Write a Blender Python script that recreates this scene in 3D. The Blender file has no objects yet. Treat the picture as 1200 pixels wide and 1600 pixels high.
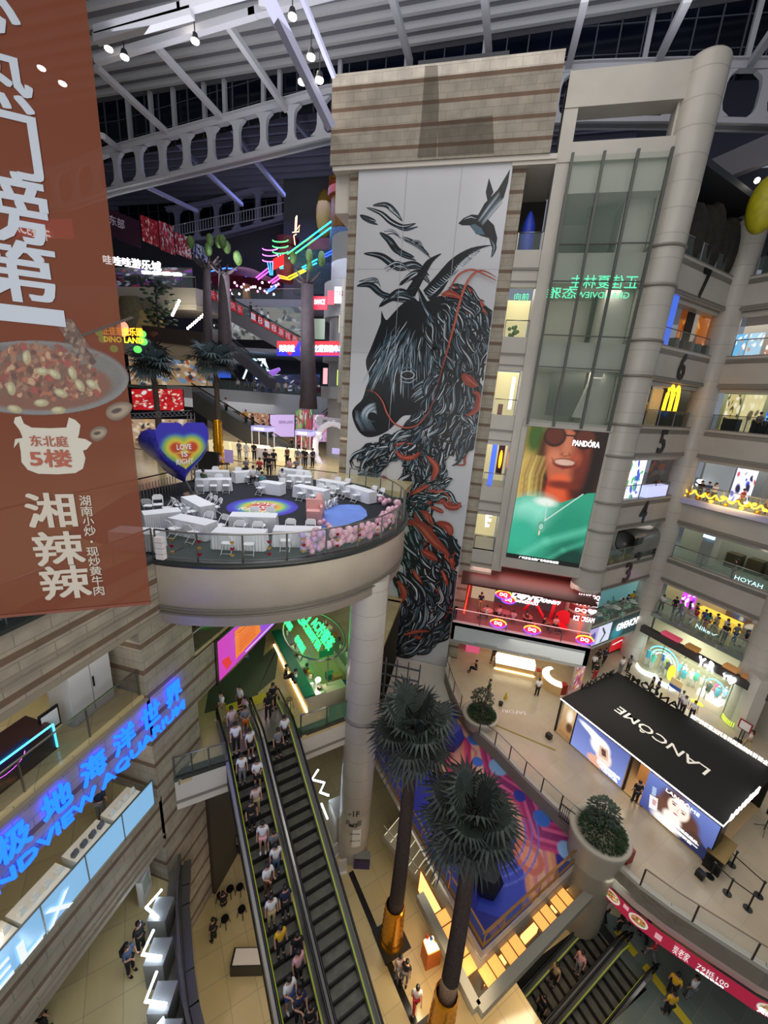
import bpy,math,random
import numpy as np
from mathutils import Vector,Matrix
random.seed(7)
SC=bpy.context.scene
COL=bpy.context.collection
pi=math.pi
# ---------------------------------------------------------------- camera
R=np.array([[0.96653012,0.13485478,-0.21825148],
              [0.24690215,-0.25779904,0.93411936],
              [0.06970543,-0.95674126,-0.28246647]])
CAMZ=26.6
cam=bpy.data.cameras.new('camera');co=bpy.data.objects.new('camera',cam);COL.objects.link(co)
cam.sensor_fit='HORIZONTAL';cam.sensor_width=36;cam.lens=620/1200*36;cam.clip_end=400;cam.clip_start=.05
M=Matrix(((R[0][0],-R[0][1],-R[0][2],0),(R[1][0],-R[1][1],-R[1][2],0),(R[2][0],-R[2][1],-R[2][2],CAMZ),(0,0,0,1)))
co.matrix_world=M
SC.camera=co
SC.view_settings.view_transform='Standard';SC.view_settings.look='None';SC.view_settings.gamma=1
SC.view_settings.exposure=0.68
SC.view_settings.use_curve_mapping=False
# ---------------------------------------------------------------- world and big lights
wd=bpy.data.worlds.new('world');SC.world=wd;wd.use_nodes=True
wd.node_tree.nodes['Background'].inputs[0].default_value=(.62,.70,.85,1)
wd.node_tree.nodes['Background'].inputs[1].default_value=.20
def area(name,loc,size,power,col=(1,1,1),aim=(0,0,-1),spread=180):
    l=bpy.data.lights.new(name,'AREA');l.shape='RECTANGLE';l.size,l.size_y=size;l.energy=power;l.color=col
    l.spread=math.radians(spread)
    o=bpy.data.objects.new(name,l);COL.objects.link(o);o.location=loc
    o.rotation_euler=Vector(aim).to_track_quat('-Z','Y').to_euler();return o
WARM=(1,.80,.55);NEUT=(1,.93,.82);COOL=(.86,.92,1)
area('flood_light',(-6,20,50),(30,16),1500,(1,.97,.93))
area('flood_light',(6,6,48),(20,10),1000,(1,.96,.92),(0,.5,-1))
area('atrium_light',(4,-6,26),(24,18),1600,(1,.95,.88),(.15,1,-.1))
area('atrium_light',(-10,36,38),(14,8),500,(.7,.75,1))
# storey ceiling lights, with some added fills among them
area('plaza_light',(9,27.5,9.2),(10,6),170,NEUT)
area('plaza_light',(15,22,13),(10,10),260,NEUT)
area('basement_light',(2,11,3.2),(3,3),45,WARM)
area('basement_light',(-7,9,4.0),(4,6),60,WARM)
area('roof_fill',(-8,22,47),(34,22),2600,(.9,.92,1),(0,.15,1))  # added fill aimed upward to brighten the roof, not a fitting
area('gallery_fill',(-20,33,34),(8,6),420,(.9,.92,1),(-.1,1,.1))  # added fill facing the far gallery bands to brighten them
area('basement_light',(12,18,3.9),(6,3),90,(.9,1,.95))
area('basement_light',(0,17,3.4),(4,6),70,NEUT)
area('hall_light',(-14,20,14.0),(7,9),420,(1,.92,.72))
area('hall_light',(-13.6,6,17.4),(4,8),160,(1,.95,.85))
area('hall_light',(-13.6,6,12.8),(4,8),300,(1,.93,.75))
area('hall_light',(-13,8,8.8),(3,8),320,(1,.93,.70))
area('deck_light',(-12,20,30),(10,10),520,(.95,.97,1))
area('stall_light',(-16,33,23.0),(12,4),200,(1,.9,.8))
area('gallery_light',(-26,49,29.6),(22,6),260,(.9,.95,1))
area('fascia_fill',(1,8,21.5),(4,4),200,(1,.95,.88),(-.65,.6,-.12))  # added fill brightening the platform front; no fitting hangs here
area('neon_glow',(-22,46,47),(18,6),700,(.35,.4,1))
area('gallery_light',(-25,50,40.5),(18,5),160,(.7,.6,1))
area('gallery_light',(-24,47,34.0),(18,5),260,(1,.95,.9))
area('gallery_light',(-34,44,24.5),(18,12),420,(1,.93,.85))
for z in (12.9,18.0,28.8,34.0):
    area('gallery_light',(17.0,40,z-.1),(7,4),95,(1,.93,.78))
    area('gallery_light',(22.3,36.2,z-.1),(4,8),120,(1,.95,.84))
area('gallery_light',(22.3,36.2,23.4),(4,8),150,(1,.95,.84))
area('gallery_light',(17.0,40,23.4),(6,4),50,(1,.93,.78))
area('shop_light',(19.6,34.8,7.6),(3,7),260,(1,.97,.85))
area('shop_light',(5.5,31.5,8.4),(8,3),220,(1,.85,.6))
area('shop_light',(4.5,31.2,13.6),(8,2),90,(1,.6,.55))
for z in (18.6,23.8,29.2,34.4):
    area('shop_light',(1.3,34,z),(2,4),30,NEUT)
# ---------------------------------------------------------------- helpers
def P(x,y,z=None,Y=None,X=None):
    """point of the place seen along a sight line at a known height, depth or side"""
    r=R @ np.array([x-600.,y-800.,620.]);c=(0,0,CAMZ)
    t=(z-CAMZ)/r[2] if z is not None else (Y/r[1] if Y is not None else X/r[0])
    return Vector((r[0]*t,r[1]*t,CAMZ+r[2]*t))
def hx(h,a=1):
    h=h.lstrip('#');c=[int(h[i:i+2],16)/255 for i in (0,2,4)]
    return tuple([(v/12.92 if v <= .04045 else ((v+.055)/1.055) ** 2.4) for v in c]+[a])
MATS={}
def mat(name,col,rough=.6,metal=0,emit=0,noise=0,nscale=8,alpha=1,trans=0,bump=0,ecol=None,spec=.5,coat=0):
    if name in MATS:return MATS[name]
    m=bpy.data.materials.new(name);m.use_nodes=True;nt=m.node_tree;b=nt.nodes['Principled BSDF']
    c=hx(col) if isinstance(col,str) else tuple(col)+(1,)*(4-len(col))
    b.inputs['Base Color'].default_value=c;b.inputs['Roughness'].default_value=rough;b.inputs['Metallic'].default_value=metal
    b.inputs['Specular IOR Level'].default_value=spec;b.inputs['Coat Weight'].default_value=coat
    if emit:
        b.inputs['Emission Color'].default_value=(hx(ecol) if ecol else c);b.inputs['Emission Strength'].default_value=emit
    if alpha<1:b.inputs['Alpha'].default_value=alpha
    if trans:b.inputs['Transmission Weight'].default_value=trans
    if noise or bump:
        tc=nt.nodes.new('ShaderNodeNewGeometry');n=nt.nodes.new('ShaderNodeTexNoise');n.inputs['Scale'].default_value=nscale;n.inputs['Detail'].default_value=4
        nt.links.new(tc.outputs['Position'],n.inputs['Vector'])
    if noise:
        mx=nt.nodes.new('ShaderNodeMixRGB');mx.blend_type='MULTIPLY';mx.inputs['Fac'].default_value=1;mx.inputs['Color1'].default_value=c
        rp=nt.nodes.new('ShaderNodeMapRange');rp.inputs['From Min'].default_value=.3;rp.inputs['From Max'].default_value=.7;rp.inputs['To Min'].default_value=1-noise;rp.inputs['To Max'].default_value=1
        nt.links.new(n.outputs['Fac'],rp.inputs['Value']);nt.links.new(rp.outputs[0],mx.inputs['Color2']);nt.links.new(mx.outputs[0],b.inputs['Base Color'])
    if bump:
        bp=nt.nodes.new('ShaderNodeBump');bp.inputs['Strength'].default_value=bump;nt.links.new(n.outputs['Fac'],bp.inputs['Height']);nt.links.new(bp.outputs[0],b.inputs['Normal'])
    MATS[name]=m;return m
def emat(name,col,e=2.0):return mat(name,col,.5,emit=e)
def glassmat(name,col,a=.25,rough=.05):
    if name in MATS:return MATS[name]
    m=bpy.data.materials.new(name);m.use_nodes=True;nt=m.node_tree;nt.nodes.clear()
    o=nt.nodes.new('ShaderNodeOutputMaterial');t=nt.nodes.new('ShaderNodeBsdfTransparent');g=nt.nodes.new('ShaderNodeBsdfPrincipled');x=nt.nodes.new('ShaderNodeMixShader')
    g.inputs['Base Color'].default_value=hx(col);g.inputs['Roughness'].default_value=rough
    x.inputs[0].default_value=a;nt.links.new(t.outputs[0],x.inputs[1]);nt.links.new(g.outputs[0],x.inputs[2]);nt.links.new(x.outputs[0],o.inputs[0])
    MATS[name]=m;return m
def attrmat(name,emit=0,rough=.6,alpha=1,coat=0,trans=0):
    if name in MATS:return MATS[name]
    m=bpy.data.materials.new(name);m.use_nodes=True;nt=m.node_tree;b=nt.nodes['Principled BSDF']
    a=nt.nodes.new('ShaderNodeVertexColor');a.layer_name='Col'
    b.inputs['Roughness'].default_value=rough;b.inputs['Coat Weight'].default_value=coat
    if emit:
        b.inputs['Base Color'].default_value=(.01,.01,.01,1);nt.links.new(a.outputs[0],b.inputs['Emission Color']);b.inputs['Emission Strength'].default_value=emit
    else:nt.links.new(a.outputs[0],b.inputs['Base Color'])
    if alpha<1:b.inputs['Alpha'].default_value=alpha
    MATS[name]=m;return m
def brickmat(name,c1,c2,cm,cs,period=1.13,phase=0,sw=.22,bw=.95,bh=.455,stripes=True):
    m=bpy.data.materials.new(name);m.use_nodes=True;nt=m.node_tree;b=nt.nodes['Principled BSDF'];L=nt.links.new
    g=nt.nodes.new('ShaderNodeNewGeometry');s=nt.nodes.new('ShaderNodeSeparateXYZ');L(g.outputs['Position'],s.inputs[0])
    ad=nt.nodes.new('ShaderNodeMath');ad.operation='ADD';L(s.outputs[0],ad.inputs[0]);L(s.outputs[1],ad.inputs[1])
    zz=nt.nodes.new('ShaderNodeMath');zz.operation='ADD';L(s.outputs[2],zz.inputs[0]);zz.inputs[1].default_value=phase
    cb=nt.nodes.new('ShaderNodeCombineXYZ');L(ad.outputs[0],cb.inputs[0]);L(zz.outputs[0],cb.inputs[1])
    br=nt.nodes.new('ShaderNodeTexBrick');L(cb.outputs[0],br.inputs['Vector'])
    br.inputs['Color1'].default_value=hx(c1);br.inputs['Color2'].default_value=hx(c2);br.inputs['Mortar'].default_value=hx(cm)
    br.inputs['Scale'].default_value=1;br.inputs['Brick Width'].default_value=bw;br.inputs['Row Height'].default_value=bh;br.inputs['Mortar Size'].default_value=.012;br.inputs['Mortar Smooth'].default_value=.1
    n=nt.nodes.new('ShaderNodeTexNoise');n.inputs['Scale'].default_value=1.2;n.inputs['Detail'].default_value=6;L(g.outputs['Position'],n.inputs['Vector'])
    rp=nt.nodes.new('ShaderNodeMapRange');rp.inputs['From Min'].default_value=.35;rp.inputs['From Max'].default_value=.65;rp.inputs['To Min'].default_value=.8;rp.inputs['To Max'].default_value=1.05;L(n.outputs['Fac'],rp.inputs['Value'])
    out=br.outputs['Color']
    if stripes:
        md=nt.nodes.new('ShaderNodeMath');md.operation='FLOORED_MODULO';L(zz.outputs[0],md.inputs[0]);md.inputs[1].default_value=period
        lt=nt.nodes.new('ShaderNodeMath');lt.operation='LESS_THAN';L(md.outputs[0],lt.inputs[0]);lt.inputs[1].default_value=sw
        mx=nt.nodes.new('ShaderNodeMixRGB');L(lt.outputs[0],mx.inputs[0]);L(out,mx.inputs[1]);mx.inputs[2].default_value=hx(cs);out=mx.outputs[0]
    mu=nt.nodes.new('ShaderNodeMixRGB');mu.blend_type='MULTIPLY';mu.inputs[0].default_value=1;L(out,mu.inputs[1]);L(rp.outputs[0],mu.inputs[2])
    L(mu.outputs[0],b.inputs['Base Color']);b.inputs['Roughness'].default_value=.75
    bp=nt.nodes.new('ShaderNodeBump');bp.inputs['Strength'].default_value=.25;L(br.outputs['Fac'],bp.inputs['Height']);bp.invert=True;L(bp.outputs[0],b.inputs['Normal'])
    MATS[name]=m;return m
def tilemat(name,c1,c2,rough=.12,size=1.2,rot=45,grout='#8a8578',dark=None,spec=.5):
    m=bpy.data.materials.new(name);m.use_nodes=True;nt=m.node_tree;b=nt.nodes['Principled BSDF'];L=nt.links.new
    g=nt.nodes.new('ShaderNodeNewGeometry');mp=nt.nodes.new('ShaderNodeMapping');mp.inputs['Rotation'].default_value=(0,0,math.radians(rot));L(g.outputs['Position'],mp.inputs['Vector'])
    br=nt.nodes.new('ShaderNodeTexBrick');br.offset=0;L(mp.outputs[0],br.inputs['Vector'])
    br.inputs['Color1'].default_value=hx(c1);br.inputs['Color2'].default_value=hx(c2);br.inputs['Mortar'].default_value=hx(grout);br.inputs['Scale'].default_value=1
    br.inputs['Brick Width'].default_value=size;br.inputs['Row Height'].default_value=size;br.inputs['Mortar Size'].default_value=.008
    n=nt.nodes.new('ShaderNodeTexNoise');n.inputs['Scale'].default_value=.8;L(g.outputs['Position'],n.inputs['Vector'])
    rp=nt.nodes.new('ShaderNodeMapRange');rp.inputs['To Min'].default_value=.85;rp.inputs['To Max'].default_value=1.05;L(n.outputs['Fac'],rp.inputs['Value'])
    mu=nt.nodes.new('ShaderNodeMixRGB');mu.blend_type='MULTIPLY';mu.inputs[0].default_value=1;L(br.outputs['Color'],mu.inputs[1]);L(rp.outputs[0],mu.inputs[2])
    L(mu.outputs[0],b.inputs['Base Color']);b.inputs['Roughness'].default_value=rough;b.inputs['Specular IOR Level'].default_value=spec
    MATS[name]=m;return m

class MB:
    def __init__(s):s.v=[];s.f=[];s.m=[];s.sm=[]
    def add(s,vs,fs,m=0,smooth=False):
        o=len(s.v);s.v += [tuple(v) for v in vs]
        for f in fs:s.f.append([i+o for i in f]);s.m.append(m);s.sm.append(smooth)
        return s
    def quad(s,a,b,c,d,m=0):return s.add([a,b,c,d],[(0,1,2,3)],m)
    def poly(s,pts,m=0):return s.add(pts,[tuple(range(len(pts)))],m)
    def box(s,a,b,m=0):
        x0,y0,z0=[min(a[i],b[i]) for i in range(3)];x1,y1,z1=[max(a[i],b[i]) for i in range(3)]
        return s.prism([(x0,y0),(x1,y0),(x1,y1),(x0,y1)],z0,z1,m)
    def prism(s,pl,z0,z1,m=0,mt=None):
        n=len(pl);A=sum(pl[i][0]*pl[(i+1)%n][1]-pl[(i+1)%n][0]*pl[i][1] for i in range(n))
        if A<0:pl=pl[::-1]
        v=[(p[0],p[1],z0) for p in pl]+[(p[0],p[1],z1) for p in pl]
        s.add(v,[tuple(range(n))[::-1]]+[(i,(i+1)%n,n+(i+1)%n,n+i) for i in range(n)],m)
        s.f.append([len(s.v)-n+i for i in range(n)]);s.m.append(m if mt is None else mt);s.sm.append(False);return s
    def ob(s,c,size,rz=0,m=0,ax=None):
        """box centred at c; size (l,w,h); rotated about z, or local axes ax (three vectors)"""
        if ax is None:ax=[Vector((math.cos(rz),math.sin(rz),0)),Vector((-math.sin(rz),math.cos(rz),0)),Vector((0,0,1))]
        c=Vector(c);vs=[]
        for k in (-.5,.5):
            for i,j in ((-.5,-.5),(.5,-.5),(.5,.5),(-.5,.5)):vs.append(c+ax[0]*i*size[0]+ax[1]*j*size[1]+ax[2]*k*size[2])
        return s.add(vs,[(3,2,1,0),(4,5,6,7),(0,1,5,4),(1,2,6,5),(2,3,7,6),(3,0,4,7)],m)
    def bar(s,a,b,w,h=None,m=0):
        a=Vector(a);b=Vector(b);d=b-a;l=d.length
        if l<1e-6:return s
        d.normalize();up=Vector((0,0,1)) if abs(d.z)<.98 else Vector((0,1,0));sd=d.cross(up).normalized();u=sd.cross(d)
        return s.ob((a+b)/2,(l,w,h or w),m=m,ax=[d,sd,u])
    def tube(s,pts,r,n=6,m=0,cap=True,r2=None):
        pts=[Vector(p) for p in pts];rings=[];N=len(pts)
        for i,p in enumerate(pts):
            d=(pts[min(i+1,N-1)]-pts[max(i-1,0)]).normalized();up=Vector((0,0,1)) if abs(d.z)<.95 else Vector((0,1,0))
            a=d.cross(up).normalized();b=a.cross(d)
            rr=r[i] if isinstance(r,(list,tuple)) else (r if r2 is None else r+(r2-r)*i/max(1,N-1))
            rings.append([p+(a*math.cos(2*pi*k/n)+b*math.sin(2*pi*k/n))*rr for k in range(n)])
        vs=[v for g in rings for v in g];fs=[]
        for i in range(N-1):
            for k in range(n):fs.append((i*n+k,i*n+(k+1)%n,(i+1)*n+(k+1)%n,(i+1)*n+k))
        if cap:fs += [tuple(range(n))[::-1],tuple(range((N-1)*n,N*n))]
        return s.add(vs,fs,m,True)
    def lathe(s,prof,c=(0,0,0),n=24,m=0,a0=0,a1=2*pi,smooth=True):
        full=abs(a1-a0-2*pi)<1e-6;k=n if full else n+1;vs=[];fs=[]
        for (r,z) in prof:
            for i in range(k):
                a=a0+(a1-a0)*i/n;vs.append((c[0]+r*math.cos(a),c[1]+r*math.sin(a),c[2]+z))
        for j in range(len(prof)-1):
            for i in range(n):
                i2=(i+1)%k;fs.append((j*k+i,j*k+i2,(j+1)*k+i2,(j+1)*k+i))
        return s.add(vs,fs,m,smooth)
    def cyl(s,c,r,h,n=20,m=0,r2=None):
        r2=r if r2 is None else r2
        return s.lathe([(0,0),(r,0)],c,n,m,smooth=False).lathe([(r,0),(r2,h)],c,n,m).lathe([(r2,h),(0.0,h)],c,n,m,smooth=False)
    def ell(s,c,r,nu=10,nv=7,m=0):
        if not isinstance(r,(tuple,list)):r=(r,r,r)
        vs=[(c[0],c[1],c[2]-r[2])];fs=[]
        for j in range(1,nv):
            t=pi*j/nv
            for i in range(nu):
                a=2*pi*i/nu;vs.append((c[0]+r[0]*math.sin(t)*math.cos(a),c[1]+r[1]*math.sin(t)*math.sin(a),c[2]-r[2]*math.cos(t)))
        vs.append((c[0],c[1],c[2]+r[2]));L=len(vs)-1
        for i in range(nu):fs.append((0,1+(i+1)%nu,1+i));fs.append((L,1+(nv-2)*nu+i,1+(nv-2)*nu+(i+1)%nu))
        for j in range(nv-2):
            for i in range(nu):fs.append((1+j*nu+i,1+j*nu+(i+1)%nu,1+(j+1)*nu+(i+1)%nu,1+(j+1)*nu+i))
        return s.add(vs,fs,m,True)
    def flat(s,pts2,o,u,v,m=0,th=0):
        """2-D polygon on the plane o + x*u + y*v (optionally extruded th along u x v)"""
        o=Vector(o);u=Vector(u);v=Vector(v);n=u.cross(v).normalized()
        a=[o+u*p[0]+v*p[1] for p in pts2]
        if not th:return s.poly(a,m)
        k=len(a);b=[p+n*th for p in a]
        return s.add(a+b,[tuple(range(k))[::-1],tuple(range(k,2*k))]+[(i,(i+1)%k,k+(i+1)%k,k+i) for i in range(k)],m)
    def mesh(s,name,mats):
        me=bpy.data.meshes.new(name);me.from_pydata(s.v,[],s.f)
        for mm in (mats if isinstance(mats,(list,tuple)) else [mats]):me.materials.append(mm)
        me.polygons.foreach_set('material_index',s.m);me.polygons.foreach_set('use_smooth',s.sm);me.update();return me
    def build(s,name,mats,parent=None):
        o=bpy.data.objects.new(name,s.mesh(name,mats));COL.objects.link(o);par(o,parent);return o
WORLDBUILT=set()
def par(o,parent):
    if parent is not None:
        o.parent=parent
        if parent.name in WORLDBUILT:o.matrix_parent_inverse=parent.matrix_basis.inverted()
def tag(o,label=None,cat=None,group=None,kind=None):
    if label:o['label']=label
    if cat:o['category']=cat
    if group:o['group']=group
    if kind:o['kind']=kind
    return o
def thing(name,label,cat,loc=(0,0,0),rz=0,group=None,world=True):
    o=bpy.data.objects.new(name,None);COL.objects.link(o);o.location=loc;o.rotation_euler=(0,0,rz);o.empty_display_size=.2
    if world:WORLDBUILT.add(o.name)
    return tag(o,label,cat,group)
def struct(name,mb,m):return tag(mb.build(name,m),kind='structure')
KIDS={}
def copy_tree(o,loc=None,rz=None,label=None,group=None):
    c=o.copy();COL.objects.link(c)
    if loc is not None:c.location=loc
    if rz is not None:c.rotation_euler=(0,0,rz)
    if label:c['label']=label
    if group:c['group']=group
    for ch in o.children:
        d=ch.copy();COL.objects.link(d);d.parent=c
        for g in ch.children:
            e=g.copy();COL.objects.link(e);e.parent=d
    return c
# text as mesh
def textmesh(body,bold=0,extrude=0,spacing=1,vertical=False):
    c=bpy.data.curves.new('t','FONT');c.body='\n'.join(body) if vertical else body;c.size=1;c.offset=bold if all(ord(ch)<500 for ch in ''.join(body)) else 0;c.extrude=extrude;c.space_character=spacing
    c.align_x='CENTER' if vertical else 'LEFT';c.resolution_u=2
    o=bpy.data.objects.new('t',c);COL.objects.link(o);bpy.context.view_layer.update()
    me=bpy.data.meshes.new_from_object(o.evaluated_get(bpy.context.evaluated_depsgraph_get()));bpy.data.objects.remove(o);bpy.data.curves.remove(c);return me
def text(name,body,o,u,v,m,parent=None,bold=0,depth=.0,spacing=1,vertical=False,slant=0,heavy=0):
    """letters filling the parallelogram at o spanned by u (width) and v (height)"""
    me=textmesh(body,bold,.5 if depth else 0,spacing,vertical);n=len(me.vertices)
    a=np.empty(n*3);me.vertices.foreach_get('co',a);a=a.reshape(-1,3)
    mn=a.min(0);mxx=a.max(0);s=np.maximum(mxx-mn,1e-6);q=(a-mn)/s
    o=np.array(o);u=np.array(u);v=np.array(v);nn=np.cross(u,v);nn=nn/np.linalg.norm(nn)
    w=o+q[:,:1]*u+q[:,1:2]*v+slant*q[:,1:2]*u+nn*((q[:,2:3]*depth) if depth else .004)
    if heavy:
        F_=[list(p.vertices) for p in me.polygons];W=[w];FF=list(F_)
        hv=heavy*.8
        for k,(dx,dy) in enumerate(((hv,0),(0,hv),(hv,hv),(-hv,0),(0,-hv),(-hv,-hv),(hv,-hv),(-hv,hv))):
            W.append(w+dx*u*(1/len(body))+dy*v+nn*.0003*(k+1));FF += [[i+n*(k+1) for i in f] for f in F_]
        me2=bpy.data.meshes.new(name);me2.from_pydata(np.concatenate(W).tolist(),[],FF);bpy.data.meshes.remove(me);me=me2;w=np.concatenate(W)
    me.vertices.foreach_set('co',w.astype(np.float32).ravel());me.materials.clear();me.materials.append(m);me.update()
    ob=bpy.data.objects.new(name,me);COL.objects.link(ob);par(ob,parent);return ob
# painted canvas -> coloured grid mesh
class Canvas:
    def __init__(s,w,h,bg):
        s.w,s.h=w,h;s.a=np.empty((h,w,3));s.a[:]=hx(bg)[:3];s.Y,s.X=np.mgrid[0:h,0:w];s.X=(s.X+.5)/w;s.Y=(s.Y+.5)/h;s.as_=h/w
    def blend(s,mask,col):s.a += (np.array(hx(col)[:3])-s.a)*np.clip(mask,0,1)[...,None]
    def ell(s,cx,cy,rx,ry,col,soft=.1,ang=0,op=1):
        c,n=math.cos(ang),math.sin(ang);dx=(s.X-cx);dy=(s.Y-cy)*s.as_;ry=ry*s.as_
        d=np.sqrt(((dx*c+dy*n)/rx) ** 2+((-dx*n+dy*c)/ry) ** 2);s.blend(np.clip((1+soft/2-d)/max(soft,1e-3),0,1)*op,col);return s
    def poly(s,pts,col,op=1):
        ins=np.zeros(s.X.shape,bool);n=len(pts)
        for i in range(n):
            x0,y0=pts[i];x1,y1=pts[(i+1)%n]
            if y0 == y1:continue
            c=((y0>s.Y) != (y1>s.Y)) & (s.X<(x1-x0)*(s.Y-y0)/(y1-y0)+x0);ins ^= c
        s.blend(ins*op,col);return s
    def line(s,pts,w,col,op=1,soft=.5):
        for i in range(len(pts)-1):
            a=np.array(pts[i])*(1,s.as_);b=np.array(pts[i+1])*(1,s.as_);d=b-a;L=d @ d+1e-9
            px_=s.X-a[0];py_=s.Y*s.as_-a[1];t=np.clip((px_*d[0]+py_*d[1])/L,0,1)
            e=np.hypot(px_-t*d[0],py_-t*d[1]);s.blend(np.clip((w*(1+soft/2)-e)/(w*soft),0,1)*op,col)
        return s
    def grad(s,c0,c1,horiz=False):
        t=(s.X if horiz else s.Y)[...,None];s.a=np.array(hx(c0)[:3])*(1-t)+np.array(hx(c1)[:3])*t;return s
    def speck(s,amt,seed=0):
        r=np.random.RandomState(seed);s.a *= 1+(r.rand(s.h,s.w,1)-.5)*amt;return s
    def blur(s,n):
        for _ in range(n):
            p=np.pad(s.a,((1,1),(1,1),(0,0)),'edge');s.a=(p[1:-1,1:-1]*2+p[:-2,1:-1]+p[2:,1:-1]+p[1:-1,:-2]+p[1:-1,2:])/6
        return s
    def build(s,name,tl,tr,br,bl,m,parent=None,clip=None):
        tl,tr,br,bl=[np.array(p) for p in (tl,tr,br,bl)];w,h=s.w,s.h
        gy,gx=np.mgrid[0:h+1,0:w+1];gx=(gx/w)[...,None];gy=(gy/h)[...,None]
        v=(tl*(1-gx)+tr*gx)*(1-gy)+(bl*(1-gx)+br*gx)*gy
        ii=np.arange(h*w);r_,c_=ii // w,ii%w;k=w+1
        f=np.stack([r_*k+c_,(r_+1)*k+c_,(r_+1)*k+c_+1,r_*k+c_+1],1);colr=s.a.reshape(-1,3)
        if clip is not None:
            keep=clip(s.X,s.Y).reshape(-1);f=f[keep];colr=colr[keep]
        me=bpy.data.meshes.new(name);me.from_pydata(v.reshape(-1,3).tolist(),[],f.tolist())
        at=me.color_attributes.new('Col','FLOAT_COLOR','CORNER');cc=np.ones((len(f)*4,4),np.float32);cc[:,:3]=np.repeat(np.clip(colr,0,4),4,0)
        at.data.foreach_set('color',cc.ravel());me.materials.append(m);me.update()
        ob=bpy.data.objects.new(name,me);COL.objects.link(ob);par(ob,parent);return ob
U45=Vector((.7071,-.7071,0));V45=Vector((.7071,.7071,0));ZZ=Vector((0,0,1))
# shared materials
stone=mat('cream_stone','#b9b3a8',.35,noise=.12,nscale=.6)
stoned=mat('grey_moulding','#7c766d',.4)
cream=mat('cream_render','#c9c2b6',.5,noise=.08,nscale=.5)
white=mat('white_paint','#d9d8d6',.5)
steel=mat('brushed_steel','#9b9893',.28,metal=.9)
darkm=mat('dark_metal','#22242a',.4,metal=.3)
black=mat('black_satin','#0c0c0e',.35)
glass=glassmat('railing_glass','#9fb5ae',.16)
dglass=glassmat('dark_glass','#1d2b2b',.5)
gold=mat('gold_foil','#d89a22',.25,metal=.9,bump=.5,nscale=9)
brick=brickmat('striped_block','#a39a89','#9b9282','#7c7466','#6f5a49',phase=.0)
tile_y=tilemat('warm_tile','#c9b98a','#bfae80',.15)
tile_w=tilemat('plaza_tile','#b0a189','#a99a83',.22,grout='#9c9184')
tile_g=tilemat('green_grey_tile','#6f7a72','#67726b',.2)
lampw=emat('white_lamp','#fff6e6',14);lampy=emat('warm_lamp','#ffdf9a',8);lampc=emat('cool_lamp','#dff0ff',10)
B1,PG,F1,F2,F3,F4,F5,F6,F7=-.6,3.7,4.6,9.7,14.9,20.1,25.6,30.9,36.2
# ================================================================= the setting
# ---- floors
m=MB()
ue2=Vector((-.766,-.643));pa,pb=Vector((9.28,17.63)),Vector((11.46,15.44));pc,pd=pb+ue2*5.6,pa+ue2*5.6
m.add([(x,y,B1) for x,y in [(-60,-10),(0,-10),pc,pd,pa,pb,pc,(.01,-10),(40,-10),(40,60),(-60,60)]],[tuple(range(11))])
struct('floor',m,tile_y)
m=MB().box((14.0,19.0,B1-6.0),(-4,4,B1-5.6));struct('floor',m,tile_g)
m=MB()
for u_,w_ in ((pa,pb),(pb,pc),(pc,pd),(pd,pa)):m.quad((u_.x,u_.y,B1-5.6),(w_.x,w_.y,B1-5.6),(w_.x,w_.y,B1),(u_.x,u_.y,B1))
struct('wall_pit',m,mat('pit_dark','#2c2a26',.6))
m=MB().poly([(x,y,B1+.01) for x,y in [pa,(9.9,18.4),(14,17.6),(24,16),(24,-2),(12,-2),pc,pb]])
struct('floor',m,tile_g)
# dark inlay strips in the basement floor
stripm=mat('black_granite','#15120f',.2)
a,b=P(445/1,0,z=B1) if False else P(548,1362,z=B1),P(648,1600,z=B1)
d=(b-a).normalized();n_=Vector((-d.y,d.x,0))*.16
m=MB().poly([a+n_+ZZ*.005,a-n_+ZZ*.005,b+d*3-n_+ZZ*.005,b+d*3+n_+ZZ*.005]);struct('floor',m,stripm)
# playground deck
pgp=[(2.95,12.25),(8.3,17.9),(7.4,19.1),(2.1,24.0),(.5,25.4),(-.3,30.9),(-5,30.9),(-4.6,20.6)]
m=MB().prism(pgp,PG-.55,PG);struct('floor',m,cream)
# plaza on the first floor
edge1=[(-.45,31),(-.5,29),(.2,26.9),(1.0,25.1),(2.1,23.6),(3.55,22.4),(5.2,20.7),(6.6,19.4),(7.9,18.3),(9.2,17.1),(10.2,16.3),(11.3,15.7),(12.5,15.2),(14.4,14.45),(17,13.9),(22,13.6)]
m=MB().prism(edge1+[(36,13),(36,56),(-.45,56)],F1-.9,F1);struct('floor',m,tile_w)
# first-floor hall on the left
edgeL=[P(x,y,z=F1) for x,y in [(277,1360),(273,1400),(272,1433),(274,1480),(277,1540),(283,1597),(300,1680),(340,1800)]]
m=MB().prism([(p.x,p.y) for p in edgeL]+[(-7,-8),(-40,-8),(-40,30),(-12,30),(-11.3,12.0)],F1-.8,F1);struct('floor',m,tile_y)
# second-floor deck with the escalator heads
eA,eB=Vector((-10.9,11.2,0)),Vector((-4.75,17.05,0))
m=MB().prism([(-11.2,12.7),(-11.0,11.05),eA[:2],(-9.55,12.5),(-11.3,14.4),(-8.9,16.7),(-6.9,14.9),eB[:2],(-5.0,31.1),(-40,31.1),(-40,12.7)],F2-.3,F2)
struct('floor',m,tile_y)
m=MB().poly([(p[0],p[1],F2+.005) for p in [(-12.4,14.6),(-10.4,16.5),(-12.8,21.5),(-14.5,24),(-18,24)]]);struct('floor',m,mat('dark_inlay','#565c50',.2))
m=MB().poly([P(x,y,z=F2+.006) for x,y in [(438,1000),(430,1060),(400,1085),(352,1080),(372,1060),(440,1000)]]);struct('floor',m,mat('dark_inlay','#565c50',.2))
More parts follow.
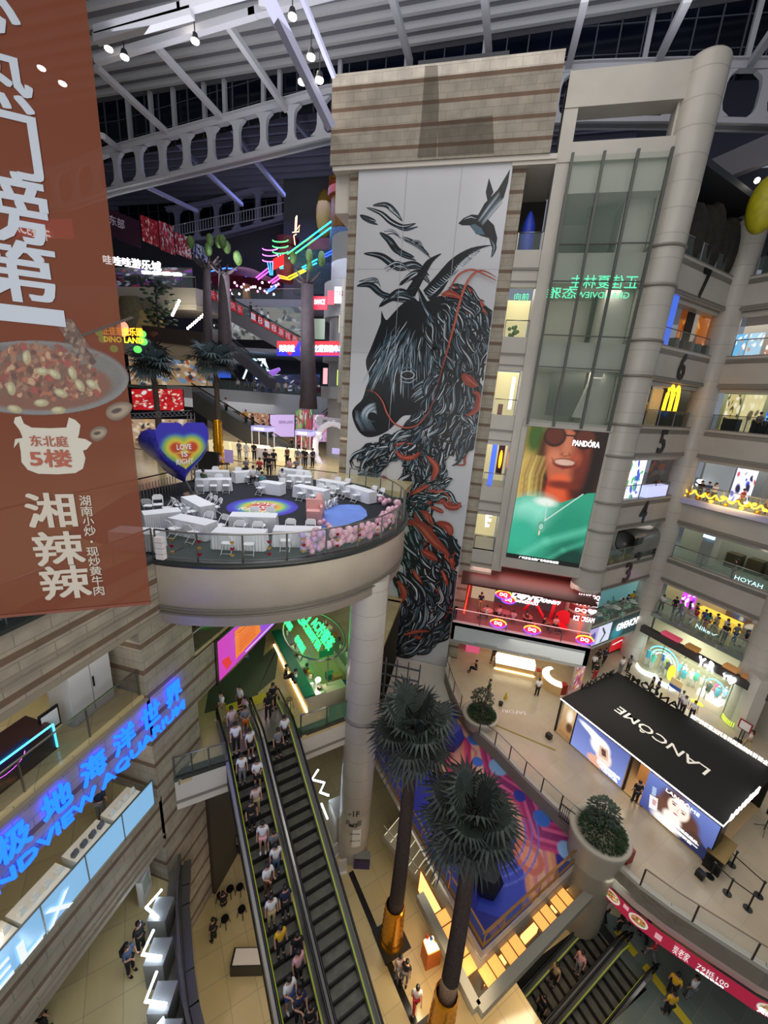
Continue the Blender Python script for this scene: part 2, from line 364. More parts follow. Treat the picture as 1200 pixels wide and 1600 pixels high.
# second/third/fourth floors behind the left wall
m=MB().box((-40,-6,F2-.4),(-11.3,12.7,F2));struct('floor',m,tile_y)
m=MB().box((-40,-6,F3-.4),(-11.3,31.1,F3));struct('floor',m,tile_y)
m=MB().box((-60,-6,F4-.45),(-11.3,12.0,F4)).prism([(-60,12.0),(-11.3,12.0),(-11.4,27.3),(-5.0,27.0),(-5,31),(-11.4,31),(-11.4,60),(-60,60)],F4-.45,F4);struct('floor',m,tile_y)
# ---- left striped wall
m=MB()
m.box((-11.9,-6,17.75),(-11.2,12.7,20.05));m.box((-11.9,-6,12.9),(-11.2,10.3,14.75));m.box((-11.9,-6,7.1),(-11.2,10.3,9.6))
m.box((-14.4,10.15,B1),(-11.2,12.8,17.9));m.box((-11.9,12.8,12.35),(-11.2,31.1,14.7));m.box((-12.6,12.8,7.7),(-11.2,13.2,9.4))
struct('wall_left',m,brick)
m=MB()
for z0,z1,e in ((17.75,17.95,.06),(18.55,18.62,.05),(18.75,18.82,.05),(19.95,20.1,.05),(12.86,13.0,.05),(7.1,7.3,.08),(7.55,7.62,.05),(14.7,14.8,.06),(9.55,9.68,.06)):
    m.box((-11.9,-6,z0),(-11.2+e,10.2 if z0<17 else 12.7,z1))
struct('trim_1',m,mat('wall_trim','#8d8475',.5))
m=MB().box((-40,-6,17.4),(-11.9,31,17.75)).box((-40,-6,12.55),(-11.9,31,12.9)).box((-40,-6,7.3),(-11.9,12,7.6));struct('ceiling',m,cream)
m=MB().box((-22,-6,F1),(-21.7,30,F4)).box((-40,30.6,F2),(-11.4,30.9,F4));struct('wall_back',m,mat('hall_wall','#a89f8c',.6))
# low curved parapet of the hall edge
m=MB();pts=[p.xy for p in edgeL]
for i in range(len(pts)-1):
    a,b=Vector((*pts[i],0)),Vector((*pts[i+1],0));d=(b-a).normalized();n_=Vector((-d.y,d.x,0))
    if n_.x<0:n_=-n_
    for (o0,o1,z0,z1,mm) in ((0,.55,F1-.8,F1+.25,1),(.1,.22,F1+.25,F1+1.0,0),(.3,.62,F1+.25,F1+.45,0),(-.3,0,F1-.0,F1+.16,1)):
        m.add([a+n_*o0+ZZ*z0,b+n_*o0+ZZ*z0,b+n_*o1+ZZ*z0,a+n_*o1+ZZ*z0,a+n_*o0+ZZ*z1,b+n_*o0+ZZ*z1,b+n_*o1+ZZ*z1,a+n_*o1+ZZ*z1],
              [(0,1,2,3),(4,5,6,7),(0,1,5,4),(1,2,6,5),(2,3,7,6),(3,0,4,7)],mm)
tag(m.build('wall_front',[mat('parapet_dark','#4d4a43',.4),mat('parapet_grey','#77736a',.5)]),kind='structure')
# ---- mural shaft and the block on top of it
m=MB().box((-11.45,31.2,B1),(.32,38,41.4));struct('wall_back',m,brick)
blockm=brickmat('striped_block_top','#9a9182','#91887a','#756e62','#69513f',phase=-.25)
m=MB().box((-12.75,30.7,41.42),(1.55,37.5,46.35));struct('wall_back',m,blockm)
m=MB().box((-12.6,30.8,41.15),(2.0,37.4,41.42)).box((-12.6,31.5,38.9),(-11.5,37.4,41.2)).box((-.6,30.9,40.95),(2.0,37,41.3));struct('trim_2',m,cream)
# darker translucent patches laid flat on the block front
m=MB().poly([P(x,y,Y=30.69) for x,y in [(664,103),(684,102),(686,160),(682,245),(652,247),(658,190)]]).poly([P(x,y,Y=30.688) for x,y in [(684,190),(770,180),(772,240),(684,245)]])
struct('trim_3',m,glassmat('dark_patch','#4a4034',.38,.9))
# mural panel
MX0,MX1,MZ0,MZ1=-10.75,-.55,0.0,41.3
m=MB().box((MX0,30.98,MZ0),(MX1,31.18,MZ1))
panelm=mat('mural_panel_white','#c3c3c6',.22,noise=.05,nscale=.3)
tag(m.build('mural_board',panelm),'tall white wall panel carrying the horse mural, on the striped shaft','mural board')
m=MB()
for x in (565+72,723):m.bar(P(x+0,255,Y=30.97),(P(x+0,255,Y=30.97).x+.05,30.97,6),.03)
for z in (35.2,29.6,24.1,18.7,13.0):m.bar((MX0,30.975,z),(MX1,30.975,z),.012)
struct('trim_4',m,mat('panel_seam','#a3a3a6',.5))
# ---- tower with balconies, lift glass, screen
m=MB()
m.box((2.0,31.0,13.6),(2.78,33,45.45));m.box((2.0,30.95,43.7),(8.9,32.2,45.45));m.box((2.0,30.95,41.0),(8.6,32.2,42.0));m.box((8.1,31.2,42),(8.9,32.2,43.8))
m.box((2.6,30.72,25.17),(8.75,31.2,25.65)).box((2.6,30.72,14.2),(8.75,31.2,15.05)).box((2.55,30.72,15.05),(2.93,31.2,25.2)).box((8.27,30.72,15.05),(8.75,31.2,25.2))
m.box((.2,31.3,13.4),(2.1,31.6,15.1))
tag(m.build('wall_tower',stone),kind='structure')
m=MB()   # interior white slabs and landings of the lift shaft
for z in (F5,F6,F7,41.2):
    m.box((2.7,31.2,z-1.75),(8.3,36,z))
m.box((6.6,32.2,25),(8.3,36,41));m.box((2.7,36,14),(8.6,36.3,41.2))
m.add([(6.0,31.6,26),(6.6,31.6,26),(7.6,31.6,30),(7.0,31.6,30),(6.0,32.6,26),(6.6,32.6,26),(7.6,32.6,30),(7.0,32.6,30)],[(0,1,2,3),(7,6,5,4),(0,4,5,1),(1,5,6,2),(2,6,7,3),(3,7,4,0)])
struct('wall_tower',m,mat('shaft_white','#b8b6ac',.5))
m=MB().prism([(4.2,33.0),(6.4,32.3),(6.8,33.6),(4.6,34.2)],26.0,29.2).prism([(4.6,33),(6.2,32.4),(6.4,33.4),(4.8,34)],36.2,39.3)
struct('wall_tower',m,mat('shaft_dark','#3a3a33',.6))
area('shaft_lamp',(5.5,32.0,29.0),(4,1),35,NEUT,(0,.6,-1));area('shaft_lamp',(5.5,32.0,34.2),(4,1),35,NEUT,(0,.6,-1));area('shaft_lamp',(5.5,32.0,40),(4,1),22,NEUT,(0,.6,-1))
# balcony strip between shaft and pilaster
m=MB();mr=MB()
for F in (F3,F4,F5,F6,F7):
    m.box((.3,31.2,F-2.0),(2.05,31.6,F+.2));mr.box((.3,31.12,F-1.0),(2.78,31.3,F-.85)).box((.3,31.14,F-1.7),(2.05,31.3,F-1.62))
    m.box((.3,31.6,F-.35),(2.05,36,F))
m.box((.3,31.3,41),(2.05,36,41.3))
struct('wall_tower',m,stone);struct('trim_5',mr,stoned)
m=MB();ys=[(35.9,'#5a5f50',1)]
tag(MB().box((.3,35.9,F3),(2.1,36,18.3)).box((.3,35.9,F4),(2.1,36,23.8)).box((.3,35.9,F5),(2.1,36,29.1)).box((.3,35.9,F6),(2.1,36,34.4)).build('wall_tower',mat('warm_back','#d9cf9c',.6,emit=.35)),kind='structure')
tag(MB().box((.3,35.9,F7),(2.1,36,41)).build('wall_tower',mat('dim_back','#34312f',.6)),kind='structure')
# cylinder column with rings
def column(name,c,r,z0,z1,rings,m_=stone,top=None):
    t=MB();t.cyl((c[0],c[1],z0),r,z1-z0,32)
    if top:t.ell((c[0],c[1],z1),(r,r,top),24,10)
    o=tag(t.build(name,m_),kind='structure')
    g=MB()
    for z in rings:g.lathe([(r,-.09),(r+.1,-.06),(r+.12,.03),(r,.1)],(c[0],c[1],z),32)
    if rings:tag(g.build(name+'_ring' if False else 'trim_6',stoned),kind='structure')
    g=MB()
    z=z0+1.3
    while z<z1:g.lathe([(r+.004,-.012),(r+.004,.012)],(c[0],c[1],z),32);z += 1.3
    tag(g.build('trim_7',mat('joint_grey','#8f897f',.5)),kind='structure')
    return o
RG=[f+d for f in (F3,F4,F5,F6,F7) for d in (.2,-1.95)]
column('wall_column',(9.25,31.45),1.07,F2,45.4,RG[:],top=.5)
column('wall_column',(16.25,37.6),.92,F1,40,[])
column('wall_column',(21.95,31.3),1.05,F1,40,[])
column('wall_column',(-4.47,17.25),.93,B1,18.1,[F2+.1,])
column('wall_column',(16.7,39.8),.75,F7,41,[])
# ---- right zig-zag galleries
A_,B_,C_,D_=(10.1,31.6),(16.1,37.35),(21.4,30.85),(25.5,34.5)
back=[(26,34.6),(36,34.6),(36,52),(8.3,52),(8.3,33.2)]
def offset(p,q,w):
    d=(Vector(q)-Vector(p)).normalized();return Vector((d.y,-d.x))*-w
for k,F in enumerate((F2,F3,F4,F5,F6,F7)):
    s=MB().prism([A_,B_,C_]+back,F-.35,F);struct('floor',s,tile_g if F in (F2,F3) else tilemat('gallery_tile','#a59f92','#9d978a',.2))
    if F == F2:continue
    m=MB();g=MB();th=.4
    for p,q in ((A_,B_),(B_,C_),(C_,D_)):
        n2=offset(p,q,th);a,b=Vector(p),Vector(q)
        def seg(mb,o0,o1,z0,z1):mb.prism([a+n2.normalized()*o0,b+n2.normalized()*o0,b+n2.normalized()*o1,a+n2.normalized()*o1],z0,z1)
        seg(m,0,th,F-2.05,F+.2);seg(m,.3,1.0,F-2.35,F-2.0);seg(g,-.09,.1,F-2.0,F-1.86);seg(g,-.05,.1,F-1.8,F-1.74);seg(g,.22,.4,F-2.12,F-2.05);seg(g,-.03,.42,F+.17,F+.22)
    struct('wall_gallery',m,stone);struct('trim_8',g,stoned)
m=MB().prism([A_,B_,C_]+back,41.0,41.4);struct('ceiling',m,mat('roof_dark','#2d2f34',.7))
# gallery back walls (45-degree, 4.5 m behind the parapet)
N1=Vector((-.69,.724));N2=Vector((.775,.632))
def gw(F,bay,off,t0,t1,z0,z1,m_,name='wall_gallery',kind='structure'):
    p,q=((A_,B_),(B_,C_))[bay];nn=(N1,N2)[bay];a,b=Vector(p),Vector(q);d=b-a
    pts=[a+d*t0+nn*off,a+d*t1+nn*off,a+d*t1+nn*(off+.15),a+d*t0+nn*(off+.15)]
    o=MB().prism(pts,F+z0,F+z1).build(name,m_)
    if kind:o['kind']=kind
    return o
def gp(F,bay,off,t,z=0):
    if bay == 0 and off>.3:t += .23*off*.4;off *= .4
    p,q=((A_,B_),(B_,C_))[bay];nn=(N1,N2)[bay];a,b=Vector(p),Vector(q);v=a+(b-a)*t+nn*off;return Vector((v.x,v.y,F+z))
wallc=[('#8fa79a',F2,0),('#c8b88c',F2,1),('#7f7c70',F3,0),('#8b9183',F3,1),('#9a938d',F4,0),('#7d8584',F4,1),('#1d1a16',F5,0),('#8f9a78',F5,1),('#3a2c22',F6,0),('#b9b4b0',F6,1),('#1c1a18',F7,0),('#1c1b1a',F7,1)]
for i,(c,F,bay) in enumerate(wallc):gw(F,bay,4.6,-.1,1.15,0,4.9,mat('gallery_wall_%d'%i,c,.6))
# plaza-level walls under the second floor
m=MB().prism([(-.2,33.6),(10,33.6),(10,33.9),(-.2,33.9)],F1,9.3);struct('wall_shop',m,mat('shop_cream','#e0c898',.6))
m=MB().prism([(10.6,37.5),(16.3,42),(16.3,42.3),(10.3,37.9)],F1,9.3).prism([(19,41),(28,31),(28.3,31.2),(19.3,41.2)],F1,9.3);struct('wall_shop',m,mat('shop_pale','#c9c5a8',.6))
m=MB().box((22.6,31.0,F1),(23.0,29.0,9.5)).box((20.9,29.2,F1),(21.6,30.4,9.4));struct('wall_shop',m,stone)
# DQ bay: slab and fascia in front of the tower
m=MB().prism([(-.43,28.6),(9.8,28.6),(10.1,31.6),(10.1,33.5),(-.43,33.5)],F2-.3,F2);struct('floor',m,tilemat('pink_tile','#9a5c60','#8d5257',.3))
m=MB().box((-.43,28.6,F2-1.55),(9.75,28.95,F2+.02)).box((-.43,28.6,F2-1.55),(-.2,31.2,F2)).box((9.45,28.6,F2-1.55),(9.75,31.3,F2));struct('wall_gallery',m,mat('fascia_pale','#b9bfc0',.35))
m=MB().box((-.5,28.7,F2-1.85),(9.6,29.0,F2-1.55)).box((-.43,28.9,F2-1.3),(9.4,33.5,F2-1.15)).box((1.5,28.52,F2-1.5),(3.2,28.62,F2-1.38)).box((5.6,28.52,F2-1.5),(7.2,28.62,F2-1.38));struct('trim_9',m,mat('fascia_moulding','#9a9a96',.4))
# plaza edge fascia, basement walls
m=MB()
for i in range(len(edge1)-1):
    a,b=Vector(edge1[i]),Vector(edge1[i+1]);d=(b-a).normalized();n2=Vector((d.y,-d.x))*.25
    m.prism([a,b,b+n2*-1,a+n2*-1],F1-1.3,F1+.22)
struct('wall_plaza',m,mat('plaza_fascia','#b1ada2',.45))
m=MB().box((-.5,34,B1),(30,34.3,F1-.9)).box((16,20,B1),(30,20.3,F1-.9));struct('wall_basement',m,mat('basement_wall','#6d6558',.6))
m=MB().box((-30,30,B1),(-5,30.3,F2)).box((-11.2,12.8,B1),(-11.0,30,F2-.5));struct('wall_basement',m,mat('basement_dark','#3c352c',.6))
# steel window grille on the basement back wall, between stair and column
m=MB()
for i in range(9):m.box((-9.6+i*.9,26.0,.0),(-9.5+i*.9,26.12,7.0))
for i in range(7):m.box((-9.6,26.0,.4+i),(-2.4,26.12,.5+i))
struct('window_1',m,mat('grille_grey','#6b6f72',.4,metal=.5))
# ---- round platform (fourth floor)
PC,PR=(-11.75,19.45),8.28
prof=lambda r,z0,z1:[(r,z0),(r,z1)]
arc0,arc1=math.atan2(11.45-19.45,-11.2+11.75)-.0,math.atan2(27.3-19.45,-9.1+11.75)
m=MB().lathe([(0,F4),(PR,F4)],(PC[0],PC[1],0),96,a0=arc0,a1=arc1,smooth=False);struct('floor',m,mat('charcoal_carpet','#23262e',.95,noise=.25,nscale=60))
m=MB().poly([(PC[0],PC[1],F4+.003),(-11.2,11.3,F4+.003),(-16.5,12.0,F4+.003),(-19.5,18,F4+.003),(-18.6,26,F4+.003),(-14,27.5,F4+.003),(-9.2,27.2,F4+.003)]);struct('floor',m,MATS['charcoal_carpet'])
m=MB().lathe([(PR,F4+.02),(PR,F4-1.9),(PR-.06,F4-1.9),(PR-.06,F4-2.6),(PR-.5,F4-2.6)],(PC[0],PC[1],0),96,a0=arc0,a1=arc1)
m.lathe([(PR-.5,F4-2.6),(0,F4-2.6)],(PC[0],PC[1],0),96,a0=arc0,a1=arc1,smooth=False);struct('wall_platform',m,mat('platform_cream','#b9ae9c',.5,noise=.12,nscale=.8))
m=MB()
for z in (-1.85,-2.0,-2.15):m.lathe([(PR-.06,z),(PR+.03,z),(PR+.03,z+.06),(PR-.06,z+.07)],(PC[0],PC[1],F4),96,a0=arc0,a1=arc1)
struct('trim_10',m,mat('platform_moulding','#6a655c',.4))
m=MB().lathe([(PR-.35,.0),(PR-.35,.12),(PR+.12,.12),(PR+.12,-.08),(PR,-.1)],(PC[0],PC[1],F4),96,a0=arc0,a1=arc1)
m.box((-11.9,-6,F4),(-11.1,11.4,F4+.12));struct('trim_11',m,mat('dark_coping','#2b302e',.35))
# second-floor deck fascia with curb, both sides of the escalators
dirv=Vector((.724,.69,0));nrm=Vector((.69,-.724,0))
def deckpiece(a,b):
    m=MB();a=Vector(a);b=Vector(b);n_=nrm*-.3
    m.prism([a.xy,b.xy,(b+n_).xy,(a+n_).xy],F2-1.75,F2-.05);mo=MB().prism([(a+nrm*.05).xy,(b+nrm*.05).xy,(b+n_).xy,(a+n_).xy],F2-1.35,F2-1.22)
    cu=MB().prism([(a+nrm*.03).xy,(b+nrm*.03).xy,(b+n_*1.4).xy,(a+n_*1.4).xy],F2-.1,F2+.12)
    struct('wall_deck',m,mat('deck_fascia','#c6c1b8',.4));struct('trim_12',mo,stoned);struct('trim_13',cu,MATS['dark_coping'])
deckpiece((-11.15,11.0,0),(-9.4,12.55,0));deckpiece((-7.1,14.75,0),(-4.9,16.9,0))
# far left building: fourth floor hall back walls, upper galleries
def yz(x,y,z):return P(x,y,z=z).y
m=MB().box((-60,58,F4),(-12,58.5,52)).box((-60.5,-6,F4),(-60,58,52));struct('wall_far',m,mat('far_wall','#4d4c58',.7))
# fifth-floor gallery across the back
m=MB().prism([(-40,44.6),(-17.5,45),(-13,41.5),(-11.4,40),(-11.4,41),(-13,43),(-17,46),(-40,46)],23.4,25.85);struct('wall_far',m,mat('gallery_blue_white','#b3b8c4',.5))
m=MB().prism([(-60,44.8),(-17.5,45.2),(-11.4,40.2),(-11.4,57),(-60,57)],F5-.4,F5);struct('floor',m,tile_g)
m=MB().box((-40,52,F4),(-12,52.4,F5));struct('wall_far',m,mat('far_shop_wall','#7a6f74',.6))
# sixth and seventh floor bands
g6=P(481,468,z=F7+.2);g6l=P(355,462,z=F7+.2)
m=MB().prism([(g6l.x-9,g6.y+.6),(g6.x,g6.y),(g6.x,g6.y+.5),(g6l.x-9,g6.y+1.2)],F7-2.0,F7+.2).prism([(g6l.x-9,g6.y+1),(g6.x,g6.y+.4),(-11.4,g6.y+.4),(-11.4,57),(g6l.x-9,57)],F7-.4,F7).prism([(-60,45.5),(-18,46),(-13,43.5),(-11.4,43),(-11.4,57),(-60,57)],F6-.4,F6)
struct('wall_far',m,mat('gallery_lilac_white','#9c9cab',.5));G6Y=g6.y
q0,q1=P(150,447,z=36.4),P(305,450,z=36.4)
m=MB()
for a,b in ((q0,q1),):m.prism([(a.x,a.y),(b.x,b.y),(b.x+1.5,b.y+5),(a.x-12,b.y+5),(a.x-12,a.y)],34.2,36.4)
m.prism([(q0.x-12,q0.y-.15),(q1.x+.15,q1.y-.15),(q1.x+1.6,q1.y+5),(q0.x-12,q0.y+2)],34.5,34.7)
struct('wall_far',m,mat('gallery_warm_white','#b3ab9c',.5));QL=(q0,q1)
h0,h1=P(190,535,z=26.0+1.6),P(320,560,z=26.0)
e0,e1=P(185,517,Y=39),P(318,533,Y=39)
m=MB().add([e0,e1,e1-ZZ*1.7,e0-ZZ*2.3,e0+Vector((0,6,0)),e1+Vector((0,6,0)),e1+Vector((0,6,-1.7)),e0+Vector((0,6,-2.3))],[(3,2,1,0),(0,1,5,4),(1,2,6,5),(2,3,7,6),(3,0,4,7)])
struct('wall_far',m,mat('gallery_sand','#a8977c',.6));struct('trim_25',MB().bar(e0+Vector((0,-.1,.1)),e1+Vector((0,-.1,.1)),.2,1.5),mat('dark_slats','#3a2c26',.5))
# rounded corner building beside the mural shaft
m=MB()
for z0,z1,r in ((25.9,27.0,3.3),(29.3,31.1,3.2),(33.2,36.2,3.2)):m.cyl((-13.6,40.5,z0),r,z1-z0,40)
m.cyl((-13.6,40.5,F4),2.6,20,32)
struct('wall_far',m,mat('corner_white','#a3a4a6',.5))
column('wall_column',(-13.4,36.9),.55,F5,36,[]);
# grey concrete back wall under the roof
m=MB().box((P(443,300,Y=53).x,53,33),(-11.5,53.5,56));struct('wall_far',m,mat('concrete','#55545c',.8,noise=.15,nscale=.4))
# ---- roof: decks, clerestory glass, arched castellated trusses, struts
RY=39.0
rtop=lambda x:P(x,np.interp(x,[150,280,400,533,800,1047,1200],[178,120,93,63,18,2,-12]),Y=RY)
deckm=mat('roof_deck','#6c6c72',.7)
tr=rtop(150);tl=rtop(1200)
m=MB().add([(-60,-10,tr.z+4),(40,-10,tl.z+5),(40,RY,tl.z+.6),(-60,RY,tr.z+.2)],[(0,1,2,3)]);struct('ceiling',m,deckm)
m=MB()
for i in range(26):
    y=RY-1.2-i*1.1;f=(RY-y)/(RY+10)
    m.bar((-60,y,tr.z+.0+3.8*f),(40,y,tl.z+.4+4.4*f),.28,.45)
struct('ceiling',m,mat('purlin_grey','#b4b3b4',.6))
m=MB()
for i in range(18):
    y=RY+1+i*1.1;m.bar((-60,y,52.2-(y-RY)*.12),(10,y,53.0-(y-RY)*.12),.3,.5)
struct('ceiling',m,mat('purlin_blue_grey','#7c7b93',.6))
m=MB().box((-60,RY+.5,53.3),(40,60,53.5)).box((8,RY+.5,40),(40,RY+.7,44));struct('ceiling',m,mat('lower_deck','#3c3a4b',.8))
# arch line (bottom chord) and truss builder
def arch(xs,ys,Y):
    pts=[P(x,y,Y=Y) for x,y in zip(xs,ys)];return [p.x for p in pts],[p.z for p in pts]
def truss(Y,xs,zb,x0,x1,h,step,th,m_,thick=.45,web=.28):
    mb=MB();zf=lambda x:float(np.interp(x,xs,zb));n=int((x1-x0)/1.0)
    for k in range(n):
        a,b=x0+(x1-x0)*k/n,x0+(x1-x0)*(k+1)/n
        for o0,o1 in ((0,thick),(h-thick,h)):
            mb.add([(a,Y,zf(a)+o0),(b,Y,zf(b)+o0),(b,Y,zf(b)+o1),(a,Y,zf(a)+o1),(a,Y+th,zf(a)+o0),(b,Y+th,zf(b)+o0),(b,Y+th,zf(b)+o1),(a,Y+th,zf(a)+o1)],
                   [(0,1,2,3),(7,6,5,4),(0,4,5,1),(3,2,6,7)])
        for o in (0,h-.06):mb.add([(a,Y-.25,zf(a)+o),(b,Y-.25,zf(b)+o),(b,Y+th+.25,zf(b)+o),(a,Y+th+.25,zf(a)+o),(a,Y-.25,zf(a)+o+.07),(b,Y-.25,zf(b)+o+.07),(b,Y+th+.25,zf(b)+o+.07),(a,Y+th+.25,zf(a)+o+.07)],[(3,2,1,0),(4,5,6,7),(0,1,5,4),(2,3,7,6)])
    x=x0+step/2
    while x<x1:
        w=web;z0=zf(x)+thick;z1=zf(x)+h-thick;c=.55
        L=[(x-w-c,z0),(x-w-.12,z0+.35),(x-w,z0+c*1.4),(x-w,z1-c*1.4),(x-w-.12,z1-.35),(x-w-c,z1)];Rr=[(2*x-p[0],p[1]) for p in L][::-1];pl=L+Rr
        k=len(pl);mb.add([(p[0],Y+.06,p[1]) for p in pl]+[(p[0],Y+th-.06,p[1]) for p in pl],[tuple(range(k))[::-1],tuple(range(k,2*k))]+[(i,(i+1)%k,k+(i+1)%k,k+i) for i in range(k)])
        x += step
    return mb.build('roof_truss',m_)
TY=37.6
txs,tzs=arch([100,172,400,515,903,1047,1200,1300],[325,300,245,217,193,193,197,203],TY)
truss_m=mat('truss_white','#b4b3b8',.45)
th_=P(400,167,Y=TY).z-P(400,245,Y=TY).z
o=truss(TY,txs,tzs,-52,22,th_,2.62,.5,truss_m)
tag(o,'large grey-white arched roof truss with rounded openings, behind the striped block','roof truss')
T2Y=54
t2x,t2z=arch([240,330,440,470],[385,374,345,338],T2Y)
o=truss(T2Y,t2x,t2z,P(262,370,Y=T2Y).x,P(444,345,Y=T2Y).x,P(440,300,Y=T2Y).z-P(440,345,Y=T2Y).z+1.3,3.1,.5,mat('truss_lilac','#8d8da8',.5))
tag(o,'smaller far roof truss lit violet, with a railed walkway inside it','roof truss')
a_,b_=P(262,372,Y=T2Y-.4),P(444,335,Y=T2Y-.4)
w=MB()
for k in range(44):
    p=a_.lerp(b_,k/43);w.bar(p,p+ZZ*1.3,.06)
w.bar(a_+ZZ*1.3,b_+ZZ*1.3,.08);w.bar(a_+ZZ*.1,b_+ZZ*.1,.08)
tag(w.build('walkway_railing',mat('rail_white','#b9bccb',.5)),'thin white railing of the walkway along the far violet roof truss','railing')
# clerestory glass
def clere(Y,xs,ztop,zbot,name,step,gm,fm):
    g=MB();f=MB();n=len(xs)
    x=xs[0]
    while x<xs[-1]:
        zt,zb=float(np.interp(x,xs,ztop)),float(np.interp(x,xs,zbot));x2=x+step;zt2,zb2=float(np.interp(x2,xs,ztop)),float(np.interp(x2,xs,zbot))
        g.quad((x,Y,zb),(x2,Y,zb2),(x2,Y,zt2),(x,Y,zt));f.bar((x,Y-.05,zb),(x,Y-.05,zt),.09,.12)
        for fr in (.33,.66):f.bar((x,Y-.04,zb+(zt-zb)*fr),(x2,Y-.04,zb2+(zt2-zb2)*fr),.05)
        x=x2
    tag(g.build(name,gm),kind='structure');tag(f.build('trim_14',fm),kind='structure')
night=mat('night_glass','#0b1120',.15,noise=.5,nscale=.35);frm=mat('window_bar','#4c4f58',.5)
cx_=[-55,-38,-20,0,12,24]
top_z=[rtop(np.interp(x,[-38,-20,0,12,22],[172,430,700,1000,1180])).z+.5 for x in cx_]
clere(RY,cx_,top_z,[float(np.interp(x,txs,tzs))+th_-.3 for x in cx_],'window_2',1.55,night,frm)
clere(56,[-56,-20],[53.4,53.4],[47,49.5],'window_3',1.7,night,frm)
# posts and raking struts
m=MB()
for x in (185,223,261,312,346,410,437,535,642,766,1025,1190):
    a=P(x,0,Y=RY-.3);zt=float(np.interp(a.x,cx_,top_z));m.bar((a.x,RY-.3,float(np.interp(a.x,txs,tzs))+th_),(a.x,RY-.3,zt),.32)
struct('trim_15',m,truss_m)
def strut(a,b,Ya,Yb,w=.34):return MB().bar(P(*a,Y=Ya),P(*b,Y=Yb),w,w)
for (a,b,w) in (((150,105),(262,208),.4),((240,68),(348,186),.4),((355,37),(448,172),.4),((410,0),(443,50),.5),((610,-15),(641,98),.42),((757,-10),(764,84),.42),((915,-5),(888,105),.42),((1076,-5),(1028,96),.42),((1215,40),(1172,100),.4),((160,212),(184,231),.36)):
    tag(strut(a,b,31 if w<.45 else 29,37.8,w).build('trim_16',truss_m),kind='structure')
tag(MB().bar(P(416,-10,Y=26),P(518,200,Y=30.2),.5,.5).bar(P(470,-10,Y=27),P(522,120,Y=30.4),.25).build('trim_17',mat('strut_lavender','#aaaac4',.4)),kind='structure')
for (a,b,Y) in (((150,95),(400,20),30),((390,22),(560,-22),30),((150,62),(300,20),26),((150,50),(285,14),26),((280,15),(420,-24),26)):
    tag(MB().bar(P(*a,Y=Y),P(*b,Y=Y),.42,.42).build('trim_18',truss_m),kind='structure')
for (a,b) in (((262,208),(308,255)),((350,186),(388,236)),((446,172),(488,222)),((225,290),(308,330)),((318,264),(378,320)),((400,252),(444,305))):
    tag(MB().bar(P(*a,Y=39.5),P(*b,Y=46),.34,.34).build('trim_19',MATS['truss_lilac']),kind='structure')
m=MB().box((P(654,90,Y=31).x,31,46.45),(P(796,80,Y=31).x,31.4,46.75));struct('trim_20',m,darkm)
# slanted beam and eave at the far right
m=MB().bar(P(1085,282,Y=40),P(1215,228,Y=36),.6,1.6);struct('trim_21',m,mat('beam_grey','#6e6d75',.6))
# flood lamps hung under the roof
lamps=[(170,78),(195,91),(285,28),(305,66),(457,28),(486,91),(472,130),(499,127),(65,108),(98,132),(8,162)]
base=None
lw=['upper-left of a pair','lower-right of the left pair','highest left of centre','below the highest one','above the lavender strut','halfway down the lavender strut','left of the lowest pair by the strut','right of the lowest pair by the strut','left one seen through the banner','right one seen through the banner','at the far left edge through the banner']
for (x,y),l in zip(lamps,lw):
    p=P(x,y,Y=29);t=thing('flood_lamp','glaring white flood lamp under the roof, '+l,'lamp',p,group='roof flood lamps',world=False)
    MB().cyl((0,0,.1),.28,.35,12,r2=.16).bar((0,0,.4),(0,0,1.4),.05).build('housing',darkm,t)
    MB().ell((0,0,.05),(.26,.26,.14),12,6).build('bulb',lampw,t)
# ================================================================= foreground banner
def PP(x,y,o,n):
    r=Vector(R @ np.array([x-600.,y-800.,620.]));c=Vector((0,0,CAMZ));return c+r*((o-c).dot(n)/r.dot(n))
bz=P(236,943,Y=5.0).z
BR=P(236,943,z=bz);BL=P(0,965,z=bz);bu=(BR-BL);bu.z=0;bu.normalize();bn=bu.cross(ZZ);bn=bn if bn.y<0 else-bn
def bq(x,y,off=.006):return PP(x,y,BR,bn)+bn*off
bm=bpy.data.materials.new('banner_vinyl');bm.use_nodes=True;nt=bm.node_tree;b_=nt.nodes['Principled BSDF'];b_.inputs['Base Color'].default_value=hx('#6c341b');b_.inputs['Specular IOR Level'].default_value=.25;b_.inputs['Roughness'].default_value=.5
tr_=nt.nodes.new('ShaderNodeBsdfTransparent');mx_=nt.nodes.new('ShaderNodeMixShader');mx_.inputs[0].default_value=.9
nt.links.new(tr_.outputs[0],mx_.inputs[1]);nt.links.new(b_.outputs[0],mx_.inputs[2]);nt.links.new(mx_.outputs[0],nt.nodes['Material Output'].inputs[0])
ban=thing('hanging_banner','huge orange vertical banner advertising stir-fried dishes, hanging at the left','banner',BR)
TOPZ=36.0
m=MB();a=BR;d_=BR-bu*7.2
m.add([d_,a,a+ZZ*(TOPZ-a.z),d_+ZZ*(TOPZ-a.z),d_-bn*.004,a-bn*.004,a-bn*.004+ZZ*(TOPZ-a.z),d_-bn*.004+ZZ*(TOPZ-a.z)],[(0,1,2,3)])
m.build('banner_sheet',bm,ban)
MB().bar(d_+ZZ*.02,a+ZZ*.02,.03,.05).build('hem_bar',mat('hem_orange','#6e321c',.5),ban)
bw=mat('banner_print_grey','#aeb6c2',.5);bt=mat('banner_print_beige','#b5ada0',.5);bb=mat('banner_print_brown','#96442c',.5)
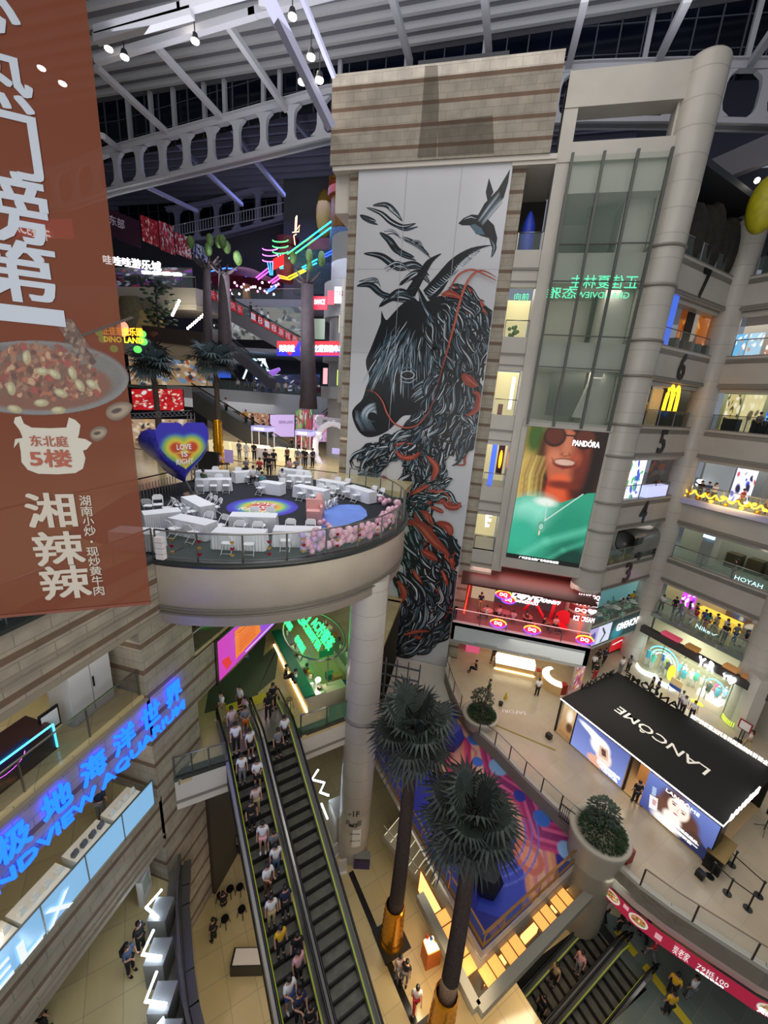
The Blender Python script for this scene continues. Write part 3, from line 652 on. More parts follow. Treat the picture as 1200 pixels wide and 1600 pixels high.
def btext(s,x0,y0,x1,y1,m_,bold=.015,off=.008,heavy=.015,par_=None):
    """glyph box in the sheet: x0..x1 measured at its bottom"""
    o=bq(x0,y1,off);u=bq(x1,y1-(x1-x0)*.08,off)-o;v=bq(x0,y0,off)-o;v=ZZ*v.dot(ZZ)*1.0;u=bu*u.dot(bu)
    return text('printed_character',s,o,u,v,m_,par_ or ban,bold=bold,heavy=heavy)
for s,x0,y0,x1,y1 in (('必',-95,-70,28,26),('热',-72,50,50,150),('门',-52,156,64,262),('榜',-48,256,78,366),('第',-42,366,92,462),('一',-40,470,98,496)):btext(s,x0,y0,x1,y1,bw,.02,heavy=.022)
for s,x0,y0,x1,y1 in (('湘',47,771,121,824),('辣',59,832,134,884),('辣',70,886,144,937)):btext(s,x0,y0,x1,y1,bt,.02,heavy=.025)
for s,x0,y0,x1,y1 in (('湖',126,774,143,790),('南',128,791,146,806),('小',131,807,148,821),('炒',133,822,151,837),('·',142,844,146,848),('现',137,855,155,869),('炒',140,870,158,884),('黄',142,885,160,899),('牛',145,900,162,914),('肉',148,915,164,930)):btext(s,x0,y0,x1,y1,bt,.02)
# cow-head badge
cow=[(30,690),(22,700),(24,686),(36,684),(31,672),(22,660),(24,652),(33,650),(38,662),(50,668),(78,669),(104,668),(108,652),(118,656),(126,664),(124,678),(122,684),(134,686),(144,692),(136,702),(130,704),(134,716),(130,732),(118,739),(90,741),(60,740),(44,734),(34,722),(33,706)]
bdg=MB().poly([bq(x,y,.008) for x,y in cow][::-1]).build('badge',mat('badge_cream','#b7b2a6',.5),ban)
btext('东北庭',49,680,107,697,bb,.015,.014,par_=bdg);btext('5楼',50,702,113,729,bb,.015,.014,.03,bdg)
# printed dish
X0,X1,Y0,Y1=-20,208,495,660
cv=Canvas(230,166,'#6c341b');sx=lambda x:(x-X0)/(X1-X0);sy=lambda y:(y-Y0)/(Y1-Y0);rs=random.Random(3)
cv.ell(sx(52),sy(589),148/228,58/165,'#77787a',.03,.03);cv.ell(sx(52),sy(586),138/228,50/165,'#656260',.1,.03);cv.ell(sx(130),sy(570),60/228,24/165,'#6c6a68',.5,.3)
cv.ell(sx(60),sy(600),112/228,40/165,'#7a4022',.12,.0)
for i in range(520):
    a=rs.random()*2*pi;r=math.sqrt(rs.random());fx=58+100*r*math.cos(a);fy=592+42*r*math.sin(a)-(18*(1-abs(fx-50)/110))
    c=rs.choice(['#6e3a22','#8a4a30','#7d5038','#5c2d1a','#9a6a48','#8c2f1e','#a9582c','#6f4630','#c0946a'])
    cv.ell(sx(fx),sy(fy),rs.uniform(3,8)/228,rs.uniform(2,4.5)/165,c,.5,rs.random()*3)
for fx,fy,a in ((62,578,.2),(80,582,.6),(108,580,1.2),(38,556,1.5),(15,605,1.4),(90,612,.4),(140,598,.5),(60,628,0),(86,640,0),(20,638,.3),(120,600,1)):cv.ell(sx(fx),sy(fy),11/228,6/165,'#a9a070',.3,a);cv.ell(sx(fx-2),sy(fy-1),6/228,3/165,'#c4bc90',.6,a)
for fx,fy in ((33,540),(72,588),(50,608),(100,566),(148,612)):cv.ell(sx(fx),sy(fy),7/228,4/165,'#a02a1c',.4,1)
cv.line([(sx(95),sy(532)),(sx(206),sy(496))],.008,'#3a241a')
for i in range(90):
    t=rs.random();fx=97+42*t+rs.uniform(-9,9);fy=505+58*t+rs.uniform(-8,8);cv.ell(sx(fx),sy(fy),rs.uniform(3,6)/228,3.2/165,rs.choice(['#5d3a2a','#7a5744','#8f7464','#46291c']),.5,rs.random()*3)
cv.a *= .75;cv.a=cv.a*.8+cv.a.mean(2,keepdims=True)*.2;cv.speck(.25)
def bclip(Xx,Yy):
    fx=X0+Xx*228;fy=Y0+Yy*165;return (((fx-52)/149) ** 2+((fy-589)/59) ** 2<1.0) | ((np.abs(fx-(97+(fy-505)*.72))<15) & (fy>498) & (fy<572)) | (np.abs((fy-532)+(fx-95)*.324)<2.2) & (fx>95)
cv.build('printed_dish',bq(X0,Y0),bq(X1,Y0),bq(X1,Y1),bq(X0,Y1),attrmat('banner_print',rough=.45),ban,clip=bclip)
cl=Canvas(60,40,'#5a4a3c');cl.ell(.5,.5,.4,.3,'#8a7a66',.6);cl.ell(.4,.45,.2,.12,'#2c211a',.5)
cl.build('printed_mussel',bq(160,632),bq(208,622),bq(206,650),bq(172,664),attrmat('banner_print'),ban,clip=lambda X,Y:((X-.5)/.5) ** 2+((Y-.5)/.45) ** 2<1)
cl.build('printed_mussel',bq(140,668),bq(170,664),bq(166,686),bq(142,692),attrmat('banner_print'),ban,clip=lambda X,Y:((X-.5)/.5) ** 2+((Y-.5)/.5) ** 2<1)
# ================================================================= escalators
tread=mat('escalator_tread','#6d6c62',.45,metal=.2,noise=.4,nscale=3);riser=mat('escalator_riser','#090908',.5);lime=mat('lime_edge','#9aa52c',.5,emit=.12);casing=mat('escalator_casing','#8d8a84',.35,metal=.4);eglass=glassmat('escalator_glass','#5d6f66',.45)
def escalator(name,label,T,u,run,width,flat0=2.2,inner=1.0,slope=.577,parent_kind=None,dark=False,cat='escalator'):
    u=Vector(u).normalized();s=Vector((-u.y,u.x,0));T=Vector(T);t=thing(name,label,cat,T)
    pt=lambda a,l,h:T+u*a+s*l+ZZ*(h-(slope*min(max(a,0),run)))
    n=int(run/.4);m=MB()
    for i in range(n):
        a=i*.4;z0=-slope*a;z1=-slope*(a+.4)
        A=T+u*a+ZZ*z1;Bp_=T+u*(a+.4)+ZZ*z1
        m.quad(A-s*inner/2,Bp_-s*inner/2,Bp_+s*inner/2,A+s*inner/2,0)
        m.quad(T+u*a-s*inner/2+ZZ*z0,A-s*inner/2,A+s*inner/2,T+u*a+s*inner/2+ZZ*z0,1)
        m.quad(A-s*inner/2+u*.34+ZZ*.003,Bp_-s*inner/2+ZZ*.003,Bp_+s*inner/2+ZZ*.003,A+s*inner/2+u*.34+ZZ*.003,1)
    m.quad(pt(-flat0,-inner/2,.01),pt(0,-inner/2,.01),pt(0,inner/2,.01),pt(-flat0,inner/2,.01),2)
    m.build('steps',[tread,riser,casing],t)
    for sg in (-1,1):
        i_,o_=sg*inner/2,sg*width/2;m=MB()
        prof=[(-flat0,.0),(0,.0),(run,.0)]
        for (a0,a1) in ((-flat0,0),(0,run),(run,run+1.5)):
            def q(l0,h0,l1,h1,mi):m.quad(pt(a0,l0,h0),pt(a1,l0,h0),pt(a1,l1,h1),pt(a0,l1,h1),mi)
            q(i_,-.05,i_,.28,0);q(i_,.28,i_+sg*.06,.30,1);q(i_+sg*.06,.3,o_,.22,0);q(o_,.22,o_,-1.0,0)
        m.build('skirt',[casing,lime],t)
        m=MB();l=sg*(inner/2+.16)
        for (a0,a1) in ((-flat0,0),(0,run),(run,run+1.5)):
            m.quad(pt(a0,l,.25),pt(a1,l,.25),pt(a1,l,.93),pt(a0,l,.93),0)
        bal_=m.build('balustrade',eglass,t)
        pts=[pt(-flat0,l,.3),pt(-flat0-.35,l,.5),pt(-flat0-.38,l,.75),pt(-flat0-.1,l,.95),pt(0,l,.97),pt(run,l,.97),pt(run+1.5,l,.97)]
        MB().tube(pts,.05,6).build('handrail',black,bal_)
    m=MB();m.add([pt(0,-width/2,-.25),pt(0,width/2,-.25),pt(run,width/2,-.25),pt(run,-width/2,-.25),pt(0,-width/2,-1.1),pt(0,width/2,-1.1),pt(run,width/2,-1.1),pt(run,-width/2,-1.1)],[(3,2,1,0),(4,5,6,7),(0,1,5,4),(1,2,6,5),(2,3,7,6),(3,0,4,7)])
    m.build('truss_casing',mat('casing_dark','#2a2823',.6) if not dark else dark,t)
    return t,pt
UD=(.722,-.692,0)
e1,pt1=escalator('escalator','long escalator packed with people, left of the pair down to the basement',(-9.15,13.2,F2),UD,17.8,1.7,inner=1.18)
e2,pt2=escalator('escalator','long nearly empty escalator, right of the pair down to the basement',(-7.95,14.4,F2),UD,17.8,1.7,inner=1.18)
m=MB();m.quad(pt1(-1.5,.78,.42),pt1(0,.78,.42),pt1(0,1.0,.42),pt1(-1.5,1.0,.42));m.quad(pt1(0,.78,.42),pt1(17.8,.78,.42),pt1(17.8,1.0,.42),pt1(0,1.0,.42));m.quad(pt1(0,.78,.42),pt1(17.8,.78,.42),pt1(17.8,.78,.2),pt1(0,.78,.2))
tag(m.build('divider_strip',steel),'polished steel strip between the two long escalators','divider')
m=MB().poly([pt1(-3.4,-.3,.02),pt1(-2.7,-.3,.02),pt1(-2.7,.7,.02),pt1(-3.4,.7,.02)])
tag(m.build('floor_mat',mat('yellow_mat','#c8b428',.6)),'yellow warning sticker at the head of the crowded escalator','floor sticker')
m=MB().poly([pt2(-3.4,-.5,.02),pt2(-2.7,-.5,.02),pt2(-2.7,.7,.02),pt2(-3.4,.7,.02)]);tag(m.build('floor_mat',MATS['yellow_mat']),'yellow warning sticker at the head of the emptier escalator','floor sticker')
UE=(-.766,-.643,0)
e3,pt3=escalator('escalator','escalator going down beside the basement shops, left of the lower right pair',P(939,1462,z=B1),UE,9,1.5,flat0=.6,inner=1.0)
e4,pt4=escalator('escalator','escalator nearest the red food banner, right of the lower right pair',P(985,1512,z=B1),UE,9,1.5,flat0=.6,inner=1.0)
for i,(x,y) in enumerate(((978,1472),(1024,1530),(1066,1588))):
    a=P(x,y,z=B1+.025);w=Vector((.643,-.766,0));v=Vector((.766,.643,0))
    tag(MB().poly([a-w*.55-v*.2,a+w*.55-v*.2,a+w*.55+v*.2,a-w*.55+v*.2][::1]).build('floor_mat',MATS['yellow_mat']),'yellow warning sticker on the basement landing, '+['farthest one','middle one','nearest one'][i],'floor sticker')
# ================================================================= railings
def railing(label,pts,h=1.1,post=1.6,name='glass_railing',gm=None,rm=None,pm=None,group=None,off=.06,posts=True):
    pts=[Vector(p) for p in pts];t=thing(name,label,'railing',pts[0],group=group);m=MB()
    for a,b in zip(pts,pts[1:]):m.quad(a+ZZ*off,b+ZZ*off,b+ZZ*(h-.06),a+ZZ*(h-.06))
    m.build('glass_panel',gm or glass,t)
    MB().tube([p+ZZ*h for p in pts],.035,6).build('handrail',rm or steel,t)
    L=sum((b-a).length for a,b in zip(pts,pts[1:]));n=max(2,round(L/post)+1)
    if posts:
        for k in range(n):
            s=L*k/(n-1);i=0
            while i<len(pts)-2 and s>(pts[i+1]-pts[i]).length:s -= (pts[i+1]-pts[i]).length;i += 1
            d=(pts[i+1]-pts[i]).normalized();p=pts[i]+d*min(s,(pts[i+1]-pts[i]).length)
            MB().bar(p,p+ZZ*h,.07,.03).build('post',pm or steel,t)
    return t
arcp=lambda r,a0,a1,n,z:[(PC[0]+r*math.cos(a0+(a1-a0)*k/n),PC[1]+r*math.sin(a0+(a1-a0)*k/n),z) for k in range(n+1)]
railing('curved glass railing around the round event platform',arcp(PR-.1,arc0,arc1,40,F4+.12),post=1.55)
railing('glass railing on the dark coping left of the round platform',[(-11.35,0,F4+.12),(-11.35,11.3,F4+.12)],gm=dglass)
railing('dark glass railing in front of the white cabinet, third floor left',[(-11.45,-2,F3-.1),(-11.45,10.1,F3-.1)],h=1.25,gm=dglass,post=2.2)
railing('dark glass railing above the purple LED screen',[(-11.3,12.9,F3-.1),(-11.3,27,F3-.1)],gm=dglass,post=3)
bluegl=mat('lit_blue_glass','#7fb0d8',.15,emit=.35,ecol='#8cc4f0')
r_=railing('pale blue lit glass railing with large white letters, second floor left',[(-11.15,-3,F2+.0),(-11.15,9.9,F2+.0)],h=1.3,gm=bluegl,post=1.45)
a=Vector((-11.08,5.0,F2+.12))
for s,yy,w_ in (('E',4.05,.62),('L',4.85,.62),('X',5.62,.8)):text('railing_letter',s,(-11.1,yy,F2+.08),(0,w_,0),(0,0,.78),mat('letter_white','#dfe6ea',.5,emit=.5),r_,bold=.015,depth=.01)
railing('short glass railing left of the escalator heads',[(-11.15,11.05,F2+.12),(-9.55,12.4,F2+.12)],post=.8)
railing('steel railing beside the lemon tea counter',[(-7.0,14.95,F2+.12),(-4.95,16.8,F2+.12)],post=1.2)
pe=[Vector((x,y,F1+.22)) for x,y in edge1]
railing('curved glass railing of the plaza between the mural and the front planter',pe[:4],gm=glass)
railing('glass railing of the plaza along the painted playground',[pe[4]+Vector((.3,-.5,0))]+pe[5:9],post=1.3,pm=MATS.get('bronze') or mat('bronze','#5d5248',.35,metal=.7))
railing('glass railing of the plaza above the red food banner',pe[10:],post=1.9,rm=mat('wood_rail','#8a7263',.35),pm=MATS['bronze'])
copper=mat('copper_rail','#b98a5a',.3,metal=.8);og=mat('orange_plinth','#a87838',.55)
def deckrail(label,a,b):
    t=thing('playground_railing',label,'railing',a);a=Vector(a);b=Vector(b)
    d=(b-a);L=d.length;d.normalize();n_=Vector((d.y,-d.x,0))
    MB().quad(a+ZZ*.35,b+ZZ*.35,b+ZZ*.98,a+ZZ*.98).build('glass_panel',glass,t)
    MB().quad(a,b,b+ZZ*.35,a+ZZ*.35).quad(a-n_*.2,b-n_*.2,b,a).build('orange_plinth',og,t)
    MB().bar(a+ZZ*1.02,b+ZZ*1.02,.06).bar(a+ZZ*.8-n_*.12,b+ZZ*.8-n_*.12,.04).build('handrail',copper,t)
    k=int(L/1.1)
    for i in range(k+1):p=a+d*L*i/k;MB().bar(p,p+ZZ*1.0,.05,.03).build('post',copper,t)
deckrail('copper-topped playground railing on its left side, beside the palm trees',(-4.5,20.4,PG),(2.95,12.35,PG))
deckrail('copper-topped playground railing on its front right side, facing the planter',(2.95,12.35,PG),(8.15,17.8,PG))
# gallery railings
for F,nm in ((F2,'second'),(F3,'third'),(F4,'fourth'),(F5,'fifth'),(F6,'sixth'),(F7,'seventh')):
    gm_={F5:dglass,F2:glassmat('green_glass','#8fae98',.22),F3:glassmat('green_glass','#8fae98',.22)}.get(F,glass)
    railing('railing of the %s-floor gallery right of the big cylinder column'%nm,[gp(F,0,.12,.1,.2),gp(F,0,.12,.86,.2)],gm=gm_,post=2.2)
    railing('railing of the %s-floor gallery at the far right'%nm,[gp(F,1,.12,.12,.2),gp(F,1,.12,.9,.2)],gm=gm_,post=1.9)
for F,nm in ((F3,'third'),(F4,'fourth'),(F5,'fifth'),(F6,'sixth'),(F7,'seventh')):
    railing('narrow glass railing of the %s-floor balcony beside the mural shaft'%nm,[(.4,31.5,F+.2),(1.95,31.5,F+.2)],post=1.5)
railing('neon-edged glass railing in front of the ice cream terrace',[(-.35,28.75,F2+.02),(9.65,28.75,F2+.02)],gm=glassmat('pink_glass','#c08a90',.14),rm=mat('pink_rail','#e8b0b0',.3,emit=.4),post=2.0)
# ================================================================= lift glass wall
t=thing('glass_lift_wall','tall greenish glass curtain wall of the lift shaft with dark vertical bars','glass wall',(2.8,30.5,25.6))
MB().quad((2.75,30.55,25.5),(8.3,30.55,25.5),(8.15,30.55,41.1),(2.8,30.55,41.1)).build('glazing',glassmat('lift_glass','#6f8a78',.30,.08),t)
for i,x in enumerate((2.85,4.6,6.4,8.15)):MB().bar((x,30.45,25.3),(x,30.45,41.2),.16,.2).build('mullion',mat('mullion_grey','#4d4f4a',.4,metal=.5),t)
for z in (F6-1.7,F7-1.8,F7+.3,F6+.3):MB().bar((2.8,30.5,z),(8.2,30.5,z),.07).build('transom',MATS['mullion_grey'],t)
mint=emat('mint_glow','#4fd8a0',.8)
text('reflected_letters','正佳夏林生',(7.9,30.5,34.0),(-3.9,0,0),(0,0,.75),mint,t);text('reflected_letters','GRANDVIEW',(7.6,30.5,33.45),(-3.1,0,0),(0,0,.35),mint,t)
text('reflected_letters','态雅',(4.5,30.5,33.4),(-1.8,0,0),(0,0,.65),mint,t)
# ================================================================= big LED screen
t=thing('led_screen','tall LED advertising screen showing a smiling person in a green jumper','screen',(5.6,30.7,15.1))
cv=Canvas(150,290,'#3a1c12')
cv.poly([(0,0),(.35,0),(.2,.3),(.05,.5),(0,.6)],'#7a8a30');cv.ell(.06,.18,.14,.3,'#8d7a35',.8);cv.ell(.05,.35,.12,.18,'#c9a95a',.6,.1);cv.ell(.18,.42,.07,.14,'#d9c46a',.6,-.1);cv.ell(.12,.06,.1,.12,'#3c5a20',.6)
cv.ell(.27,.2,.1,.26,'#4a2c12',.6,.05)
for i in range(26):x=.02+i*.011;cv.line([(x+.05,.2),(x,.34),(x+.02,.5)],.006,random.Random(i).choice(['#e0c878','#8f6a2c','#5b3d18','#c4a050']),.7)
cv.poly([(.36,.3),(.76,.3),(.84,.46),(.62,.53),(.38,.55)],'#c8441e');cv.ell(.5,.47,.14,.07,'#dc5a30',.8)
cv.ell(.8,.2,.2,.34,'#1c120e',.4);cv.ell(.54,.13,.26,.25,'#ad6042',.25);cv.ell(.54,.27,.2,.115,'#b86244',.35);cv.ell(.74,.22,.1,.2,'#6e2a1a',.9);cv.ell(.52,.345,.12,.035,'#e06038',.7);cv.ell(.56,.39,.2,.03,'#7a2a18',.8)
cv.ell(.4,.2,.08,.05,'#cc7a58',.9);cv.ell(.67,.2,.07,.05,'#a84c34',.9);cv.ell(.53,.12,.05,.1,'#c07454',.9);cv.poly([(.55,0),(1,0),(1,.1),(.75,.07)],'#231510')
cv.blur(4)
for gx in (.36,.73):cv.ell(gx,.055,.14,.072,'#1c0e0a',.15);cv.ell(gx,.05,.12,.06,'#5a2a1c',.4)
cv.line([(.49,.04),(.6,.04)],.01,'#1c0e0a');cv.line([(.5,.16),(.47,.175),(.53,.185),(.59,.175),(.57,.16)],.007,'#7a3020',.7,1)
cv.ell(.54,.235,.15,.036,'#6a2018',.3);cv.ell(.54,.228,.125,.021,'#d8b09c',.3);cv.line([(.37,.205),(.44,.255),(.54,.275),(.64,.255),(.71,.205)],.009,'#8a3020',.7,1)
for i in range(7):cv.line([(.46+i*.026,.212),(.462+i*.026,.245)],.002,'#a87868',.6)
cv.blur(1)
cv.poly([(0,.53),(.12,.5),(.3,.5),(.42,.53),(.6,.52),(.78,.47),(.9,.43),(1,.42),(1,1),(0,1)],'#2c9c7a')
cv.ell(.25,.62,.3,.12,'#8fe0c8',.9,-.2);cv.ell(.4,.53,.14,.03,'#e8f4e8',.8,.1);cv.ell(.15,.8,.25,.15,'#35b090',.9);cv.ell(.75,.72,.3,.16,'#1f8f70',.9,-.5);cv.ell(.85,.95,.3,.12,'#0c3c30',.9,-.6)
cv.line([(.2,.97),(.5,.83),(1.0,.7)],.045,'#6fd8b8',.5,2);cv.line([(.5,1.0),(.75,.88),(1.0,.8)],.03,'#48b898',.6,2)
cv.line([(.42,.54),(.435,.67)],.006,'#bfe0d0');cv.line([(.85,.44),(.435,.67)],.007,'#cfe8dc');
for k in range(3):cv.ell(.4,.72,.055-k*.012,.045-k*.01,['#6fae98','#2c9c7a','#9fd0bc'][k],.12)
cv.ell(.39,.77,.012,.02,'#e8d8b0',.3);cv.poly([(0,.965),(1,.965),(1,1),(0,1)],'#0a1210');cv.a=cv.a ** 1.0
cv.speck(.12)
pic=cv.build('picture',(2.95,30.69,25.17),(8.27,30.69,25.17),(8.27,30.69,15.06),(2.95,30.69,15.06),attrmat('screen_glow',emit=.62),t)
MB().box((2.93,30.7,15.04),(8.29,30.76,25.19)).build('bezel',black,t)
wl=emat('white_letters','#ffffff',2.2)
text('screen_title','PANDÓRA',(6.1,30.66,24.1),(1.75,0,0),(0,0,.5),wl,pic,bold=.015)
text('screen_caption','广州正佳太阳广场粤剧场运营',(3.9,30.66,15.12),(2.9,0,0),(0,0,.2),wl,pic)
# ================================================================= purple LED screen under the platform
t=thing('led_screen','purple and orange LED screen on the third-floor band beneath the round platform','screen',(-11.15,14.2,12.2))
cv=Canvas(220,60,'#c040c8').grad('#d038b8','#3a48e8',True);cv.ell(.55,.2,.3,.6,'#5a48f0',.9);cv.poly([(.12,.12),(.3,.1),(.33,.8),(.12,.86)],'#f08030');cv.poly([(.4,.1),(.6,.1),(.6,.75),(.42,.85)],'#f05068');cv.poly([(.63,.08),(.75,.08),(.75,.75),(.64,.8)],'#f08a30');cv.poly([(.45,.9),(.63,.5),(.64,.95)],'#2088f0')
for k in range(7):cv.line([(.15,.25+k*.08),(.28,.24+k*.08)],.004,'#d8482c',1);cv.line([(.44,.2+k*.06),(.56,.2+k*.06)],.005,'#ffd0c8',.8)
cv.line([(.2,.93),(.95,.93)],.006,'#f0e0ff',.8,1);cv.line([(.66,.2),(.7,.7)],.008,'#fff0d0',.9);cv.poly([(.02,.55),(.07,.6),(.09,.85),(.05,.9)],'#e03030')
cv.build('picture',(-11.12,14.3,14.6),(-11.12,26,14.6),(-11.12,26,12.35),(-11.12,14.3,12.35),attrmat('screen_glow2',emit=.6),t)
MB().box((-11.2,14.15,12.2),(-11.13,26.2,14.72)).build('bezel',black,t)
# aquarium sign
blue=emat('blue_neon','#1450ff',2.2)
t=thing('aquarium_sign','glowing blue channel-letter sign on the left striped wall, characters above Latin letters','sign',(-11.1,5,13.2))
S1=[('极',0,1275,58,1345),('地',62,1232,110,1300),('海',118,1190,160,1240),('洋',163,1145,202,1195),('世',205,1115,235,1158),('界',240,1080,268,1125)]
def lx(x,y):return P(x,y,X=-11.12)
for s,(y0,y1) in zip('正佳极地海洋世界',[(px_,px_+.74) for px_ in (2.95,3.95,4.95,6.15,7.35,8.55,9.75,10.95)]):
    text('neon_character',s,(-11.15,y0+.02,13.55),(0,.84,0),(0,0,.95),blue,t,heavy=.015,depth=.08)
text('neon_letters','GRANDVIEW AQUARIUM',(-11.15,3.2,12.75),(0,8.7,0),(0,0,.55),blue,t,bold=.015,depth=.08)
# ================================================================= kiosk pieces, left side
t=thing('white_cabinet','tall white double-door cabinet behind the dark railing, third floor left','cabinet',P(160,1120,z=F3),rz=0)
c0=P(120,1132,z=F3);c1=P(200,1098,z=F3)
wcab=mat('cabinet_white','#b9b9bb',.35)
MB().box((-13.2,8.2,F3),(-12.25,9.75,F3+2.25)).build('body',wcab,t)
MB().box((-12.25,8.22,F3+.12),(-12.2,8.95,F3+2.2)).build('door',wcab,t);o=MB().box((-12.25,8.99,F3+.12),(-12.2,9.72,F3+2.2)).build('door',wcab,t)
MB().box((-12.2,9.0,F3+1.1),(-12.16,9.05,F3+1.5)).build('handle',darkm,o)
t=thing('sign_stand','small black-framed notice board on a stand behind the third-floor railing','sign',P(85,1150,z=F3))
p=P(85,1160,z=F3);MB().ob(p+ZZ*.9,(.05,.6,.8),.0).build('frame',black,t);o=MB().ob(p+ZZ*.9+Vector((.03,0,0)),(.01,.5,.6),.0).build('sheet',mat('paper','#cfcac4',.6),t);text('number','6',p+Vector((.045,-.18,.75)),(0,.14,0),(0,0,.2),mat('print_red','#9c2a2a',.6),t)
MB().bar(p,p+ZZ*.5,.04).build('stand',black,t)
t=thing('neon_counter','dark counter edged with a cyan neon line, third floor left edge','counter',P(60,1190,z=F3));p=P(62,1190,z=F3)
MB().ob(p+Vector((-.5,-.4,.5)),(1.1,1.8,1.0)).build('body',mat('counter_dark','#3a1f22',.4),t);MB().bar(p+Vector((.08,-1.3,1.0)),p+Vector((.08,.5,1.0)),.04).bar(p+Vector((.08,.5,1.0)),p+Vector((.08,.5,.1)),.04).build('neon_line',emat('cyan_neon','#40c8ff',3),t)
t=thing('neon_sign','small pink and violet neon sign at the left edge of the third floor','sign',P(10,1190,z=F3+.8));p=P(8,1195,z=F3+.8)
MB().tube([p+Vector((0,.5*math.cos(a),.3*math.sin(a))) for a in np.linspace(0,2*pi,16)],.03,5).build('neon_ring',emat('pink_neon','#f060ff',4),t);MB().ob(p,(.05,1.3,.8)).build('back_panel',mat('navy_panel','#241c48',.5),t)
# phone tables behind the lit glass railing
tw=mat('table_white','#e2ddd0',.4)
ph=mat('device_grey','#55585c',.3)
spots=[(60,1425,'nearest, with a large display block'),(105,1375,'second from the display block'),(140,1335,'third in the row'),(165,1305,'fourth in the row'),(185,1275,'farthest, under a red poster')]
for k,(yy,ln,l) in enumerate(((4.5,1.3,spots[0][2]),(6.0,1.5,spots[1][2]),(7.6,1.3,spots[2][2]),(9.0,1.2,spots[4][2]))):
    t=thing('display_table','long white demonstration table behind the blue glass railing, '+l,'table',(-11.75,yy,F2),group='phone tables')
    MB().box((-12.1,yy-ln/2,F2),(-11.4,yy+ln/2,F2+.95)).build('table_body',tw,t)
    n=4
    for i in range(n):q=(-11.7,yy-ln/2+ln*(i+.5)/n,F2+.95);MB().ob((q[0],q[1],q[2]+.08),(.14,.2,.16),.2).ob((q[0]+.05,q[1],q[2]+.2),(.02,.14,.18)).build('display_stand',ph if k == 2 else tw,t)
    if k == 0:MB().box((-12.05,yy-.3,F2+.95),(-11.5,yy+.3,F2+1.35)).build('display_block',emat('soft_white','#fff4e0',1.2),t)
# white totem and zig-zag light kiosks
t=thing('screen_totem','white upright touch-screen totem beside the hall parapet','totem',P(228,1405,z=F1));p=P(228,1402,z=F1)
MB().ob(p+ZZ*.75,(.22,.7,1.5),.3).build('body',white,t);MB().ob(p+ZZ*1.0+Vector((.12,.02,0)),(.02,.5,.8),.3).build('display',mat('display_grey','#6f7a74',.2,emit=.2),t)
zz=[[(253,1390),(228,1418),(247,1435)],[(240,1453),(222,1492),(252,1496)],[(245,1518),(227,1565),(260,1570)],[(256,1590),(232,1618),(262,1630)]]
zn=['farthest','second farthest','third farthest','nearest, cut by the lower edge']
for k,pl in enumerate(zz):
    pp=[P(x,y,z=F1+1.5) for x,y in pl];t=thing('light_kiosk','grey kiosk block topped by a zig-zag white light tube, '+zn[k],'kiosk',pp[1]-ZZ*1.5,group='zig-zag light kiosks')
    c=sum(pp,Vector())/3;MB().ob((c.x+.25,c.y,F1+.7),(.7,.8,1.4),.3).build('body',mat('kiosk_grey','#6c6d6c',.4),t);MB().tube(pp,.045,6).tube([pp[1]+ZZ*.03,pp[2]+ZZ*.03],.05,6).build('light_tube',lampc,t)
t=thing('light_kiosk','basement kiosk with a zig-zag white light tube beside the white column','kiosk',P(515,1300,z=B1));pp=[P(x,y,z=2.3) for x,y in [(497,1203),(487,1218),(507,1223),(500,1238),(514,1243)]]
c=P(528,1275,z=1.0);MB().ob((c.x,c.y,.6),(.8,1.3,2.4),.75).build('body',mat('kiosk_silver','#b9b7b0',.35),t);MB().tube(pp,.06,6).tube([P(502,1255,z=2),P(512,1280,z=1.6)],.05,6).build('light_tube',lampc,t)
for k,(x,y) in enumerate(((534,1362),(522,1338))):
    p=P(x,y,z=B1);t=thing('acrylic_stand','frosted plastic barrier stand at the foot of the white column, '+['front one','rear one'][k],'stand',p);MB().ob(p+ZZ*.5,(.5,.12,.95),.5+k*.6).build('panel',glassmat('frosted','#c9c9c4',.6,.5),t);MB().ob(p+ZZ*.04,(.55,.35,.08),.5+k*.6).build('foot',white,t)
p=P(565,1352,z=B1);t=thing('recycling_bin','purple twin recycling bin at the foot of the white column','bin',p)
MB().ob(p+ZZ*.42,(.95,.42,.84),.25).build('body',mat('bin_purple','#3a2c5c',.5),t);MB().ob(p+ZZ*.86,(.95,.42,.06),.25).build('lid',mat('bin_grey','#7a7a78',.4),t)
for s in (-.22,.22):MB().ob(p+ZZ*.76+Vector((math.cos(.25)*s+.05,math.sin(.25)*s-.2,0)),(.34,.04,.1),.25).build('slot',black,t)
# sticker text on the column
def onc(x,z,w,h): # lettering wrapped near the column front
    return (x,z,w,h)
cx0,cy0,cr=-4.47,17.25,.945
def coltext(s,ang,z,w,h,m_,bold=.015,heavy=.02):
    a=math.radians(ang);n2=Vector((math.cos(a),math.sin(a),0));u=Vector((-n2.y,n2.x,0));o=Vector((cx0,cy0,z))+n2*cr-u*w/2
    return tag(text('column_lettering',s,o,u*w,ZZ*h,m_,bold=bold),None)
lb=mat('letter_black','#15151a',.5)
for i,(s,ang,z,w,h) in enumerate((('-1F',-78,3.35,.62,.42),('负',-98,2.55,.3,.42),('一',-85,2.5,.28,.2),('楼',-72,2.45,.3,.4),('层',-58,2.55,.28,.42),('请保持距离',-72,1.9,.6,.12),('请佩戴口罩',-70,1.35,.6,.12))):
    o=coltext(s,ang,z,w,h,lb);tag(o,['black minus-one-F marking high on the foot of the white column','leftmost black character on the white column below the floor marking','second black character on the white column below the floor marking','third black character on the white column below the floor marking','rightmost black character on the white column below the floor marking','upper line of small notice text low on the white column','lower line of small notice text low on the white column'][i],'lettering')
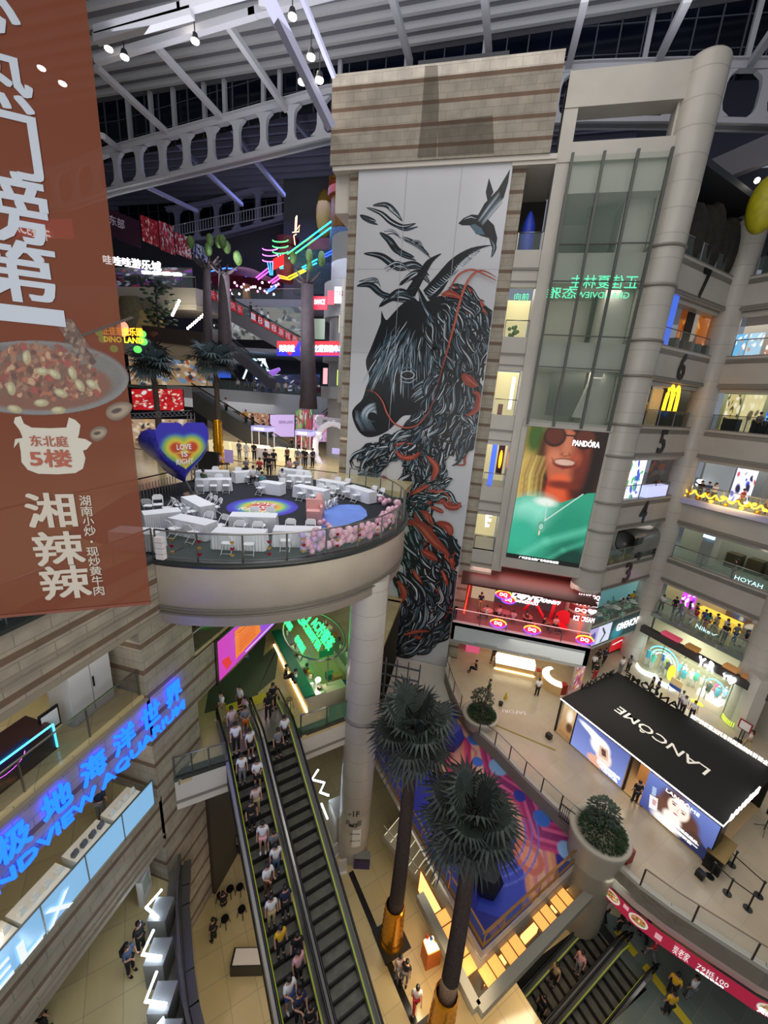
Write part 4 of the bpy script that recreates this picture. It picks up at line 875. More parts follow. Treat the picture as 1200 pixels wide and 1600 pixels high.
a=math.radians(-75);n2=Vector((math.cos(a),math.sin(a),0));u=Vector((-n2.y,n2.x,0));m=MB()
m.lathe([(cr+.004,.9),(cr+.004,2.3)],(cx0,cy0,0),10,a0=math.radians(-80),a1=math.radians(-48));tag(m.build('notice_sheet',white),'white notice sheet wrapped on the foot of the white column','notice')
# ================================================================= lemon tea counter
green=mat('deep_green','#12604a',.35);t=thing('drinks_counter','U-shaped lemon tea counter with a dark green top beside the escalators','counter',P(500,1060,z=F2))
g0,g1=P(430,985,z=F2+1.1),P(483,1088,z=F2+1.1);d=(g1-g0);d.z=0;L=d.length;d.normalize();nn=Vector((d.y,-d.x,0));nn=nn if nn.x>0 else-nn
dn=Vector((-d.x,-d.y,0))
def slab(mb,a,b,w0,w1,z0,z1,mi=0):mb.prism([(a+nn*w0).xy,(b+nn*w0).xy,(b+nn*w1).xy,(a+nn*w1).xy],z0,z1,mi)
m=MB();slab(m,g0,g1,-.25,.35,F2+1.02,F2+1.12);m.build('green_top',green,t)
m=MB();slab(m,g0 ,g1,-.05,.9,F2,F2+1.0);slab(m,g1-d*.7,g1,.9,2.2,F2,F2+.95);slab(m,g0,g1-d*1.0,2.9,3.6,F2,F2+.95);m.build('counter_body',mat('counter_cream','#b8ac90',.5),t)
m=MB();slab(m,g0,g1,.35,.95,F2+1.0,F2+1.03);slab(m,g0,g1-d*1.0,2.85,3.65,F2+.95,F2+.98);m.build('worktop',mat('steel_worktop','#a09c90',.3,metal=.6),t)
MB().bar(g0-nn*.1+ZZ*(-1.08),g1-nn*.1-ZZ*1.08,.05).build('light_strip',lampy,t)
rs=random.Random(5)
cols_=['#e8dcc0','#c0662c','#ead9a0','#8fae5a','#5a3a22','#dfe0dc','#b8452c','#d8a83c','#2a2a28','#eae6d8']
for i in range(44):
    side=i%2;a=rs.random();q=g0.lerp(g1 if not side else g1-d,a)+nn*(rs.uniform(.4,.9) if not side else rs.uniform(2.9,3.6));q.z=F2+(1.03 if not side else .98)
    kind=rs.choice(['cup','box','jar']);c=rs.choice(cols_);mm=mat('stock_'+c[1:],c,.4);h=rs.uniform(.12,.3);r=rs.uniform(.06,.13)
    m=MB()
    if kind == 'box':m.ob(q+ZZ*h/2,(r*2.4,r*2,h),rs.random()*3)
    elif kind == 'cup':m.cyl(q,r*.7,h,10,r2=r*.95)
    else:m.cyl(q,r,h*.8,10).cyl(q+ZZ*h*.8,r*.6,.04,10)
    nm={'cup':'drink_cup','box':'carton','jar':'jar'}[kind]
    tag(m.build(nm,mm),'%s among the utensils crowding the lemon tea counter'%{'cup':'small drinking cup','box':'small carton','jar':'lidded jar'}[kind],{'cup':'cup','box':'box','jar':'jar'}[kind],group='%s on the tea counter'%{'cup':'cups','box':'cartons','jar':'jars'}[kind])
cb=mat('cardboard','#b58a50',.7)
for i,(x,y,s,l) in enumerate(((527,1065,.55,'large open cardboard box beside the green railing panel'),(545,1045,.4,'closed carton behind the open cardboard box'))):
    p=P(x,y,z=F2);tag(MB().ob(p+ZZ*s/2,(s,s*.8,s),.7).build('cardboard_box',cb),l,'box')
p=P(515,1060,z=F2);tag(MB().ob(p+ZZ*.2,(.5,.35,.4),.7).build('crate',mat('crate_teal','#2c8068',.5)),'teal plastic crate inside the tea counter','crate')
p=P(535,1075,z=F2);tag(MB().ell(p+ZZ*.25,(.45,.3,.28),10,7).build('bin_bag',mat('bag_blue','#1c2a6a',.5)),'blue bag next to the cardboard box','bag')
tag(MB().add([(-5.9,15.95,F2+.2),(-4.95,16.85,F2+.2),(-4.95,16.85,F2+1.15),(-5.9,15.95,F2+1.15),(-5.93,15.98,F2+.2),(-4.98,16.88,F2+.2),(-4.98,16.88,F2+1.15),(-5.93,15.98,F2+1.15)],[(0,1,2,3),(7,6,5,4),(0,4,5,1),(3,2,6,7),(1,5,6,2),(0,3,7,4)]).build('privacy_screen',mat('panel_green','#2c6a3c',.5)),'green fabric panel fixed on the steel railing by the column','panel')
neon=emat('green_neon','#20e860',2.6)
t=thing('hoop_sign','glowing green lemon tea sign lying within a steel hoop above the counter','sign',P(488,985,z=F2+3))
hc=P(490,990,z=F2+2.9);MB().tube([hc+d*math.cos(a)*2.6+nn*math.sin(a)*1.7 for a in np.linspace(0,2*pi,33)],.06,6).build('hoop',steel,t)
m=MB();m.bar(hc-d*1.5+nn*1.3,hc-d*1.5+nn*1.3-ZZ*2.8,.05).bar(hc+d*2.3,hc+d*2.3-ZZ*2.8,.05);m.build('hoop_pole',steel,t)
def gt2(name,s,a_,b_,w,hgt):text(name,s,hc+d*a_+nn*b_,d*w,(nn*.55+ZZ*.83)*hgt,neon,t,bold=.015,heavy=.02,depth=.05)
gt2('neon_word','AC柠檬茶',-.9,.15,2.9,.75);gt2('neon_word','OC LEMON TEA',-1.2,-.35,2.9,.4)
m=MB();c2=hc-d*2.0+nn*.2+ZZ*.3;m.tube([c2+d*math.cos(a)*.75+(nn*.55+ZZ*.83)*math.sin(a)*.75 for a in np.linspace(0,2*pi,25)],.07,6)
for k in range(5):m.tube([c2+d*math.cos(2*pi*k/5)*.6+(nn*.55+ZZ*.83)*math.sin(2*pi*k/5)*.6,c2+d*math.cos(2*pi*k/5+2.5)*.6+(nn*.55+ZZ*.83)*math.sin(2*pi*k/5+2.5)*.6],.06,5)
m.build('neon_emblem',neon,t)
for a_,w in ((-2.9,2.3),(.3,1.4)):text('neon_word','柠檬茶柠檬茶' if a_<0 else '柠檬茶',hc+d*(a_+.0)-nn*1.25+ZZ*.1,d*w,(nn*.55+ZZ*.83)*.35,neon,t,bold=.015,heavy=.03,depth=.05)
m=MB().bar(hc+d*(-.6)+nn*3.0+ZZ*.2,hc+d*3.0+nn*3.0+ZZ*.2,.12);tag(m.build('neon_strip',neon),'green neon strip along the column side of the tea counter','light strip')
p=P(510,1020,z=F2+1.6);tag(MB().ob(p,(.9,.08,.45),math.atan2(d.y,d.x)+1.57).build('menu_board',mat('menu_green','#0f6a3c',.5,emit=.2)),'small dark green menu board below the hoop sign','sign')
p=P(497,1070,z=F2+1.1);t=thing('counter_lamp','bright round lamp on the end of the tea counter','lamp',p);MB().ell(p+ZZ*.35,.14,10,7).build('bulb',lampw,t);MB().bar(p,p+ZZ*.25,.04).build('stem',steel,t)
for k,(x,y) in enumerate(((427,1095),(452,1110))):
    p=P(x,y,z=F2);t=thing('bar_stool','tall wooden bar stool at the green counter, '+['far one','near one'][k],'stool',p);st=mat('stool_wood','#6e5534',.5)
    MB().cyl(p+ZZ*.72,.18,.05,12).build('seat',st,t)
    for sx_,sy_ in ((1,1),(1,-1),(-1,1),(-1,-1)):MB().bar(p+Vector((sx_*.2,sy_*.2,0)),p+Vector((sx_*.12,sy_*.12,.72)),.035).build('leg',st,t)
    MB().tube([p+Vector((.17*math.cos(a),.17*math.sin(a),.3)) for a in np.linspace(0,2*pi,9)],.015,4).build('foot_ring',st,t)
# ================================================================= event platform: tables and chairs
cloth=mat('white_cloth','#dcdee4',.75);chairw=mat('chair_white','#e2e4e8',.45)
def make_table():
    t=thing('banquet_table','','table',world=False);L,W,H=1.8,.75,.74
    MB().box((-L/2,-W/2,H-.03),(L/2,W/2,H)).build('tabletop',cloth,t)
    m=MB();per=[];n=96
    for k in range(n):
        s=k/n*2*(L+W)
        if s<L:p=(-L/2+s,-W/2,0,-1)
        elif s<L+W:p=(L/2,-W/2+s-L,1,0)
        elif s<2*L+W:p=(L/2-(s-L-W),W/2,0,1)
        else:p=(-L/2,W/2-(s-2*L-W),-1,0)
        per.append(p)
    vs=[];
    for z,am in ((H,0),(H-.25,.012),(.03,.03)):
        for k,p in enumerate(per):w=am*(1 if k%2 else-.4)+(.04*(H-z));vs.append((p[0]+p[2]*w,p[1]+p[3]*w,z))
    m.add(vs,[(j*n+k,j*n+(k+1)%n,(j+1)*n+(k+1)%n,(j+1)*n+k) for j in range(2) for k in range(n)][::1],0);m.build('table_skirt',cloth,t);return t
def make_chair():
    t=thing('folding_chair','','chair',world=False)   # faces +y, back at -y
    MB().prism([(-.2,-.18),(-.15,-.21),(.15,-.21),(.2,-.18),(.21,.18),(.17,.22),(-.17,.22),(-.21,.18)],.43,.46).build('seat',chairw,t)
    m=MB();m.add([(-.2,-.27,.62),(.2,-.27,.62),(.2,-.31,.84),(.14,-.32,.88),(-.14,-.32,.88),(-.2,-.31,.84),(-.2,-.29,.62),(.2,-.29,.62),(.2,-.335,.84),(.14,-.345,.88),(-.14,-.345,.88),(-.2,-.335,.84)],
        [(0,1,2,3,4,5),(11,10,9,8,7,6),(0,6,7,1),(1,7,8,2),(2,8,9,3),(3,9,10,4),(4,10,11,5),(5,11,6,0)]);m.build('backrest',chairw,t)
    for s in (-1,1):
        MB().tube([(s*.22,.26,0),(s*.22,-.3,.8)],.016,5).build('leg',chairw,t);MB().tube([(s*.19,-.3,0),(s*.19,.18,.44)],.016,5).build('leg',chairw,t)
    MB().tube([(-.22,.22,.06),(.22,.22,.06)],.012,5).tube([(-.19,-.26,.06),(.19,-.26,.06)],.012,5).build('crossbar',chairw,t);return t
tproto,cproto=make_table(),make_chair();used=[0,0]
def seatchair(x,y,rz,label,group='white folding chairs on the event platform',z=F4+.02):
    o=cproto if not used[1] else copy_tree(cproto);used[1]=1;o.location=(x,y,z);o.rotation_euler=(0,0,rz);o['label']=label;o['group']=group;return o
def table(name,near,far,chairs,ends=()):
    """near=(left,right) image corners of the near long edge, far=one far corner; sides seen from the camera"""
    a,b=P(*near[0],z=F4+.76),P(*near[1],z=F4+.76);f=P(*far,z=F4+.76);d=b-a;L=d.length;d.normalize();n_=Vector((-d.y,d.x,0))
    if (f-a).dot(n_)<0:n_=-n_
    L=min(max(L,1.5),2.6);c=(a+b)/2+n_*.38
    o=tproto if not used[0] else copy_tree(tproto);used[0]=1;o.location=(c.x,c.y,F4+.02);o.rotation_euler=(0,0,math.atan2(d.y,d.x));o.scale=(L/1.8,1,1)
    o['label']='white-skirted banquet table, '+name;o['group']='banquet tables on the event platform'
    for side,ts in chairs.items():
        for t_ in ts:
            s=-1 if side == 'near' else 1;p=c+d*(t_*L/2)+n_*s*.62;fx=-n_*s;rz=math.atan2(fx.y,fx.x)-pi/2
            w={1:'',2:['left ','right '],3:['left ','middle ','right ']}[len(ts)];w=w[ts.index(t_)] if w else ''
            seatchair(p.x,p.y,rz+random.uniform(-.15,.15),'folding chair %son the %s side of the table %s'%(w,side,name))
    return c,d,n_
TB={}
for k,a in dict(
    A=('backmost beside the black panel',((305,737),(357,737.5)),(306,733),dict(far=[.1])),
    B=('second from the black panel',((304.5,750.5),(361.5,750)),(306,744),dict(near=[-.7,.0,.7],far=[.3])),
    C=('half hidden by the banner',((241,803.5),(268.5,800.6)),(246,783),dict()),
    D=('left of the round floor logo',((282,776),(312,792)),(308,774),dict(near=[-.6,.0,.6],far=[-.5,0,.5])),
    E=('by the railing bend',((262,809),(320,821)),(285,802),dict(near=[-.4,.6],far=[.1,.9])),
    F=('before the floor logo',((357,807),(431,809)),(363,797),dict(near=[-.4,.4],far=[-.1,.6])),
    G=('front centre at the railing',((329,832),(412,836)),(338,822),dict(near=[-.3,.5],far=[-.3,.5])),
    H=('beside the pink balloons',((426,829.5),(502,831)),(432,819),dict(near=[-.45,.5],far=[-.4,.5])),
    J=('between logo and blue carpet',((457,759),(506,768)),(463,755),dict(near=[-.3,.5],far=[.1,.9])),
    K=('second from the mural',((494,750),(538,757)),(496,746),dict(near=[-.2,.6],far=[-.1,.6])),
    L=('nearest the mural',((539,759),(576,770)),(547,754),dict(near=[-.7,.2],far=[.3,.95])),
    M_=('farthest right at the back',((435,733),(480,738)),(438,729),dict(far=[0])),
    N=('right of the standing staff',((447,744),(486,746.5)),(455,740),dict(near=[-.7,.1,.8],far=[-.2,.5])),
    O=('behind the floor logo',((404,753),(436,757.5)),(410,748),dict(near=[-.6],far=[.3])),
    Q=('bearing red parcels',((370,739),(399,737)),(373,733),dict(near=[.1,.8],far=[-.1])),
).items():
    TB[k]=table(*a)
# the table cut by the banner at front left, with chairs
o=copy_tree(tproto);p=P(238,838,z=F4+.76);o.location=(p.x-1.0,p.y+.3,F4+.02);o.rotation_euler=(0,0,.25);o.scale=(1,1,1);o['label']='white-skirted banquet table, nearest the left wall, cut by the banner edge'
for k,(x,y) in enumerate(((262,795),(280,812),(232,792),(247,790))):
    p=P(x,y,z=F4+.4);seatchair(p.x,p.y,[2.6,2.8,.5,-2.4][k],'white folding chair '+['right of the rear table hidden by the banner','between the front left table and the left rear one','near the banner edge, left rear','behind the table hidden by the banner'][k])
# floor logo, blue carpet
def disc_decal(name,c,r,cv,z,label,cat,squash=1,rot=0):
    o=cv.build(name,(c.x-r,c.y+r,z),(c.x+r,c.y+r,z),(c.x+r,c.y-r,z),(c.x-r,c.y-r,z),attrmat('floor_print',rough=.5),clip=lambda X,Y:(X-.5) ** 2+(Y-.5) ** 2<.25);return tag(o,label,cat)
cv=Canvas(90,90,'#3a30a8')
for r,c in ((.42,'#4a50d0'),(.36,'#4fa08a'),(.3,'#b8c850'),(.24,'#d8a040'),(.18,'#c84838')):cv.ell(.5,.5,r,r,c,.25)
c=P(411,792,z=F4);rl=(P(467,794,z=F4)-P(354,794,z=F4)).length/2
o=disc_decal('floor_logo',c,rl,cv,F4+.012,'round rainbow floor sticker in violet, yellow and red on the dark carpet','floor sticker')
wp=mat('print_white','#e8e0e0',.6)
for s,x,y,w in (('LOVE',-.95,.25,1.5),('IS',-.3,-.45,.6),('RIGHT',-.9,-1.1,1.9)):text('logo_word',s,(c.x+x,c.y+y,F4+.02),(w,0,0),(0,.55,0),wp,o,bold=.015)
pts=[(478,810),(500,800),(512,794),(527,789),(545,788),(562,789),(572,797),(574,806),(566,812),(535,822),(510,828),(495,824),(497,814)]
tag(MB().poly([P(x,y,z=F4+.015) for x,y in pts]).build('blue_carpet',mat('carpet_blue','#6f8fe0',.8,noise=.15,nscale=1)),'periwinkle blue photo-corner carpet ringed by pink balloons','carpet')
t=thing('love_letters','small white standing letters on the rear edge of the blue carpet','letters',P(515,790,z=F4));a,b=P(507,797,z=F4+.02),P(526,788,z=F4+.02)
text('letter_row','LOVE',a,(b-a),(0,0,.5),white,t,depth=.1,bold=.02)
for k,(x,y,s,w) in enumerate(((491,812,.95,'pink open armchair-shaped block'),(498,806,.9,'pale column of paper rings'))):
    p=P(x,y,z=F4);m=MB()
    if k == 0:m.ob(p+ZZ*.3,(.8,.7,.5),.4).ob(p+Vector((-.15,.25,.7)),(.8,.16,.7),.4).ob(p+Vector((.33,.1,.5)),(.12,.6,.55),.4)
    else:m.lathe([(.0,0),(.32,.05),(.28,.3),(.34,.55),(.26,.85),(.15,1.2),(0,1.3)],p,12)
    tag(m.build('photo_seat' if k == 0 else 'paper_pillar',mat('pink_soft','#e0a8a4' if k == 0 else '#dcd4d6',.6)),w+' beside the blue carpet','seat' if k == 0 else 'decoration')
# balloons
pinks=[mat('balloon_%d'%i,c,.22) for i,c in enumerate(('#d9a0b8','#e0aebf','#c9a4cf','#d69db0','#dfb6c4','#b9a6d8'))]
bal=[]
def balloon_mesh(i):
    m=MB().ell((0,0,0),(.15,.15,.17),14,9).ell((0,0,-.18),(.025,.025,.03),6,4);return m.mesh('balloon',pinks[i])
bms=[balloon_mesh(i) for i in range(6)];rs=random.Random(11);nb=0
def bl(p,i,label,group):
    o=bpy.data.objects.new('balloon',bms[i]);COL.objects.link(o);o.location=p;o.rotation_euler=(rs.uniform(-.4,.4),rs.uniform(-.4,.4),0);s=rs.uniform(.8,1.15);o.scale=(s,s,s);tag(o,label,'balloon',group)
for k in range(150):
    f=k/150;a=math.radians(-47+f*58);lay=rs.random();r=PR-.42-rs.random()*(.5+.5*f);z=.17+(0 if r<PR-.8 else rs.random()*.75)
    x,y=PC[0]+r*math.cos(a),PC[1]+r*math.sin(a);bl((x,y,F4+z),rs.choice([0,0,1,1,3,4] if a>math.radians(-38) else [0,2,2,5,4]),'round pastel balloon in the heap banked along the curved glass railing','balloons banked along the railing')
for x,y in ((598,778),(603,783),(594,781),(600,786),(608,782),(513,822),(516,826),(500,818),(506,815),(497,795),(502,792)):
    p=P(x,y,z=F4+.25);bl(p,rs.choice([0,1,4]),'round pastel balloon in a small cluster by the %s'%('mural-side table' if x>550 else 'pink photo seat'),'balloons in small clusters')
# foil hearts hanging on the railing glass
def heart2(s):return [(s*.062*16*math.sin(t) ** 3/2,s*.062*(13*math.cos(t)-5*math.cos(2*t)-2*math.cos(3*t)-math.cos(4*t))/2) for t in np.linspace(0,2*pi,25)[:-1]]
redf,goldf=mat('foil_red','#8a1420',.3,metal=.5),mat('foil_gold','#c8a050',.25,metal=.8)
for gi,ang in enumerate((-92,-84,-74,-66,-57,-48,-38,-30,-22,-14,-6)):
    a=math.radians(ang+(0 if ang>-80 else 3));n2=Vector((math.cos(a),math.sin(a),0));u=Vector((-n2.y,n2.x,0))
    for j,z in enumerate((.85,.6,.35)):
        o=Vector((PC[0],PC[1],F4+z+.1))+n2*(PR+.0);red=(gi+j)%2 == 0
        ob=MB().flat(heart2(.16),o,u,ZZ,th=.03).build('foil_heart',redf if red else goldf)
        tag(ob,'%s foil heart on the curved railing, %s of string number %s from the left'%('red' if red else 'gold',('top','middle','bottom')[j],('one','two','three','four','five','six','seven','eight','nine','ten','eleven')[gi]),'ornament','foil hearts on the platform railing')
t=thing('paper_lantern','square white stacked paper lantern tied to the platform railing','lantern',P(322,870,z=F4));a=math.radians(-84)
pp=Vector((PC[0]+8.3*math.cos(a),PC[1]+8.3*math.sin(a),F4));
for k in range(4):MB().ob(pp+ZZ*(.25+.22*k),(.3,.2,.2),a+pi/2).build('tier',wp,t)
# ---- heart balloon, truss gantry, stage panels
t=thing('heart_balloon','giant purple foil heart balloon with a yellow and red heart reading LOVE IS RIGHT','balloon',P(262,720,z=F4+2.2))
HN=Vector((.9,-.44,0)).normalized();HU=Vector((-HN.y,HN.x,0));HC=P(284,707,Y=19.0);SS=2.35
n_=72;prof=heart2(SS);prof=[((16*math.sin(tt) ** 3)/16*SS*.62,(13*math.cos(tt)-5*math.cos(2*tt)-2*math.cos(3*tt)-math.cos(4*tt))/16*SS*.68) for tt in np.linspace(0,2*pi,n_+1)[:-1]]
m=MB();vs=[];rings=12
for j in range(rings+1):
    th=pi*j/rings;k=(math.sin(th) ** .45) if 0<j<rings else 0;dd=math.cos(th)*.35-(.0)
    for i,p in enumerate(prof):
        wv=1+.018*math.sin(i*2.1+j*1.7)*(1-abs(math.cos(th)));q=HC+HU*p[0]*k*wv+ZZ*p[1]*k*wv+HN*(dd if dd>0 else dd*11);vs.append(q)
m.add(vs,[(j*n_+i,j*n_+(i+1)%n_,(j+1)*n_+(i+1)%n_,(j+1)*n_+i) for j in range(rings) for i in range(n_)],0,True)
m.build('foil_body',mat('foil_violet','#4a46c8',.25,metal=.2,bump=.5,nscale=5,noise=.5),t)
cv=Canvas(110,110,'#3a34a8')
for k,c in ((1.0,'#4468b8'),(.9,'#5a9a8a'),(.8,'#a0b848'),(.62,'#d8c850'),(.48,'#d89a3c'),(.36,'#c04a2c')):
    cv.ell(.37,.4,.24*k,.22*k,c,.35);cv.ell(.63,.4,.24*k,.22*k,c,.35);cv.poly([(.5-.33*k,.5),(.5+.33*k,.5),(.5,.5+.42*k)],c,.85)
fo=HC+HN*.37
def hclip(X,Y):
    x=(X-.5)*2.2;y=(.42-Y)*2.2;return (x*x+y*y-.62) ** 3-x*x*y ** 3*1.1<0
w=SS*.72;HU2=HU;hp_=cv.build('printed_heart',fo-HU*w+ZZ*w,fo+HU*w+ZZ*w,fo+HU*w-ZZ*w,fo-HU*w-ZZ*w,attrmat('foil_print',rough=.3),t,clip=hclip)
for s,x,y,ww in (('LOVE',-.42,.22,.8),('IS',-.18,-.18,.32),('RIGHT',-.5,-.6,.95)):text('printed_word',s,fo+HU*x+ZZ*y+HN*.02,HU*ww,ZZ*.3,wp,hp_,bold=.015,heavy=.02)
base=Vector((HC.x,HC.y+.6,F4));MB().bar(base,HC-ZZ*.9+HN*-.8,.15).build('support_pole',steel,t);MB().cyl(base,.5,.06,16).build('base_plate',steel,t)
t=thing('truss_gantry','silver lattice truss gantry behind the giant heart balloon','gantry',P(300,750,z=F4));gx0,gx1=P(205,650,Y=22.5),P(298,645,Y=22.5)
def lattice(mb,a,b,w=.3,st=.35):
    a,b=Vector(a),Vector(b);d=(b-a);L=d.length;d.normalize();sd=Vector((0,1,0));up=d.cross(sd).normalized();cs=[(-w/2,-w/2),(w/2,-w/2),(w/2,w/2),(-w/2,w/2)]
    for i,j in cs:mb.bar(a+sd*i+up*j,b+sd*i+up*j,.04)
    k=int(L/st)
    for q in range(k):
        p0,p1=a+d*q*st,a+d*(q+1)*st
        for c in range(4):i,j=cs[c];i2,j2=cs[(c+1)%4];mb.bar(p0+sd*i+up*j,p1+sd*i2+up*j2,.025)
m=MB();lattice(m,gx0,gx1);m.build('beam',steel,t)
for gx in (gx1,):m=MB();lattice(m,(gx.x,gx.y,F4),gx);m.build('leg',steel,t)
for (x,y,x2,y2,l) in ((303,703,339,732,'black stage panel behind the rear tables'),):
    a,b=P(x,y,Y=25.2),P(x2,y,Y=25.2);tag(MB().box((a.x,25.2,F4),(b.x,25.4,a.z)).build('stage_screen',black),l,'panel')
a,b=P(222,795,z=F4),P(276,775,z=F4)
t=thing('metal_barrier','low row of thin steel rods under the giant heart balloon','barrier',a);m=MB()
for k in range(13):q=a.lerp(b,k/12);m.bar(q,q+ZZ*1.25,.03)
m.build('rods',steel,t);m=MB().bar(a,b,.06);m.build('base_rail',black,t)
p=P(355,735,z=F4);t=thing('poster_stand','pale violet poster on a stand behind the rear tables','sign',p);a=P(350,702,Y=p.y);b=P(364.5,724,Y=p.y)
MB().box((a.x,p.y,b.z),(b.x,p.y+.04,a.z)).build('poster',mat('lilac_print','#a892c8',.5,emit=.15),t);MB().bar(p,(p.x,p.y,b.z),.05).build('stand',black,t)
# ================================================================= palms
leafm=mat('palm_leaf','#333d38',.55,noise=.45,nscale=5);leafd=mat('palm_leaf_dark','#1e2622',.6,noise=.4,nscale=5);trunkm=mat('palm_trunk','#54443a',.85,noise=.5,nscale=14,bump=.6)
def fan_leaf(mb,base,d,size,stem,rs,mi=0):
    d=Vector(d).normalized();side=d.cross(ZZ);side=side.normalized() if side.length>.05 else Vector((1,0,0));nm=side.cross(d).normalized()
    tip=base+d*stem;droop=Vector((0,0,-1))
    mid=base+d*stem*.5+ZZ*.08
    mb.tube([base,mid,tip],[.03,.02,.015],4,mi)
    n=24
    for k in range(n):
        a=(k/(n-1)-.5)*math.radians(300);v=d*math.cos(a)+side*math.sin(a);L=size*(1-.25*abs(k/(n-1)-.5)*2)*rs.uniform(.88,1.05)
        p0=tip;p1=tip+v*L*.55+nm*.03;p2=tip+v*L+droop*L*rs.uniform(.12,.4);w=L*.06;sv=v.cross(nm).normalized()
        mb.add([p0,p1-sv*w,p2,p1+sv*w,p1+nm*.02],[(0,1,4),(0,4,3),(1,2,4),(4,2,3)],mi)
def palm(label,base,top,size,n,seed,foil=None,r0=.26,r1=.17,crownm=leafm,skirt=True,stemlen=.9):
    rs=random.Random(seed);base=Vector(base);top=Vector(top);t=thing('palm_tree',label,'palm tree',base)
    m=MB();L=(top-base).length;k=int(L/.14);v=[]
    pts=[];rr=[]
    for i in range(k+1):
        f=i/k;p=base.lerp(top,f)+Vector((math.sin(f*3)*.12,0,0));r=r0+(r1-r0)*f
        pts += [p,p+ZZ*.05];rr += [r*1.13,r*.88]
    m.tube(pts,rr,12);m.build('trunk',trunkm,t)
    for i in range(n):
        a=i*2.399+rs.random()*.3;e=1.2-1.9*(i/n) ** .8;d=Vector((math.cos(a)*math.cos(e),math.sin(a)*math.cos(e),math.sin(e)))
        m=MB();fan_leaf(m,top+ZZ*.05*(n-i)/n,d,size*rs.uniform(.8,1.1),stemlen*rs.uniform(.7,1.3),rs);m.build('frond',crownm if i%3 else leafd,t)
    if foil:
        z0,z1=foil;m=MB();prof=[]
        for i in range(15):
            f=i/14;prof.append((r0*(1.5-.25*f)+(.06 if i%2 else 0)+(.12 if i == 0 else 0),z0+(z1-z0)*f))
        b=base.copy();m.lathe([(r,z) for r,z in prof],(b.x,b.y,0),14);m.build('foil_wrap',gold,t)
        MB().ob(b+ZZ*.04,(1.5,1.5,.06),.75).build('base_frame',mat('frame_black','#141210',.6),t)
c1=P(645,1137,Y=13.9);c2=P(742,1268,Y=11.7)
palm('taller palm tree with a gold-wrapped base, beside the white column',(-1.15,13.7,B1),(c1.x,13.8,c1.z-.0),1.35,30,1,(B1,2.1),r0=.36,r1=.24)
palm('shorter palm tree with a gold-wrapped base, in front of the playground',(1.65,11.1,B1),(c2.x,11.7,c2.z-.4),1.3,26,2,(B1,2.6),r0=.37,r1=.24)
pA,pB=P(238,575,Y=27),P(335,570,Y=29)
palm('palm tree standing behind the giant heart balloon',(pA.x,27,F4),(pA.x,27,pA.z+.3),1.5,24,3,None,r0=.28,crownm=mat('palm_leaf_grey','#55666a',.6))
palm('palm tree with a gold-wrapped trunk behind the rear tables',(pB.x,29,F4),(pB.x,29,pB.z+.3),1.4,24,4,(F4,P(335,655,Y=29).z),r0=.26,crownm=MATS['palm_leaf_grey'])
# themed pillar trees of the dinosaur area, tall grey posts
pil=mat('pillar_brown','#4a3f44',.7,noise=.3,nscale=3)
for k,(x,y0,y1,Y,r,l) in enumerate(((325,420,545,33,.42,'thin brown theme pillar with a bare crown, left of the pair'),(352,430,555,33,.62,'thick brown theme pillar, right of the pair by the red-poster escalator'),(482,445,618,36,.75,'tall brown theme pillar with a branching crown beside the mural'))):
    a,b=P(x,y1,Y=Y),P(x-2,y0,Y=Y);t=thing('theme_pillar',l,'pillar',(a.x,Y,F5));MB().tube([(a.x,Y,a.z-1.2),a,b],[r*1.15,r,r*.7],14).build('trunk',pil,t)
    m=MB();rs=random.Random(k)
    for i in range(9 if k != 2 else 6):an=i*2*pi/(9 if k != 2 else 6);q=b+Vector((math.cos(an)*1.2,math.sin(an)*1.2,rs.uniform(.5,1.0)));m.tube([b,b.lerp(q,.6)-ZZ*.1,q],[.16,.1,.05],6)
    m.build('branches',pil,t)
    m=MB()
    for i in range(5 if k else 3):an=i*1.7;q=b+Vector((math.cos(an)*1.3,math.sin(an)*.8,1.3+rs.random()*1.2));m.ell(q,(.32,.32,.5),8,6)
    m.build('leaf_ball',mat('leaf_green','#5a7a3c',.6,noise=.5,nscale=6,bump=.5),t)
